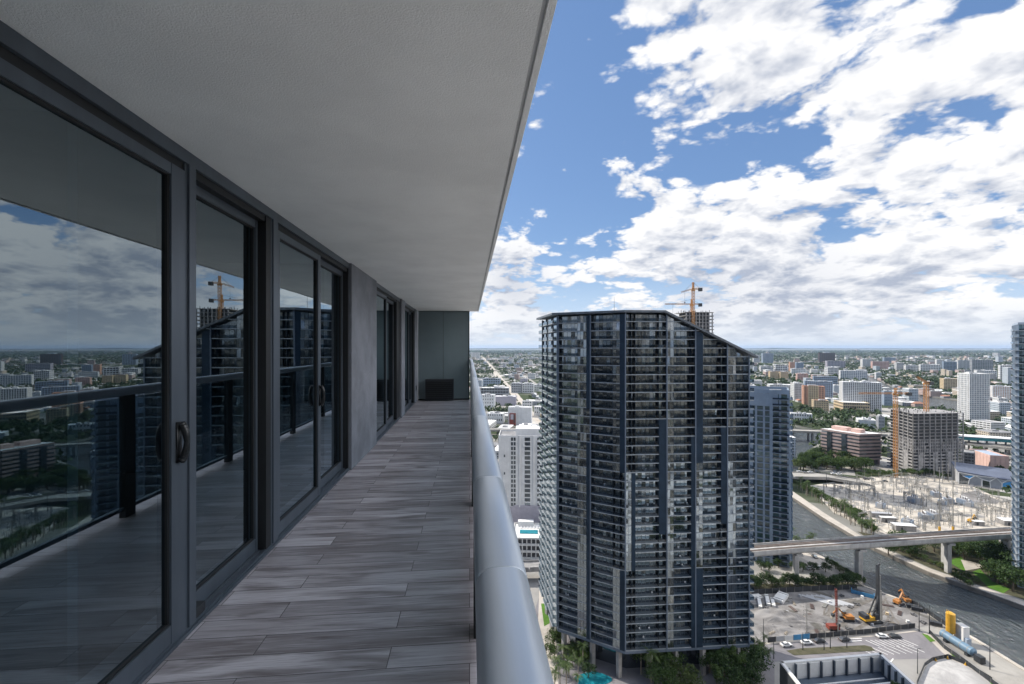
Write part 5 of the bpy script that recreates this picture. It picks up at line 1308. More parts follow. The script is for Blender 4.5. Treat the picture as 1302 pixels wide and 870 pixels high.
# highway behind the brown office
hz = 11
hp = [G(940, 547, hz), G(1003, 547, hz), G(1043, 548.5, hz), G(1125, 552, hz), G(1160, 553, hz)]
t = deck_bridge('elevated_highway', 'pale elevated highway crossing the river behind the brown office', 'highway', hp, 17, hz, 1.8, 'road', None)
for p in lerp_pts(hp, 9):
    for s_ in (-4, 4): b = MB(); b.box((p[0]+FW[0]*s_, p[1]+FW[1]*s_, hz/2-2), (1.8, 1.8, hz+1.2)); b.build('pier', 'rconc', t)
hp = [G(1226, 563, 12), G(1260, 567, 12), G(1330, 575, 12)]
deck_bridge('station_viaduct', 'concrete viaduct below the teal station canopy', 'viaduct', hp, 11, 12, 1.6, 'road', [(p, 10.3) for p in lerp_pts(hp, 7)])
t = thing('station', 'long metro station with a dark teal canopy behind the unfinished tower', 'station', (0, 0, 0))
hp = [G(1210, 556, 17), G(1260, 559, 17), G(1330, 564, 17)]
b = strip('platform', hp, 12, 12, 'road', 1.5); b.parent = t
b = strip('canopy', hp, 15, 20, 'roofw', .8); b.parent = t
b = MB()
for a, c in zip(hp, hp[1:]):
    b.bar((a[0]-FW[0]*7.3, a[1]-FW[1]*7.3, 17.6), (c[0]-FW[0]*7.3, c[1]-FW[1]*7.3, 17.6), .4, 3.2)
b.build('teal_fascia', 'teal', t)
for p in lerp_pts(hp, 10): b = MB(); b.box((p[0], p[1], 10), (1.2, 1.2, 19.4)); b.build('column', 'rconc', t)
hp = [G(1226, 573, 8), G(1262, 578, 8), G(1330, 588, 8)]
deck_bridge('ramp_viaduct', 'lower pale ramp viaduct in front of the station viaduct', 'viaduct', hp, 9, 8, 1.4, 'road', [(p, 6.5) for p in lerp_pts(hp, 6)])
# low road bridge over the river
hp = [G(930, 600, 5), G(1004, 604, 5), G(1046, 604, 5), G(1100, 607, 5)]
deck_bridge('road_bridge', 'low pale road bridge over the river in front of the brown office', 'bridge', hp, 17, [5, 5, 4.4, 0.5], 1.4, 'road', [(p, 3.5) for p in lerp_pts(hp, 7)[:5]])
# metro bridge
def metro():
    ZD = 18.5
    px = [(890, 704), (955, 699.5), (1012, 694), (1092, 687), (1150, 682), (1203, 678.5), (1284, 674), (1400, 670)]
    dd = [252, 246, 241, 236, 237, 241, 265-8, 290]
    pts = [P(a[0], d_) for a, d_ in zip(px, dd)]
    pts = [P(890, 224), P(955, 228.5), P(1012, 232.5), P(1092, 237.5), P(1150, 241.5), P(1203, 245), P(1284, 250), P(1400, 257)]
    t = thing('metro_bridge', 'long concrete rail bridge with rusty tracks crossing the river on tall twin piers', 'bridge', (0, 0, 0))
    zz = [ZD]*len(pts)
    o = strip('deck', pts, 8.8, ZD, 'pconc', 1.2); o.parent = t
    for sgn in (-1, 1):
        off = []
        for i in range(len(pts)):
            a = pts[max(0, i-1)]; c = pts[min(len(pts)-1, i+1)]; d_ = Vector((c[0]-a[0], c[1]-a[1])).normalized(); off.append((-d_.y, d_.x))
        b = MB()
        for i in range(len(pts)-1):
            q0 = (pts[i][0]+off[i][0]*sgn*4.25, pts[i][1]+off[i][1]*sgn*4.25); q1 = (pts[i+1][0]+off[i+1][0]*sgn*4.25, pts[i+1][1]+off[i+1][1]*sgn*4.25)
            b.bar((*q0, ZD+.4), (*q1, ZD+.4), .3, .8)
        b.build('parapet', 'pconc', t)
        o = strip('track_bed', [(p[0]+f[0]*sgn*2.2, p[1]+f[1]*sgn*2.2) for p, f in zip(pts, off)], 2.8, ZD+.15, 'ballast', .14); o.parent = t
        for r_ in (1.5, 2.9):
            b = MB()
            for i in range(len(pts)-1):
                q0 = (pts[i][0]+off[i][0]*sgn*r_, pts[i][1]+off[i][1]*sgn*r_); q1 = (pts[i+1][0]+off[i+1][0]*sgn*r_, pts[i+1][1]+off[i+1][1]*sgn*r_)
                b.bar((*q0, ZD+.28), (*q1, ZD+.28), .16, .22)
            b.build('rail', 'steel', t)
    b = strip('girder', pts, 5.0, ZD-1.2, 'pconc', 1.5); b.parent = t
    for x, d_ in ((1012, 232.5), (1092, 237.5), (1203.5, 245), (1278, 249.7)):
        p = P(x, d_)
        for s_ in (-2.6, 2.6):
            b = MB(); b.box((p[0]+RT[0]*s_*.62+FW[0]*s_, p[1]+RT[1]*s_*.62+FW[1]*s_, (ZD-3.5)/2-1.5), (2.1, 2.1, ZD-.6), 0, -YAW); b.build('pier', 'pconc', t)
        b = MB(); b.box((*p, ZD-3.4), (3.4, 7, 1.2), 0, -YAW); b.build('pier_cap', 'pconc', t)
    for px_ in (964, 1040, 1130, 1240): occ(*P(px_, 242), 8)
metro()
# metromover tracks behind the dark tower, left
hp = [G(640, 722, 6), G(672, 722, 6), G(712, 720, 6), G(760, 716, 6)]
deck_bridge('rail_viaduct', 'low double rail viaduct squeezed between the handrail and the dark tower', 'viaduct', hp, 8, 7, 1.4, 'rconc', [(p, 5.5) for p in lerp_pts(hp, 5)])
# ------------------------------------------------------------------ building at the bottom right with a sunken roof court
def court_building():
    z = 22.0
    A, Bq, Cq, Dq = G(992, 841, z), G(1120, 830, z), G(1166, 872, z), G(1030, 890, z)
    Cq = (Bq[0]+(Cq[0]-Bq[0])*1.5, Bq[1]+(Cq[1]-Bq[1])*1.5); Dq = (A[0]+(Dq[0]-A[0])*1.3, A[1]+(Dq[1]-A[1])*1.3)
    foot = [A, Bq, Cq, Dq]; ctr = (sum(p[0] for p in foot)/4, sum(p[1] for p in foot)/4)
    for p in foot+[ctr]: occ(*p, 16)
    t = thing('court_building', 'grey building with a sunken roof court lined by pale wall panels at the bottom right', 'building')
    ins = lambda k: [(p[0]+(ctr[0]-p[0])*k, p[1]+(ctr[1]-p[1])*k) for p in foot]
    lp = lambda P_, Q_, k: (P_[0]+(Q_[0]-P_[0])*k, P_[1]+(Q_[1]-P_[1])*k)
    b = MB(); b.prism(foot, 0, z-5.5); b.build('wall', 'grey', t)
    th = 0.9
    inn = []
    def shift(P_, Q_, d):
        e = Vector((Q_[0]-P_[0], Q_[1]-P_[1])).normalized(); nv = Vector((-e.y, e.x))
        if nv.dot(Vector((ctr[0]-P_[0], ctr[1]-P_[1]))) < 0: nv = -nv
        return (P_[0]+nv.x*d, P_[1]+nv.y*d), (Q_[0]+nv.x*d, Q_[1]+nv.y*d)
    for P_, Q_ in ((A, Bq), (Bq, Cq), (Cq, Dq), (Dq, A)):
        p2, q2 = shift(P_, Q_, th); b = MB(); b.prism([P_, Q_, q2, p2], z-5.49, z); b.build('parapet', 'white2', t)
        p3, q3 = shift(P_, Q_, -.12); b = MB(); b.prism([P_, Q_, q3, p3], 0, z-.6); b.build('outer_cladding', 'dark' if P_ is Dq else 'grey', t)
        n = 8; e = Vector((Q_[0]-P_[0], Q_[1]-P_[1])); an = math.atan2(e.y, e.x)
        for k in range(1, n):
            a = lp(p2, q2, k/n); aa, _ = shift(a, lp(p2, q2, min(1, k/n+.01)), .35)
            b = MB(); b.box((aa[0], aa[1], z-2.9), (0.35, 0.7, 5.0), 0, an); b.build('buttress', 'frame', t)
            if k < n:
                a2 = lp(p2, q2, (k+.5)/n)
                aa, _ = shift(a2, lp(p2, q2, min(1, (k+.5)/n+.01)), .1)
                b = MB(); b.box((aa[0], aa[1], z-2.6), (e.length/n-1.0, .16, 4.0), 0, an); b.build('wall_panel', 'white2', t)
    fl = ins(.03); b = MB(); b.prism(fl, z-5.49, z-5.3); b.build('court_floor', 'court', t)
    # near half: green roof behind a low wall
    g0, g1 = lp(A, Dq, .42), lp(Bq, Cq, .36)
    b = MB(); b.prism([lp(g0, g1, .03), lp(g0, g1, .97), lp(lp(A, Dq, .45), lp(Bq, Cq, .39), .97), lp(lp(A, Dq, .45), lp(Bq, Cq, .39), .03)], z-5.3, z-3.4); b.build('low_wall', 'white2', t)
    b = MB(); b.prism([lp(lp(A, Dq, .455), lp(Bq, Cq, .395), .03), lp(lp(A, Dq, .455), lp(Bq, Cq, .395), .97), lp(Dq, Cq, .97), lp(Dq, Cq, .03)], z-5.3, z-4.0); b.build('roof_garden_bed', 'soil', t)
    b = MB(); b.prism([lp(lp(A, Dq, .20), lp(Bq, Cq, .18), .06), lp(lp(A, Dq, .20), lp(Bq, Cq, .18), .94), lp(lp(A, Dq, .22), lp(Bq, Cq, .20), .94), lp(lp(A, Dq, .22), lp(Bq, Cq, .20), .06)], z-5.29, z-5.0); b.build('court_kerb', 'slab_edge', t)
    return foot, z, ctr
CB, CBZ, CBC = court_building()

# ------------------------------------------------------------------ substation
def gantry():
    o = thing('steel_gantry', 'grey lattice steel gantry standing in the sunlit substation yard', 'gantry', (0, 0, 0), 0, 'steel gantries in the substation yard')
    for x in (-6, 6):
        b = MB(); lattice(b, (x, 0, 0), (x, 0, 7.6), 0.7, 1.5, t=.10); b.bar((x, 0, 7.6), (x, 0, 9.4), .08); b.build('leg', 'steel', o)
    b = MB(); lattice(b, (-6, 0, 7.3), (6, 0, 7.3), .6, 1.4, t=.10); b.build('crossbeam', 'steel', o)
    for x in (-4, 0, 4): b = MB(); b.tube((x, 0, 6.9), (x, 0, 5.6), .14, .14, 6); b.build('insulator', 'dbrown', o)
    return o
def breaker():
    o = thing('circuit_breaker', 'grey switchgear stand with three insulators in the substation yard', 'switchgear', (0, 0, 0), 0, 'switchgear stands in the substation yard')
    b = MB()
    for x in (-2, 0, 2): b.bar((x, 0, 0), (x, 0, 2.6), .22)
    b.bar((-2.4, 0, 2.6), (2.4, 0, 2.6), .3); b.build('stand', 'steel', o)
    for x in (-2, 0, 2): b = MB(); b.tube((x, 0, 2.7), (x, 0, 5.0), .2, .16, 7); b.tube((x, 0, 5), (x+.3, .8, 6), .08, .06, 5); b.build('insulator', 'grey', o)
    b = MB(); b.box((0, -.6, 1.2), (1.3, .8, 1.4)); b.build('control_box', 'white2', o)
    return o
def transformer():
    o = thing('transformer', 'grey power transformer with cooling fins in the substation yard', 'transformer', (0, 0, 0), 0, 'power transformers in the substation yard')
    b = MB(); b.box((0, 0, 2.2), (6, 3.4, 3.6)); b.build('tank', 'grey', o)
    for sx_ in (-1, 1):
        b = MB()
        for i in range(8): b.box((-2.6+i*.75, sx_*2.3, 2.3), (.3, 1.1, 2.8))
        b.build('radiator', 'bluegrey', o)
    b = MB(); b.tube((-2.4, 0, 5.2), (1.6, 0, 5.2), .55, .55, 10); b.build('conservator', 'white2', o)
    for x in (-1.6, 0, 1.6): b = MB(); b.tube((x, .6, 4), (x, .9, 5.9), .22, .12, 7); b.build('bushing', 'dbrown', o)
    b = MB(); b.box((0, 0, .2), (7.5, 6.4, .4)); b.build('plinth', 'rconc', o)
    return o
SUBPOLY = [G(*p) for p in [(1050,626),(1100,612),(1180,608),(1222,616),(1284,645),(1296,668),(1240,672),(1150,678),(1100,668)]]
sub_c = (sum(p[0] for p in SUBPOLY)/9, sum(p[1] for p in SUBPOLY)/9); occ(*sub_c, 62)
for p in SUBPOLY: occ(*p, 20)
def scatter_in(poly, n, dmin, seed, taken):
    rr = random.Random(seed); xs = [p[0] for p in poly]; ys = [p[1] for p in poly]; out = []; tries = 0
    while len(out) < n and tries < 20000:
        tries += 1; p = (rr.uniform(min(xs), max(xs)), rr.uniform(min(ys), max(ys)))
        if inside(p, poly) and all(math.dist(p, q[:2]) > dmin+q[2] for q in taken): out.append(p); taken.append((p[0], p[1], dmin*.5))
    return out
AN = -YAW+.35
taken = []
g0 = gantry(); i = 0
ux, uy = math.cos(AN), math.sin(AN)
for a in range(-7, 8):
    for c in range(-5, 6):
        rr = random.Random(a*31+c); x = sub_c[0]+ux*a*14.5-uy*c*11; y = sub_c[1]+uy*a*14.5+ux*c*11
        if inside((x, y), SUBPOLY) and rr.random() < .42:
            r = AN+(math.pi/2 if rr.random() < .25 else 0)
            if i == 0: g0.location = (x, y, .08); g0.rotation_euler = (0, 0, r)
            else: copy_tree(g0, (x, y, .08), r, scale=(1, 1, rr.choice([.75, .9, 1.0, 1.15])))
            i += 1; taken.append((x, y, 1.0))
tr0 = transformer()
for i, (px, py) in enumerate([(1154, 668), (1176, 661), (1186, 660), (1199, 642), (1206, 640), (1226, 642), (1232, 644), (1190, 632), (1163, 640), (1120, 646)]):
    g = G(px, py)
    if i == 0: tr0.location = (*g, .1); tr0.rotation_euler = (0, 0, AN+.3)
    else: copy_tree(tr0, (*g, .1), AN+.3+(i % 3)*.5, scale=.9+.1*(i % 3))
    taken.append((*g, 4))
br0 = breaker()
for i, p in enumerate(scatter_in(SUBPOLY, 165, 2.6, 5, taken)):
    if i == 0: br0.location = (*p, .08); br0.rotation_euler = (0, 0, AN)
    else: copy_tree(br0, (*p, .08), AN+(i % 4)*math.pi/2, scale=.55+.08*(i % 5))
# overhead busbars and lightning rods
for i, p in enumerate(scatter_in(SUBPOLY, 14, 5, 9, [])):
    b = MB(); b.tube((0, 0, 0), (0, 0, 17), .16, .05, 6); o = b.build('lightning_rod', 'steel', loc=(*p, .08))
    tag(o, 'thin grey lightning rod standing among the substation gantries', 'lightning rod', 'lightning rods in the substation yard')
for i, (x0, y0, x1, y1) in enumerate([(1060, 632, 1180, 618), (1075, 640, 1230, 622), (1100, 650, 1262, 634), (1130, 662, 1280, 648), (1150, 672, 1284, 660), (1150, 668, 1100, 622), (1200, 668, 1150, 615)]):
    p0, p1 = G(x0, y0), G(x1, y1)
    b = MB()
    for k in (-1.5, 0, 1.5): b.bar((p0[0]+FW[0]*k, p0[1]+FW[1]*k, 6.4), (p1[0]+FW[0]*k, p1[1]+FW[1]*k, 6.4), .14)
    for k in range(9):
        f = k/8; b.bar((p0[0]+(p1[0]-p0[0])*f, p0[1]+(p1[1]-p0[1])*f, 0), (p0[0]+(p1[0]-p0[0])*f, p0[1]+(p1[1]-p0[1])*f, 6.4), .2)
    tag(b.build('busbar', 'steel'), 'long triple grey busbar on posts crossing the substation yard', 'busbar', 'busbars in the substation yard')
# two tall poles with yellow feet at the metro bridge, more tall poles
def tall_pole(px, py, h, lab, foot=None, r=.45, m='steel', arms=0, grp=None):
    p = G(px, py); o = thing('utility_pole', lab, 'pole', (*p, 0), -YAW, grp)
    b = MB(); b.tube((0, 0, 0), (0, 0, h), r, r*.45, 9); b.build('shaft', m, o, smooth=False)
    if foot: b = MB(); b.tube((0, 0, 0), (0, 0, 3.2), r*1.9, r*1.7, 10); b.build('foot_sleeve', foot, o)
    for k in range(arms):
        b = MB(); z = h-.8-k*1.6; b.bar((-1.6, 0, z), (1.6, 0, z), .14)
        for x in (-1.4, -.5, .5, 1.4): b.tube((x, 0, z+.08), (x, 0, z+.45), .07, .05, 5)
        b.build('crossarm', m, o)
    return o
tall_pole(1195, 676, 42, 'left one of two tall grey poles with yellow feet by the rail bridge', 'yellow', .36)
tall_pole(1212, 676, 43, 'right one of two tall grey poles with yellow feet by the rail bridge', 'yellow', .36)
tall_pole(1215, 612, 28, 'tall pale pole at the corner of the substation near the pavilion', None, .4)
tall_pole(1051, 620, 13, 'dark pole on the road bridge at the left end of the substation', None, .3, 'dark')
for px, py, h in ((1188, 612, 22), (1199, 615, 20), (1206, 613, 18)):
    tall_pole(px, py, h, 'pale steel mast in the row along the back of the substation', None, .25, grp='steel masts at the back of the substation')
# yard sheds
for (px, py, w, d, h, lab, m) in ((1149, 674, 12, 5, 3.4, 'white roofed control shed beside the rail bridge in the substation', 'white'), (1129, 664, 9, 3, 3.2, 'pale container at the left side of the substation', 'white2'),
                            (1120, 658, 13, 3, 3.0, 'long pale trailer at the left edge of the substation', 'grey'), (1282, 667, 9, 6, 3.2, 'white shed at the right end of the substation', 'white'), (1244, 668, 6, 2.6, 2.6, 'pale grey container beside the yellow loader', 'white2')):
    p = G(px, py); o = thing('yard_shed', lab, 'shed', (*p, .08), AN-.5)
    b = MB(); b.box((0, 0, h/2), (w, d, h)); b.build('wall', 'rconc', o); b = MB(); b.box((0, 0, h+.1), (w+.5, d+.5, .25)); b.build('roof', m, o); b = MB(); b.box((-w*.2, -d/2-.04, 1.1), (1.1, .1, 2.2)); b.build('door', 'dark', o)

# ------------------------------------------------------------------ vehicles
def car(label, paint, group='cars near the construction site', cat='car', glass='glass'):
    o = thing('parked_car', label, cat, (0, 0, 0), 0, group)
    prof = [(-2.25, .35), (-2.3, .75), (-2.1, .95), (-1.2, 1.0), (.95, .98), (2.05, .82), (2.28, .62), (2.25, .35)]
    b = MB(); n = len(prof)
    L = []
    for y, k in ((-.88, .94), (-.80, 1), (.80, 1), (.88, .94)):
        L.append(b.addv([(x, y, .35+(z-.35)*k) for x, z in prof]))
    for q in range(3):
        for i in range(n): l = (i+1) % n; b.face((L[q]+i, L[q]+l, L[q+1]+l, L[q+1]+i))
    b.face([L[0]+i for i in range(n)][::-1]); b.face([L[3]+i for i in range(n)]); b.build('body', paint, o)
    cab = [(-1.75, .98), (-1.15, 1.42), (.25, 1.45), (1.05, .99)]
    b = MB(); i0 = b.addv([(x, -.74+(.14 if z > 1.2 else 0), z) for x, z in cab]); i1 = b.addv([(x, .74-(.14 if z > 1.2 else 0), z) for x, z in cab])
    for i in range(4): l = (i+1) % 4; b.face((i0+i, i0+l, i1+l, i1+i))
    b.face([i0+i for i in range(4)][::-1]); b.face([i1+i for i in range(4)]); b.build('window', glass, o)
    b = MB(); b.box((-.45, 0, 1.455), (1.42, 1.16, .04)); b.build('roof', paint, o)
    for x in (-1.4, 1.4):
        for y in (-.82, .82): b = MB(); b.tube((x, y-.1, .34), (x, y+.1, .34), .34, .34, 12); b.tube((x, y-.108, .34), (x, y+.108, .34), .19, .19, 8, 1); b.build('wheel', ['tyre', 'steel'], o)
    for y in (-.6, .6):
        b = MB(); b.box((2.2, y, .66), (.12, .3, .12)); b.build('headlight', 'white', o)
        b = MB(); b.box((-2.27, y, .75), (.1, .3, .12)); b.build('taillight', 'red', o)
    return o
def heading(px, py, px2, py2): a, c = G(px, py), G(px2, py2); return math.atan2(c[1]-a[1], c[0]-a[0])
cols = {'white': car('white car parked first from the left on the street by the site fence', 'white'), 'dark': car('dark car parked behind the second white car on the street', 'dark'), 'steel': car('silver car in the street', 'steel')}
used = set()
def put_car(kind, px, py, lab, hd, grp=None):
    g = G(px, py); o = cols[kind]
    if kind in used: o = copy_tree(o, (*g, .12), hd, lab)
    else: o.location = (*g, .12); o.rotation_euler = (0, 0, hd); o['label'] = lab; used.add(kind)
    if grp: o['group'] = grp
hd = heading(968, 824, 1108, 812)
put_car('white', 1000, 822, 'white car parked leftmost on the street by the site fence', hd)
put_car('white', 1026, 819, 'white car on the street just left of a dark green car', hd)
put_car('dark', 1042, 817, 'dark car on the street between two white cars and the lamp pole', hd)
put_car('dark', 1074, 815, 'dark car alone on the street right of the lamp pole', hd+.05)
put_car('white', 1122, 811, 'white pickup sized car in the open lot beside a dark car', hd-.1)
put_car('dark', 1138, 811, 'dark car in the open lot right beside the white pickup', hd-.1)
q = heading(1020, 700, 1070, 738)
put_car('steel', 1036, 709, 'silver car driving on the quay road under the rail bridge', q, 'cars on the quay road')
for i, px in enumerate((1030, 1036, 1042)): put_car('white', px, 724-i*.3, 'white car parked under the small round trees behind the rail bridge', AN, 'cars parked behind the rail bridge')
rr = random.Random(22)
for i in range(26):
    a = (i+rr.random()*.7)/26; p0, p1 = G(690, 538), G(625, 467); sd = rr.choice([-3, 3]); an = math.atan2(p1[1]-p0[1], p1[0]-p0[0])
    put = copy_tree(cols[rr.choice(['white', 'dark', 'steel'])], (p0[0]+(p1[0]-p0[0])*a-math.sin(an)*sd, p0[1]+(p1[1]-p0[1])*a+math.cos(an)*sd, .14), an+(math.pi if sd > 0 else 0), 'small car driving on the long avenue left of the dark tower'); put['group'] = 'cars on the long avenue'
rr = random.Random(21)
for i in range(16):
    a = rr.random(); p0, p1 = G(1003, 600, 5), G(1120, 604, 5)
    put = copy_tree(cols[rr.choice(['white', 'dark', 'steel'])], (p0[0]+(p1[0]-p0[0])*a+FW[0]*rr.uniform(-5, 5), p0[1]+(p1[1]-p0[1])*a+FW[1]*rr.uniform(-5, 5), 5.05 if a < .6 else 0.3), AN-.35, 'small car crossing the low road bridge in front of the brown office'); put['group'] = 'cars on the low road bridge'
for i in range(14):
    a = rr.random(); p0, p1 = G(1120, 601), G(1228, 607)
    put = copy_tree(cols[rr.choice(['white', 'dark', 'steel'])], (p0[0]+(p1[0]-p0[0])*a+FW[0]*rr.uniform(-3, 8), p0[1]+(p1[1]-p0[1])*a+FW[1]*rr.uniform(-3, 8), .15), rr.choice([AN-.35, AN+1.2]), 'small vehicle parked in front of the unfinished tower'); put['group'] = 'vehicles before the unfinished tower'
for i in range(9):
    p = G(905+i*0.5+rr.uniform(-14, 40), 846+rr.uniform(-12, 16)); put = copy_tree(cols[rr.choice(['white', 'dark', 'steel'])], (*p, .12), rr.choice([1.1, -.2]), 'car parked in the shaded forecourt of the dark tower'); put['group'] = 'cars in the shaded forecourt'
# parking lot markings
b = MB()
for row, (x0, y0, x1, y1) in enumerate([(1120, 823, 1168, 822), (1113, 834, 1176, 830)]):
    p0, p1 = G(x0, y0), G(x1, y1)
    for i in range(9):
        p = (p0[0]+(p1[0]-p0[0])*i/8, p0[1]+(p1[1]-p0[1])*i/8); d_ = Vector((-.55, 1)).normalized()
        b.bar((p[0], p[1], .075), (p[0]+d_.x*5, p[1]+d_.y*5, .075), .22, .012)
for (x0, y0, x1, y1) in ((1132, 843, 1136, 838), (1080, 813, 1096, 812), (1080, 816, 1096, 815)): b.bar((*G(x0, y0), .075), (*G(x1, y1), .075), .35, .012)
struct(b.build('parking_markings', 'marking'))

# ------------------------------------------------------------------ construction site equipment
def fence_run(name, label, pts, h, m, seg=3.0, mats=None, group='site fences'):
    t = thing(name, label, 'fence', (0, 0, 0), 0, group)
    k = 0
    for a, c in zip(pts, pts[1:]):
        L = math.dist(a, c); n = max(1, int(L/seg))
        for i in range(n):
            p = (a[0]+(c[0]-a[0])*(i+.02)/n, a[1]+(c[1]-a[1])*(i+.02)/n); q = (a[0]+(c[0]-a[0])*(i+.98)/n, a[1]+(c[1]-a[1])*(i+.98)/n)
            b = MB(); b.bar((*p, h/2+.1), (*q, h/2+.1), .07, h-.15)
            b.build('fence_panel', mats[k % len(mats)] if mats else m, t)
            b = MB(); b.bar((*p, 0), (*p, h+.15), .1); b.build('post', 'steel', t); k += 1
fence_run('site_fence', 'site fence with pale, blue and black printed panels left along the street', [G(976, 818), G(1030, 813)], 2.3, 'dark', 3.2, ['dark', 'grey', 'white2', 'blue', 'blue', 'white2', 'grey', 'dark'])
fence_run('site_fence', 'black mesh site fence along the street', [G(1030, 813), G(1108, 806), G(1164, 799)], 2.1, 'dark', 3.4)
fence_run('site_fence', 'black site fence along the river edge', [G(1150, 764), G(1168, 773), G(1197, 793), G(1215, 805)], 2.2, 'dark', 3.4)
fence_run('site_fence', 'dark fence at the back of the construction ground before the trees', [G(955, 757), G(1000, 754), G(1052, 751), G(1090, 750)], 2.6, 'dark', 3.6)
fence_run('site_fence', 'dark fence along the dry verge beside the long tank', [G(1182, 806), G(1200, 825), G(1232, 848), G(1275, 880)], 1.8, 'dark', 3.4)
fence_run('plaza_fence', 'dark curved fence around the white plaza', [G(1166, 872), G(1176, 848), G(1186, 841), G(1206, 837), G(1228, 846), G(1262, 867)], 1.5, 'dark', 2.6)
def drill_rig():
    p = G(1108, 791); o = thing('drilling_rig', 'tall black drilling rig with a yellow body on the construction ground', 'drilling rig', (*p, .1), -YAW+.15)
    for y in (-1.9, 1.9):
        b = MB(); b.box((0, y, .6), (6.2, .9, .75)); b.tube((-3.1, y-.45, .6), (-3.1, y+.45, .6), .55, .55, 10); b.tube((3.1, y-.45, .6), (3.1, y+.45, .6), .55, .55, 10); b.build('crawler_track', 'dark', o)
    b = MB(); b.box((-1.6, 0, 2.0), (5.6, 3.2, 1.5)); b.build('body', 'yellow', o)
    b = MB(); b.box((-3.6, 0, 3.1), (2.2, 3.3, 1.6)); b.build('engine_cover', 'dark', o)
    b = MB(); b.box((1.3, -1.1, 2.7), (1.8, 1.4, 2.2)); b.build('operator_cab', 'dark', o)
    b = MB(); b.box((3.2, 0, 12.5), (.95, .95, 23.4)); b.build('mast', 'dark', o)
    b = MB(); b.bar((3.2, 0, 24.2), (4.3, 0, 24.6), .5); b.bar((3.2, 0, 24.2), (2.2, 0, 24.6), .4); b.tube((3.9, -.3, 24.7), (3.9, .3, 24.7), .5, .5, 10); b.build('mast_head', 'dark', o)
    b = MB(); b.tube((4.2, 0, .2), (4.2, 0, 20), .34, .34, 9); b.build('kelly_bar', 'steel', o)
    b = MB(); b.bar((-.4, .9, 2.8), (2.9, .5, 11), .4); b.bar((-.4, -.9, 2.8), (2.9, -.5, 11), .4); b.bar((0, 0, 2.7), (2.9, 0, 6), .7); b.build('support_strut', 'dark', o)
    b = MB(); b.bar((5.6, .4, 0), (5.2, .4, 13), .5); b.build('casing_pipe', 'steel', o)
drill_rig()
def excavator(px, py, label, paint, rz, arm=True, sc=1.0):
    p = G(px, py); o = thing('excavator', label, 'excavator', (*p, .1), rz); o.scale = (sc,)*3
    for y in (-1.2, 1.2):
        b = MB(); b.box((0, y, .45), (3.4, .6, .6)); b.tube((-1.7, y-.3, .45), (-1.7, y+.3, .45), .45, .45, 9); b.tube((1.7, y-.3, .45), (1.7, y+.3, .45), .45, .45, 9); b.build('crawler_track', 'dark', o)
    b = MB(); b.box((-.5, .2, 1.55), (3.2, 2.3, 1.2)); b.build('body', paint, o)
    b = MB(); b.box((.7, -.75, 2.2), (1.3, 1.0, 1.7)); b.build('operator_cab', 'glass', o)
    b = MB(); b.bar((1.0, .3, 1.9), (3.3, .3, 4.6), .45, .55); b.build('boom', paint, o)
    b = MB(); b.bar((3.3, .3, 4.6), (5.3, .3, 2.6), .35, .42); b.build('stick', paint, o)
    b = MB(); b.prism([(4.9, -.3), (5.8, -.3), (5.8, .9), (4.9, .9)], [1.6, 1.3, 1.3, 1.6], [2.6, 2.2, 2.2, 2.6]); b.build('bucket', 'dark', o)
    return o
excavator(1077, 789, 'dark orange excavator with a curved arm in the middle of the site', 'orange', math.pi-.2, sc=1.1)
excavator(1143, 769, 'orange excavator at the river edge of the site', 'orange', .3, sc=1.0)
excavator(1153, 766, 'second orange machine right beside the excavator at the river edge', 'orange', 1.3, sc=.95)
excavator(1236, 665, 'small yellow loader standing in the substation yard', 'yellow', .3, sc=1.1)
p = G(1064, 801)
o = thing('mobile_crane', 'small red crane with a raised dark boom near the street fence', 'crane', (*p, .1), -YAW)
b = MB(); b.box((-1.6, 0, 1.3), (4.6, 2.3, 1.6)); b.build('body', 'red', o)
for x in (-3, -.4):
    for y in (-1.1, 1.1): b = MB(); b.tube((x, y-.2, .5), (x, y+.2, .5), .5, .5, 10); b.build('wheel', 'tyre', o)
b = MB(); lattice(b, (.2, 0, 2), (2.2, 3.5, 15.5), .6, .9, t=.13); b.build('boom', 'red', o)
b = MB(); b.bar((2.2, 3.5, 15.5), (2.3, 3.2, 5), .08); b.build('cable', 'dark', o)
b = MB(); b.box((.2, -.7, 2.4), (1.2, 1.0, 1.2)); b.build('operator_cab', 'glass', o)
def stack(px, py, lab, n, L, w, h, rz, m):
    p = G(px, py); o = thing('concrete_beam', lab, 'beam', (*p, .1), rz)
    b = MB(); b.box((0, 0, h/2), (w, L, h)); b.build('beam_body', m, o); b = MB()
    for y in (-L*.35, L*.35): b.box((0, y, h+.05), (w*1.05, .25, .1))
    b.build('lifting_band', 'dark', o)
for (px, py, lab, L, w, h, rz) in ((966, 768, 'pale concrete beam leftmost at the back of the site', 9, 1.4, 1.0, -.5), (976, 765, 'pale concrete beam second from the left at the back of the site', 9, 1.6, 1.1, -.5), (983, 768, 'short pale concrete beam beside the wide slab stack', 7, 1.4, 1.0, -.5),
                         (993, 762, 'wide pale concrete slab stack at the back of the site', 9, 4.2, 1.4, -.9), (960, 759, 'pale slab lying against the back fence by the dark tower', 4, 6, .5, 0.1)):
    stack(px, py, lab, 1, L, w, h, rz, 'white2')
for i in range(5):
    p = G(1040+i*6, 764); b = MB(); b.box((0, 0, .12), (1.6, 13, .2)); o = b.build('ground_mat', 'grey', loc=(*p, .1)); o.rotation_euler = (0, 0, .75)
    tag(o, 'long flat grey mat laid on the sand at the back of the site', 'mat', 'grey mats on the sand')
p = G(1097, 757); o = thing('blue_skip', 'long blue steel skip at the river corner of the site', 'skip', (*p, .1), -.75)
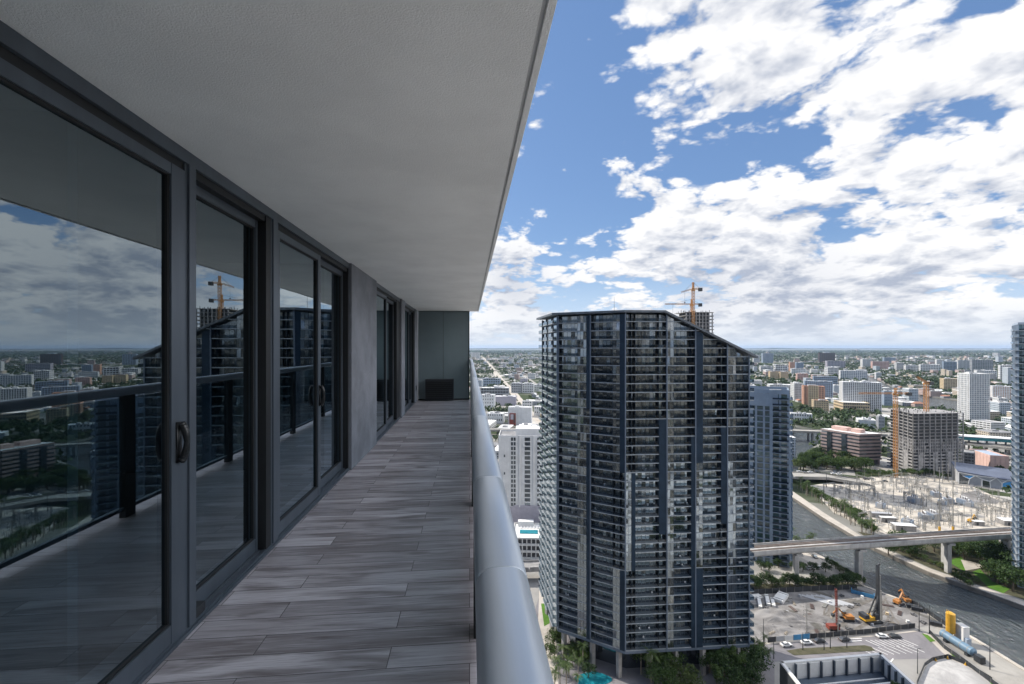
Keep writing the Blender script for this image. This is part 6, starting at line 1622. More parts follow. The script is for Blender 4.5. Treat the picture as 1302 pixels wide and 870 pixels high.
b = MB(); b.box((0, 0, .9), (9, 2.4, 1.6)); b.build('hull', 'blue', o); b = MB(); b.box((0, 0, 1.73), (8.4, 1.9, .1)); b.build('inside', 'dark', o)
# sand heap
def heap(px, py, w, d, h, lab, seed, m='sand'):
    p = G(px, py); n = 26; rr = np.random.default_rng(seed); b = MB()
    g = rr.random((9, 9))
    for i in range(n+1):
        for j in range(n+1):
            u, v = i/n*2-1, j/n*2-1; r2 = u*u+v*v
            gi, gj = i/n*7.99, j/n*7.99; a, c = int(gi), int(gj); fa, fc = gi-a, gj-c
            nz = (g[a, c]*(1-fa)*(1-fc)+g[a+1, c]*fa*(1-fc)+g[a, c+1]*(1-fa)*fc+g[a+1, c+1]*fa*fc)
            b.addv([(u*w/2, v*d/2, max(-.05, h*(max(0, 1-r2)**1.3)*(.4+.9*nz)-.05))])
    for i in range(n):
        for j in range(n): k = i*(n+1)+j; b.face((k, k+n+1, k+n+2, k+1))
    o = b.build('sand_heap', m, loc=(*p, .05), smooth=True); tag(o, lab, 'sand heap', 'heaps on the site'); o.rotation_euler = (0, 0, -.2)
heap(990, 786, 26, 13, 3.2, 'large dark heap of dug sand in the left half of the site', 1)
heap(1020, 795, 34, 7, 1.4, 'low pale ridge of sand along the street fence', 2)
heap(985, 800, 22, 6, 1.3, 'small sand ridge at the left end of the street fence', 4)
heap(1040, 788, 20, 8, 1.0, 'flat heap with wheel ruts in the middle of the site', 3)
# silo, tank, container by the river
p = G(1209, 814); o = thing('silo', 'yellow upright silo on legs beside the river', 'silo', (*p, .1), .2)
b = MB(); b.tube((0, 0, 3.4), (0, 0, 10.8), 1.5, 1.5, 20); b.tube((0, 0, 10.8), (0, 0, 11.3), 1.5, .6, 20); b.tube((0, 0, 2.0), (0, 0, 3.4), .4, 1.5, 20); b.build('tank', 'yellow', o)
for a in range(4): x, y = 1.25*math.cos(a*1.571+.78), 1.25*math.sin(a*1.571+.78); b = MB(); b.bar((x, y, 0), (x, y, 3.6), .22); b.build('leg', 'orange', o)
b = MB(); b.bar((-1.75, -.3, 1), (-1.75, -.3, 12.6), .12); b.bar((-1.75, .3, 1), (-1.75, .3, 12.6), .12)
for k in range(18): b.bar((-1.75, -.3, 1.3+k*.6), (-1.75, .3, 1.3+k*.6), .08)
b.build('ladder', 'yellow', o)
p0, p1 = G(1199, 813), G(1238, 838); L = math.dist(p0, p1); an = math.atan2(p1[1]-p0[1], p1[0]-p0[0])
o = thing('storage_tank', 'long blue grey cylindrical tank lying beside the river road', 'tank', ((p0[0]+p1[0])/2, (p0[1]+p1[1])/2, .1), an)
b = MB(); b.tube((-L/2, 0, 2.4), (L/2, 0, 2.4), 1.55, 1.55, 22); b.tube((L/2, 0, 2.4), (L/2+.6, 0, 2.4), 1.55, .8, 22); b.tube((-L/2-.6, 0, 2.4), (-L/2, 0, 2.4), .8, 1.55, 22); b.build('shell', 'tank', o)
for f in (-.4, -.15, .15, .4): b = MB(); b.tube((L*f-.1, 0, 2.4), (L*f+.1, 0, 2.4), 1.6, 1.6, 22); b.build('band', 'steel', o)
for f in (-.35, .35): b = MB(); b.box((L*f, 0, .5), (1.2, 2.4, 1.0)); b.build('saddle', 'dark', o)
b = MB(); b.box((L/2+2.2, 0, 1.4), (2.4, 2.2, 2.4)); b.build('pump_unit', 'dark', o)
p = G(1224, 818); o = thing('silo_container', 'white upright plant container between the silo and the river road', 'container', (*p, .1), an)
b = MB(); b.box((0, 0, 3.6), (3.2, 2.6, 6.8)); b.build('casing', 'white', o); b = MB(); b.box((2.1, 0, 1.5), (1.0, 2.0, 3.0)); b.build('control_box', 'bluegrey', o); b = MB(); b.box((0, 0, 7.1), (3.4, 2.8, .2)); b.build('lid', 'white2', o)
for px, py, lab in ((1166, 777, 'dark machine lying at the river edge fence of the site'), (1160, 774, 'dark generator beside the orange machines'), (1190, 796, 'pile of dark pipes near the yellow silo')):
    p = G(px, py); o = thing('generator', lab, 'machine', (*p, .1), -.6)
    b = MB(); b.box((0, 0, 1.0), (4.0, 1.8, 1.3)); b.build('casing', 'dark', o); b = MB(); b.tube((-1, 0, 1.6), (-1, 0, 2.5), .15, .15, 7); b.build('exhaust', 'steel', o); b = MB(); b.box((0, 0, .2), (4.3, 1.5, .3)); b.build('skid', 'steel', o)
rr = random.Random(77)
SITE = [G(*p) for p in [(965,770),(1000,758),(1085,757),(1150,775),(1185,796),(1150,798),(1040,808),(975,813)]]
for i, p in enumerate(scatter_in(SITE, 46, 3.0, 12, [])):
    k = i % 4; b = MB()
    if k == 0:
        for j in range(4): b.tube((-2.2, j*.36, .2), (2.2, j*.36, .2), .17, .17, 7)
        o = b.build('pipe_bundle', rr.choice(['steel', 'dbrown'])); tag(o, 'bundle of short pipes lying on the construction ground', 'pipes', 'pipe bundles on the site')
    elif k == 1:
        b.box((0, 0, .12), (1.3, 1.1, .22)); b.box((0, 0, .6), (1.1, .95, .7)); o = b.build('material_pallet', rr.choice(['grey', 'white2', 'cream'])); tag(o, 'loaded pallet standing on the construction ground', 'pallet', 'pallets on the site')
    elif k == 2:
        b.box((0, 0, .1), (3.6, .5, .2)); b.box((.2, .6, .1), (3.2, .4, .2)); b.box((0, .3, .3), (3.4, .5, .18)); o = b.build('timber_stack', 'palmbark'); tag(o, 'small stack of timber on the construction ground', 'timber', 'timber stacks on the site')
    else:
        for j in range(9): a = 6.28*j/9; b.box((rr.uniform(.2, 1.4)*math.cos(a), rr.uniform(.2, 1.4)*math.sin(a), .2), (rr.uniform(.3, .9), rr.uniform(.3, .8), rr.uniform(.2, .6)), 0, a)
        o = b.build('rubble_pile', 'rconc_d'); tag(o, 'small pile of broken concrete on the construction ground', 'rubble', 'rubble piles on the site')
    o.location = (*p, .1); o.rotation_euler = (0, 0, rr.uniform(0, 3.1))
for i in range(9):
    a, c = G(1000+i*15, 805-i*.6), G(1060+i*9, 762)
    for s_ in (0, 2.1):
        pts_ = []
        for k in range(12):
            f = k/11; w = 7*math.sin(f*3.1+i); pts_.append((a[0]+(c[0]-a[0])*f+w+s_, a[1]+(c[1]-a[1])*f))
        struct(strip('tyre_ruts', pts_, .75, .075+.003*i+.001*s_, 'rut'))
# street and lot poles
for px, py, h, lab, arms in ((1026, 813, 14, 'white branched utility pole at the street fence', 3), (1066, 809, 13, 'grey utility pole beside the red crane', 1), (1169, 803, 11, 'grey pole at the corner of the site fence', 0), (1182, 806, 12, 'thick pale pole next to the corner pole of the site', 0),
                         (1259, 852, 12, 'dark pole on the river road', 0), (971, 822, 11, 'dark pole beside the palm at the street corner', 0), (1048, 827, 8, 'short pole before the sunken roof court', 0), (1056, 825, 8, 'slim pole on the street left of the open lot', 0), (1077, 824, 8, 'slim pole behind the sunken roof court', 0), (1021, 827, 7, 'thin pole behind the left corner of the roof court', 0), (984, 838, 7, 'thin pole left of the roof court corner', 0)):
    tall_pole(px, py, h, lab, None, .18 if arms == 0 else .22, 'steel' if arms else 'dark', arms)
p = G(1167, 857); o = thing('street_lamp', 'dark street lamp in the open lot beside the white plaza', 'street lamp', (*p, .1), 0)
b = MB(); b.tube((0, 0, 0), (0, 0, 9), .14, .08, 7); b.build('shaft', 'dark', o); b = MB(); b.bar((0, 0, 9), (1.4, 0, 9.2), .1); b.build('arm', 'dark', o); b = MB(); b.box((1.5, 0, 9.15), (.7, .3, .14)); b.build('lamp_head', 'steel', o)
for i, (px, py) in enumerate(((1190, 841), (1205, 838.5), (1228, 846.5))):
    p = G(px, py); b = MB(); b.tube((0, 0, 0), (0, 0, .9), .35, .1, 10); b.box((0, 0, .04), (.8, .8, .08)); o = b.build('traffic_barrel', 'yellow', loc=(*p, .18))
    tag(o, 'small yellow traffic cone at the edge of the white plaza', 'traffic cone', 'cones around the white plaza')
p = G(752, 866); b = MB(); pts = [(p[0]+(6.5+1.2*math.cos(3*a))*math.cos(a), p[1]+(4.2+.8*math.sin(2*a))*math.sin(a)) for a in [6.2832*k/28 for k in range(28)]]
b.prism(pts, .02, .2); struct(b.build('pool_water', 'pool'))
# ------------------------------------------------------------------ vegetation
def crown_mesh(b, n_clump, n_leaf, rad, hgt, z0, leaf, rr, m=0, flat=.75):
    cl = []
    for i in range(n_clump):
        a = rr.uniform(0, 6.283); k = rr.random()**.5; z = rr.uniform(-.9, 1.0)
        lim = math.sqrt(max(.05, 1-z*z*.85)); cl.append((rad*k*lim*math.cos(a), rad*k*lim*math.sin(a), z0+hgt/2+z*hgt/2*flat, rad*rr.uniform(.26, .46)))
    for (x, y, z, r) in cl:
        for j in range(n_leaf):
            v = Vector((rr.gauss(0, 1), rr.gauss(0, 1), rr.gauss(.25, 1))).normalized()
            q = Vector((x, y, z))+v*r*rr.uniform(.55, 1.08)
            nv = (v+Vector((rr.gauss(0, .6), rr.gauss(0, .6), rr.gauss(.3, .6)))).normalized()
            a = nv.orthogonal().normalized(); a.rotate(__import__('mathutils').Quaternion(nv, rr.uniform(0, 6.28))); c = nv.cross(a)
            s = leaf*rr.uniform(.6, 1.3)
            b.quad(q-a*s, q-c*s*.55, q+a*s, q+c*s*.55, m)
    return cl
def tree_proto(label, group, rad, hgt, trunk, n_clump, n_leaf, leaf, seed, m='leaf', name='broadleaf_tree'):
    rr = random.Random(seed)
    o = thing(name, label, 'tree', (0, 0, 0), 0, group)
    b = MB(); cl = crown_mesh(b, n_clump, n_leaf, rad, hgt, trunk, leaf, rr); b.build('crown', m, o)
    b = MB(); top = Vector((rr.uniform(-.4, .4), rr.uniform(-.4, .4), trunk+hgt*.35)); b.tube((0, 0, -.1), top, rad*.075+.06, rad*.04+.03, 7)
    for c in cl[:7]: b.tube(top*.8, c[:3], rad*.035+.02, .02, 5, cap=False)
    b.build('trunk', 'bark', o)
    return o
def palm_proto(label, group, h, fl, nf, seed):
    rr = random.Random(seed)
    o = thing('palm_tree', label, 'palm', (0, 0, 0), 0, group)
    b = MB(); lean = rr.uniform(-.5, .5); p = Vector((0, 0, -.1)); n = 6
    for i in range(n):
        q = Vector((lean*((i+1)/n)**2, 0, h*(i+1)/n)); b.tube(p, q, .24-.09*i/n, .24-.09*(i+1)/n, 8, cap=False); p = q
    b.build('trunk', 'palmbark', o)
    b = MB()
    for i in range(nf):
        az = 6.283*i/nf+rr.uniform(-.2, .2); el = rr.uniform(-.25, 1.25); d = Vector((math.cos(az), math.sin(az), 0)); side = Vector((-d.y, d.x, 0))
        L = fl*rr.uniform(.8, 1.1); pts = []
        for k in range(7):
            s = k/6; ang = el-1.5*s; 
            pts.append((pts[-1] if pts else Vector(p))+(d*math.cos(ang)+Vector((0, 0, math.sin(ang))))*(L/6 if k else 0))
        for k in range(6):
            for sg in (-1, 1):
                for h_ in (0, .5):
                    a = pts[k].lerp(pts[k+1], h_); c = pts[k].lerp(pts[k+1], h_+.34)
                    w = fl*.20*math.sin(math.pi*min(1, (k+h_+1.0)/7.4))
                    tip = c+side*sg*w+Vector((0, 0, -w*.45))+(pts[k+1]-pts[k])*.5
                    b.face([b.addv((a, c, tip)), len(b.v)-2, len(b.v)-1])
    b.build('crown', 'leaf_p', o)
    return o
TREES = []
def in_water(p): return inside(p, RA) or inside(p, RB)
near = [tree_proto('leafy green tree at the foot of the dark tower', 'trees at the foot of the dark tower', 4.6, 6.5, 2.4, 26, 70, .34, s, m) for s, m in ((1, 'leaf'), (2, 'leaf_d'), (3, 'leaf'))]
near += [tree_proto('leafy tree of looser growth at the foot of the dark tower', 'trees at the foot of the dark tower', 5.6, 4.6, 2.8, 19, 70, .36, 8, 'leaf_l'), tree_proto('tall narrow leafy tree at the foot of the dark tower', 'trees at the foot of the dark tower', 3.2, 8.5, 2.6, 17, 80, .32, 9, 'leaf')]
palms = [palm_proto('tall green palm at the foot of the dark tower', 'palms at the foot of the dark tower', h, fl, 22, s) for s, h, fl in ((1, 8.5, 3.4), (2, 6.0, 3.6), (3, 10, 3.0))]
pu = set()
def put(protos, key, p, rz, sc, label=None, group=None, z=0.05):
    o = protos[key]
    if o.name in pu: o = copy_tree(o, (p[0], p[1], z), rz, label, sc)
    else: pu.add(o.name); o.location = (p[0], p[1], z); o.rotation_euler = (0, 0, rz); o.scale = (sc,)*3; o['label'] = label or o['label']
    if group: o['group'] = group
    TREES.append(p)
rr = random.Random(11)
# palms and trees along the tower's left foot and forecourt
for px, py in ((716, 842), (723, 862), (712, 870), (735, 868), (728, 848), (741, 852), (707, 856), (720, 882), (735, 888), (705, 885)):
    put(palms, rr.randrange(3), G(px, py), rr.uniform(0, 6), rr.uniform(.75, 1.0), 'bright palm beside the sunlit walkway left of the dark tower', 'palms beside the sunlit walkway')
for px, py in ((705, 825), (712, 822), (742, 845), (730, 838), (700, 838), (748, 862)):
    put(near, rr.randrange(5), G(px, py), rr.uniform(0, 6), rr.uniform(.55, .8), 'bushy tree between the palms left under the dark tower', 'bushy trees left under the tower')
for px, py in ((822, 850), (838, 846), (812, 846), (850, 858), (866, 872), (834, 872), (852, 880), (878, 880), (818, 838), (845, 836)):
    put(near, rr.randrange(5), G(px, py), rr.uniform(0, 6), rr.uniform(.8, 1.1), 'dense tree in the planted island before the dark tower', 'trees in the planted island')
put(palms, 0, G(828, 868), 1.0, 1.25, 'large fan of a palm in front of the planted island trees', 'palm of the planted island')
put(palms, 1, G(846, 862), 2.0, 1.2, 'palm at the right side of the planted island trees', 'palm of the planted island')
put(palms, 2, G(815, 858), 4.0, 1.0, 'palm at the left side of the planted island trees', 'palm of the planted island')
for px, py in ((915, 842), (930, 838), (948, 846), (920, 862), (938, 866), (958, 862), (912, 880), (935, 885), (962, 848), (902, 856), (950, 880)):
    put(near, rr.randrange(5), G(px, py), rr.uniform(0, 6), rr.uniform(.9, 1.15), 'dark dense tree right of the forecourt below the dark tower', 'trees right of the forecourt')
for px, py in ((963, 838), (972, 832), (969, 842), (978, 842)):
    put(palms, rr.randrange(3), G(px, py), rr.uniform(0, 6), .7, 'small sunlit palm at the street corner by the dark tower', 'palms at the street corner')
# trees behind the site, their shadow put into the darker leaf colour
for i in range(20):
    px = 945+i*7.4; put(near, 1, G(px, 748+rr.uniform(-4, 2)-max(0, (px-1060)*.03)), rr.uniform(0, 6), rr.uniform(.45, .75), 'shade toned tree in the row behind the construction ground', 'shade toned trees behind the construction ground')
for px, py in ((968, 725), (978, 727), (1010, 726), (1021, 727), (1035, 727), (1050, 728), (990, 722)):
    put(near, 1, G(px, py), rr.uniform(0, 6), .55, 'small round tree behind the rail bridge pier', 'small trees behind the rail bridge')
for px, py in ((1013, 701), (1018, 700), (1030, 700), (1034, 701), (1006, 693)):
    put(palms, rr.randrange(3), G(px, py), rr.uniform(0, 6), 1.0, 'tall palm at the near river bank above the rail bridge', 'palms at the near river bank')
for k in range(10):
    px = 1052+k*5.2; py = 718+k*3.0; put(near, rr.randrange(5), G(px, py), rr.uniform(0, 6), .42, 'small bush along the near river bank walk', 'bushes along the near river bank')
# palms along the far bank of the river, beside the substation
for k in range(44):
    f = k/43; px = 1006+(1106-1006)*f+rr.uniform(-1, 6); py = 621+(684-621)*f-rr.uniform(0, 4)
    if k % 3 == 1: put(near, rr.randrange(5), G(px+5, py-1), rr.uniform(0, 6), rr.uniform(.6, .9), 'round green tree among the bank palms left of the substation', 'trees among the bank palms')
    else: put(palms, rr.randrange(3), G(px, py), rr.uniform(0, 6), rr.uniform(.85, 1.2), 'palm in the long row on the river bank left of the substation', 'palms on the river bank left of the substation')
for px, py in ((1086, 655), (1092, 657), (1097, 661), (1080, 652), (1074, 650)):
    put(near, 0, G(px, py), rr.uniform(0, 6), .6, 'light green low tree at the left corner of the substation', 'low trees at the corner of the substation')
# park under the metro bridge on the right
for i in range(28):
    px = rr.uniform(1128, 1282); py = rr.uniform(694, 712)+max(0, (px-1180))*.06
    put(near, rr.randrange(5), G(px, py), rr.uniform(0, 6), rr.uniform(.8, 1.2), 'green tree in the park under the rail bridge', 'trees in the park under the rail bridge')
for px, py, s in ((1262, 722, 1.5), (1274, 730, 1.5), (1268, 742, 1.3), (1280, 745, 1.3), (1288, 752, 1.3), (1255, 716, 1.3), (1284, 722, 1.5), (1296, 740, 1.4)):
    put(near, 1, G(px, py), rr.uniform(0, 6), s, 'large dark tree beside the bright lawn at the right', 'large trees beside the bright lawn')
for k in range(15):
    f = k/14; put(near, rr.randrange(5), G(1124+(1240-1124)*f, 697+(745-697)*f-4), rr.uniform(0, 6), rr.uniform(.3, .45), 'low shrub along the far river promenade', 'shrubs along the far promenade')
for i in range(6): put(near, 0, G(1214+i*4, 736+i*2.2), rr.uniform(0, 6), .35, 'low hedge shrub between the lawn and the promenade', 'hedge shrubs by the lawn')
# trees before the brown office, and rows along the cross road
for i in range(44):
    f = rr.random(); px = 1008+f*105; lo = 583 if px > 1040 else 588; py = rr.uniform(lo, 600) if px < 1100 else rr.uniform(592, 600)
    g = G(px, py)
    if in_water(g): continue
    put(near, rr.randrange(5), g, rr.uniform(0, 6), rr.uniform(1.0, 1.5), 'big green tree in the grove before the brown office', 'trees before the brown office')
for i in range(26):
    put(near if i % 2 else palms, rr.randrange(3), G(1090+i*4.6, 606+rr.uniform(-2, 2)+max(0, i-18)*.6), rr.uniform(0, 6), rr.uniform(.5, .8), 'small tree in the row along the back of the substation', 'trees along the back of the substation')
# roof garden plants on the court building
for i in range(24):
    a, c = rr.uniform(.06, .94), rr.uniform(.5, .97)
    l0 = (CB[0][0]+(CB[3][0]-CB[0][0])*c, CB[0][1]+(CB[3][1]-CB[0][1])*c); l1 = (CB[1][0]+(CB[2][0]-CB[1][0])*c, CB[1][1]+(CB[2][1]-CB[1][1])*c)
    put(near, rr.randrange(5), (l0[0]+(l1[0]-l0[0])*a, l0[1]+(l1[1]-l0[1])*a), rr.uniform(0, 6), rr.uniform(.22, .38), 'low green shrub in the roof garden of the court building', 'shrubs of the roof garden', z=CBZ-4.05)

# ------------------------------------------------------------------ the far city: houses, trees
occA = np.array(OCC)
road_lines = [[(692, 539), (612, 452.5)], [(672, 478), (688, 494)]]
for L in road_lines:
    pts = lerp_pts([G(*p) for p in L], 400); occA = np.vstack([occA, np.array([(p[0], p[1], 13) for p in pts])])
def free(xy, r):
    ok = np.ones(len(xy), bool)
    for i in range(0, len(xy), 4000):
        s = xy[i:i+4000]; d = np.hypot(s[:, None, 0]-occA[None, :, 0], s[:, None, 1]-occA[None, :, 1]); ok[i:i+4000] = (d > occA[None, :, 2]+r).all(1)
    def inpoly(poly):
        x, y = xy[:, 0], xy[:, 1]; r_ = np.zeros(len(xy), bool); n = len(poly); j = n-1
        for k in range(n):
            (xi, yi), (xj, yj) = poly[k], poly[j]
            c = (yi > y) != (yj > y)
            with np.errstate(divide='ignore', invalid='ignore'): r_ ^= c & (x < (xj-xi)*(y-yi)/(yj-yi)+xi)
            j = k
        return r_
    big = lambda poly: [(p[0]+(p[0]-sum(q[0] for q in poly)/len(poly))*.03, p[1]+(p[1]-sum(q[1] for q in poly)/len(poly))*.03) for p in poly]
    return ok & ~inpoly(RA) & ~inpoly(big(RB)) & ~inpoly(SUBPOLY)
def wedge(n, d0, d1, seed, pxa=585, pxb=1400):
    g = np.random.default_rng(seed); d = np.sqrt(g.uniform(d0*d0, d1*d1, n)); px = g.uniform(pxa, pxb, n); a = (px-651)/F*d
    return np.stack([RT[0]*a+FW[0]*d, RT[1]*a+FW[1]*d], 1), d, px
def side_wedge(n, d0, d1, seed, a0=52, a1=100):
    g = np.random.default_rng(seed); d = np.sqrt(g.uniform(d0*d0, d1*d1, n)); az = np.radians(g.uniform(a0, a1, n))
    return np.stack([np.sin(az)*d, np.cos(az)*d], 1), d
SIDE_KEEP = [(156, -60), (360, -60), (360, 240), (156, 240)]
def vnoise(xy, s, seed):
    g = np.random.default_rng(seed).random((64, 64)); u = xy/s; i = np.floor(u).astype(int); f = u-i; f = f*f*(3-2*f)
    h = lambda a, b: g[(i[:, 0]+a) % 64, (i[:, 1]+b) % 64]
    return (h(0, 0)*(1-f[:, 0])+h(1, 0)*f[:, 0])*(1-f[:, 1])+(h(0, 1)*(1-f[:, 0])+h(1, 1)*f[:, 0])*f[:, 1]
GA = -YAW-.19   # street grid direction
far_wall = [window_wall('far_white_wall', (0.66, 0.65, 0.63)), window_wall('far_cream_wall', (0.52, 0.45, 0.36)), window_wall('far_grey_wall', (0.38, 0.39, 0.41)), window_wall('far_pink_wall', (0.50, 0.38, 0.34)), window_wall('far_pale_blue_wall', (0.45, 0.50, 0.55))]
def house_mesh(kind, w, d, h, mi, roof):
    b = MB(); b.span(-w/2, w/2, -d/2, d/2, 0, h, 0)
    if kind == 'gable':
        r = b.addv([(-w/2-.4, -d/2-.4, h), (w/2+.4, -d/2-.4, h), (w/2+.4, d/2+.4, h), (-w/2-.4, d/2+.4, h), (-w/2-.4, 0, h+d*.28), (w/2+.4, 0, h+d*.28)])
        for q in ((0, 1, 5, 4), (2, 3, 4, 5), (1, 2, 5), (3, 0, 4)): b.face([r+k for k in q], 1)
    elif kind == 'hip':
        r = b.addv([(-w/2-.4, -d/2-.4, h), (w/2+.4, -d/2-.4, h), (w/2+.4, d/2+.4, h), (-w/2-.4, d/2+.4, h), (-w/2+d*.4, 0, h+d*.25), (w/2-d*.4, 0, h+d*.25)])
        for q in ((0, 1, 5, 4), (2, 3, 4, 5), (1, 2, 5), (3, 0, 4)): b.face([r+k for k in q], 1)
    else:
        b.span(-w/2-.15, w/2+.15, -d/2-.15, d/2+.15, h, h+.7, 2 if kind == 'flatg' else 1)
        b.span(-w*.2, w*.05, -d*.15, d*.2, h+.7, h+2.6, 2)
    return b
protos = []
kinds = [('gable', 16, 11, 4.5, 'roofr'), ('hip', 18, 12, 5, 'roofg'), ('flat', 26, 18, 7, 'roofw'), ('flat', 34, 20, 10, 'roofw'), ('flat', 24, 16, 16, 'roofw'), ('flat', 48, 26, 8, 'roofw'), ('flatg', 30, 22, 13, 'roofw'), ('gable', 22, 13, 6, 'roofw'), ('hip', 20, 14, 6, 'roofr'), ('flat', 22, 18, 24, 'roofw')]
for i, (k, w, d, h, rf) in enumerate(kinds):
    for j in range(2):
        b = house_mesh(k, w, d, h, 0, rf); o = b.build('city_building' if h > 6 else 'city_house', [far_wall[(i+j*2) % 5], rf, 'roofg']); protos.append((o, max(w, d)))
big = [palms[0]]
xy, dd, pxs = wedge(5200, 470, 2600, 31); ok = free(xy, 13)
dens = vnoise(xy, 260, 5)
ok &= (dens > .30)
sel = []; grid = {}
for i in np.argsort(dd):
    if not ok[i]: continue
    c = (int(xy[i, 0]//34), int(xy[i, 1]//34))
    if any((c[0]+a, c[1]+b_) in grid and math.dist(grid[(c[0]+a, c[1]+b_)], xy[i]) < 31 for a in (-1, 0, 1) for b_ in (-1, 0, 1)): continue
    grid[c] = tuple(xy[i]); sel.append(i)
BLD = []
names_used = set(); rr = random.Random(2)
for n_, i in enumerate(sel[:290]):
    x, y = xy[i]; k = rr.random()
    o, w = protos[rr.choice([0, 1, 2, 3, 14, 15, 16, 17, 4, 5, 6, 7] if k < .62 else [4, 5, 6, 7, 8, 9, 10, 11, 12, 13, 18])]
    first = o.name not in names_used
    if first: names_used.add(o.name)
    else: o2 = o.copy(); C.objects.link(o2); o = o2
    o.location = (x, y, 0); o.rotation_euler = (0, 0, GA+rr.choice([0, math.pi/2])); s = rr.uniform(.7, 1.1); o.scale = (s, s, rr.uniform(.75, 1.15))
    side = 'left of' if pxs[i] < 700 else ('beyond the river right of' if pxs[i] > 955 else 'hidden behind')
    nm = 'house' if o.name.startswith('city_house') else 'building'
    tag(o, 'low pale %s among trees in the district %s the dark tower' % (nm, side), nm, '%ss of the district %s the dark tower' % (nm, side))
    BLD.append((x, y, w*.62))
for o, w in protos:
    if o.name not in names_used: D.objects.remove(o)
occA = np.vstack([occA, np.array(BLD)])
# remaining buildings of the far city as one mass
def mass(name, items, mats, kind='stuff'):
    """items: arrays x, y, w, d, h, rot, mat"""
    n = len(items); it = np.array(items); c, s = np.cos(it[:, 5]), np.sin(it[:, 5])
    V = np.zeros((n, 8, 3)); k = 0
    for z in (0, 1):
        for ax, ay in ((-.5, -.5), (.5, -.5), (.5, .5), (-.5, .5)):
            lx, ly = ax*it[:, 2], ay*it[:, 3]; V[:, k, 0] = it[:, 0]+lx*c-ly*s; V[:, k, 1] = it[:, 1]+lx*s+ly*c; V[:, k, 2] = z*it[:, 4]; k += 1
    Q = np.array([(4,5,6,7), (0,1,5,4), (1,2,6,5), (2,3,7,6), (3,0,4,7)])
    Fq = (np.arange(n)[:, None, None]*8+Q[None]).reshape(-1, 4)
    me = D.meshes.new(name); me.from_pydata(V.reshape(-1, 3).tolist(), [], Fq.tolist())
    for m_ in mats: me.materials.append(M[m_] if isinstance(m_, str) else m_)
    mi = np.zeros((n, 5), int); mi[:, 1:] = it[:, 6:7].astype(int); mi[:, 0] = 5+(np.random.default_rng(3).random(n) > .62).astype(int)
    me.polygons.foreach_set('material_index', mi.reshape(-1)); me.update()
    o = D.objects.new(name, me); C.objects.link(o); o['kind'] = kind; return o
items = []
rest = [i for i in sel[290:]]
g = np.random.default_rng(9)
for i in rest:
    tall = g.random() < .07; items.append((*xy[i], g.uniform(12, 34), g.uniform(9, 22), g.uniform(14, 30) if tall else g.uniform(3.5, 10), GA+(g.random() < .5)*math.pi/2, g.integers(0, 5)))
for (n, d0, d1, sd) in ((5200, 2400, 5200, 41), (1500, 5200, 15000, 42)):
    xy2, dd2, px2 = wedge(n, d0, d1, sd); ok2 = free(xy2, 10) & (vnoise(xy2, 700, 6) > .38)
    for i in np.nonzero(ok2)[0]:
        f = min(2.2, max(1, dd2[i]/3500)); tall = g.random() < .05
        items.append((*xy2[i], g.uniform(14, 46)*f, g.uniform(10, 26)*f, (g.uniform(14, 34) if tall else g.uniform(4, 10))*(1 if f < 1.5 else 1.2), GA+(g.random() < .5)*math.pi/2, g.integers(0, 5)))
for (n, d0, d1, sd) in ((900, 340, 2200, 61), (1500, 2200, 9000, 62)):
    xy2, dd2 = side_wedge(n, d0, d1, sd); ok2 = free(xy2, 14)
    for i in np.nonzero(ok2)[0]:
        if inside(tuple(xy2[i]), SIDE_KEEP): continue
        f = min(2.2, max(1, dd2[i]/3000)); tall = g.random() < .10
        items.append((*xy2[i], g.uniform(14, 40)*f, g.uniform(10, 24)*f, g.uniform(18, 60) if tall else g.uniform(4, 11), GA+(g.random() < .5)*math.pi/2, g.integers(0, 5)))
o = mass('distant_buildings', items, far_wall+['roofw', 'roofg'])
tag(o, 'pale mass of low distant buildings spreading to the horizon', 'buildings')
# trees: the nearest as things, the rest as one canopy
mid = [tree_proto('green tree among the houses of the far district', 'trees of the far district', 5.2, 7, 2.0, 11, 26, .95, s, 'leaf_d' if s % 2 else 'leaf') for s in (21, 22, 23)]
xy3, dd3, px3 = wedge(9000, 440, 1500, 51); ok3 = free(xy3, 3) & (vnoise(xy3, 150, 15) > .40)
idx = [i for i in np.argsort(dd3) if ok3[i]]
for i in idx[:64]:
    put(mid, rr.randrange(3), tuple(xy3[i]), rr.uniform(0, 6), rr.uniform(.75, 1.3), 'green tree among the houses %s' % ('left of the dark tower' if px3[i] < 700 else 'of the district beyond the river'), 'trees of the far district %s' % ('left' if px3[i] < 700 else 'right'))
pts = [xy3[i] for i in idx[64:]]; rad = [g.uniform(3.5, 6.5) for _ in pts]; q = [16]*len(pts)
for (n, d0, d1, sd, r0, r1, nq, th) in ((26000, 1400, 4200, 52, 4.5, 8.5, 7, .36), (20000, 4200, 15000, 53, 16, 34, 4, .18)):
    a, dd4, px4 = wedge(n, d0, d1, sd); o4 = free(a, 4) & (vnoise(a, 240 if d0 < 3000 else 900, 16) > th)
    for i in np.nonzero(o4)[0]: pts.append(a[i]); rad.append(g.uniform(r0, r1)); q.append(nq)
for (n, d0, d1, sd, r0, r1, nq) in ((4200, 330, 1600, 63, 3.5, 6.5, 12), (7000, 1600, 4500, 64, 5, 9, 6), (5000, 4500, 14000, 65, 16, 32, 4)):
    a, dd4 = side_wedge(n, d0, d1, sd); o4 = free(a, 4)
    for i in np.nonzero(o4)[0]:
        if not inside(tuple(a[i]), SIDE_KEEP): pts.append(a[i]); rad.append(g.uniform(r0, r1)); q.append(nq)
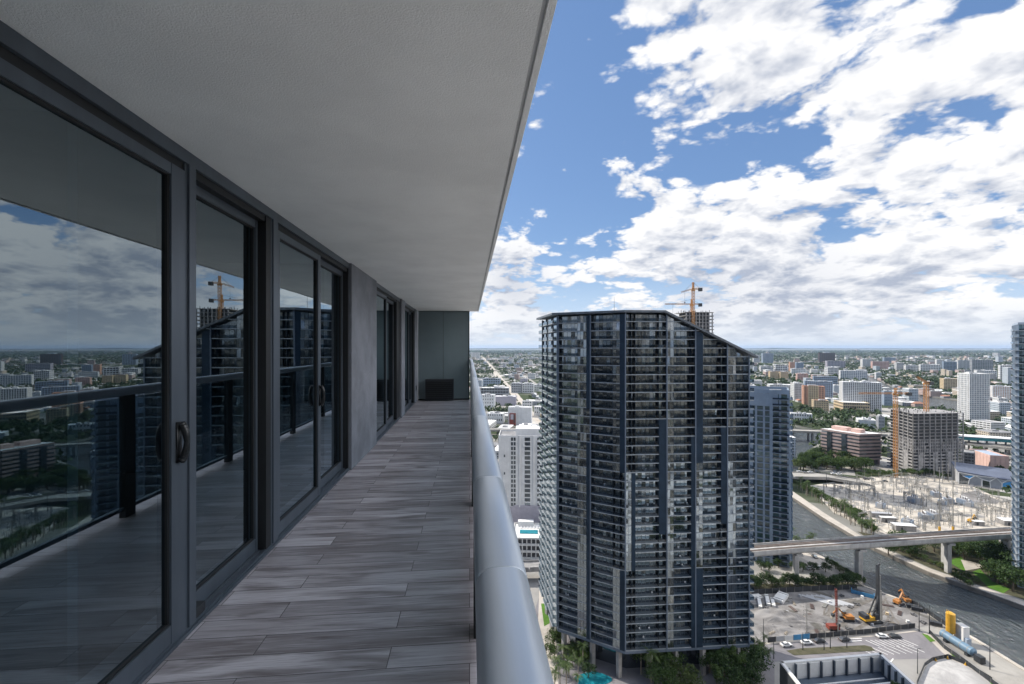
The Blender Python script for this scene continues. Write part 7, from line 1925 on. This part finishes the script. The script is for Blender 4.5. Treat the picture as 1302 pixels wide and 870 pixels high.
def canopy(name, pts, rad, q):
    pts = np.array(pts); rad = np.array(rad); q = np.array(q); rep = np.repeat(np.arange(len(pts)), q); n = len(rep)
    g = np.random.default_rng(77); v = g.normal(size=(n, 3)); v[:, 2] = np.abs(v[:, 2])*.9+.05; v /= np.linalg.norm(v, axis=1)[:, None]
    r = rad[rep]; hs = np.where(r > 10, .42, 1.0)
    c = np.stack([pts[rep, 0]+v[:, 0]*r*.75, pts[rep, 1]+v[:, 1]*r*.75, (2.0+v[:, 2]*r*1.15)*hs+1.0], 1)
    nv = v+g.normal(size=(n, 3))*.35; nv /= np.linalg.norm(nv, axis=1)[:, None]
    t = np.cross(nv, g.normal(size=(n, 3))); t /= np.linalg.norm(t, axis=1)[:, None]; b_ = np.cross(nv, t)
    s = (r*np.where(q[rep] > 10, .42, .62)*g.uniform(.7, 1.25, n))[:, None]
    hh = np.stack([np.ones(n), np.ones(n), hs], 1)
    V = np.stack([c-t*s*hh, c-b_*s*.75*hh, c+t*s*hh, c+b_*s*.75*hh], 1).reshape(-1, 3)
    me = D.meshes.new(name); me.vertices.add(n*4); me.vertices.foreach_set('co', V.astype(np.float32).ravel())
    me.loops.add(n*4); me.loops.foreach_set('vertex_index', np.arange(n*4, dtype=np.int32)); me.polygons.add(n)
    me.polygons.foreach_set('loop_start', np.arange(0, n*4, 4, dtype=np.int32)); me.update(calc_edges=True); me.validate()
    me.materials.append(M['leaf_far']); o = D.objects.new(name, me); C.objects.link(o); o['kind'] = 'stuff'
    return o
tag(canopy('distant_tree_canopy', pts, rad, q), 'dark green tree canopy covering the far city to the horizon', 'trees')
# a low hill line at the horizon
b = MB(); gg = np.random.default_rng(4); n = 90
for k in range(n+1):
    px = 560+(1400-560)*k/n; p0 = P(px, 30000); p1 = P(px, 33000); hgt = 22+22*gg.random()+ (60*math.exp(-((px-985)/14)**2))
    b.addv([(*p0, 0), (p0[0], p0[1], hgt*.8), (p1[0], p1[1], hgt), (*p1, 0)])
for k in range(n):
    i = k*4; j = i+4
    for a in range(3): b.face((i+a, i+a+1, j+a+1, j+a)[::-1])
struct(b.build('hills', 'leaf_far'))

# ------------------------------------------------------------------ haze
def haze():
    m, t, out = newmat('haze_air')
    v = t.add('ShaderNodeVolumePrincipled', {'Color': (0.54, 0.70, 0.94, 1), 'Density': 2.5e-5, 'Anisotropy': 0.25})
    t.l.new(v.outputs[0], out.inputs['Volume'])
    b = MB(); b.span(-48000, 48000, -30000, 48000, -6, 215)
    o = b.build('haze', m); o['kind'] = 'stuff'; tag(o, 'pale blue haze lying over the city', 'haze')
haze()
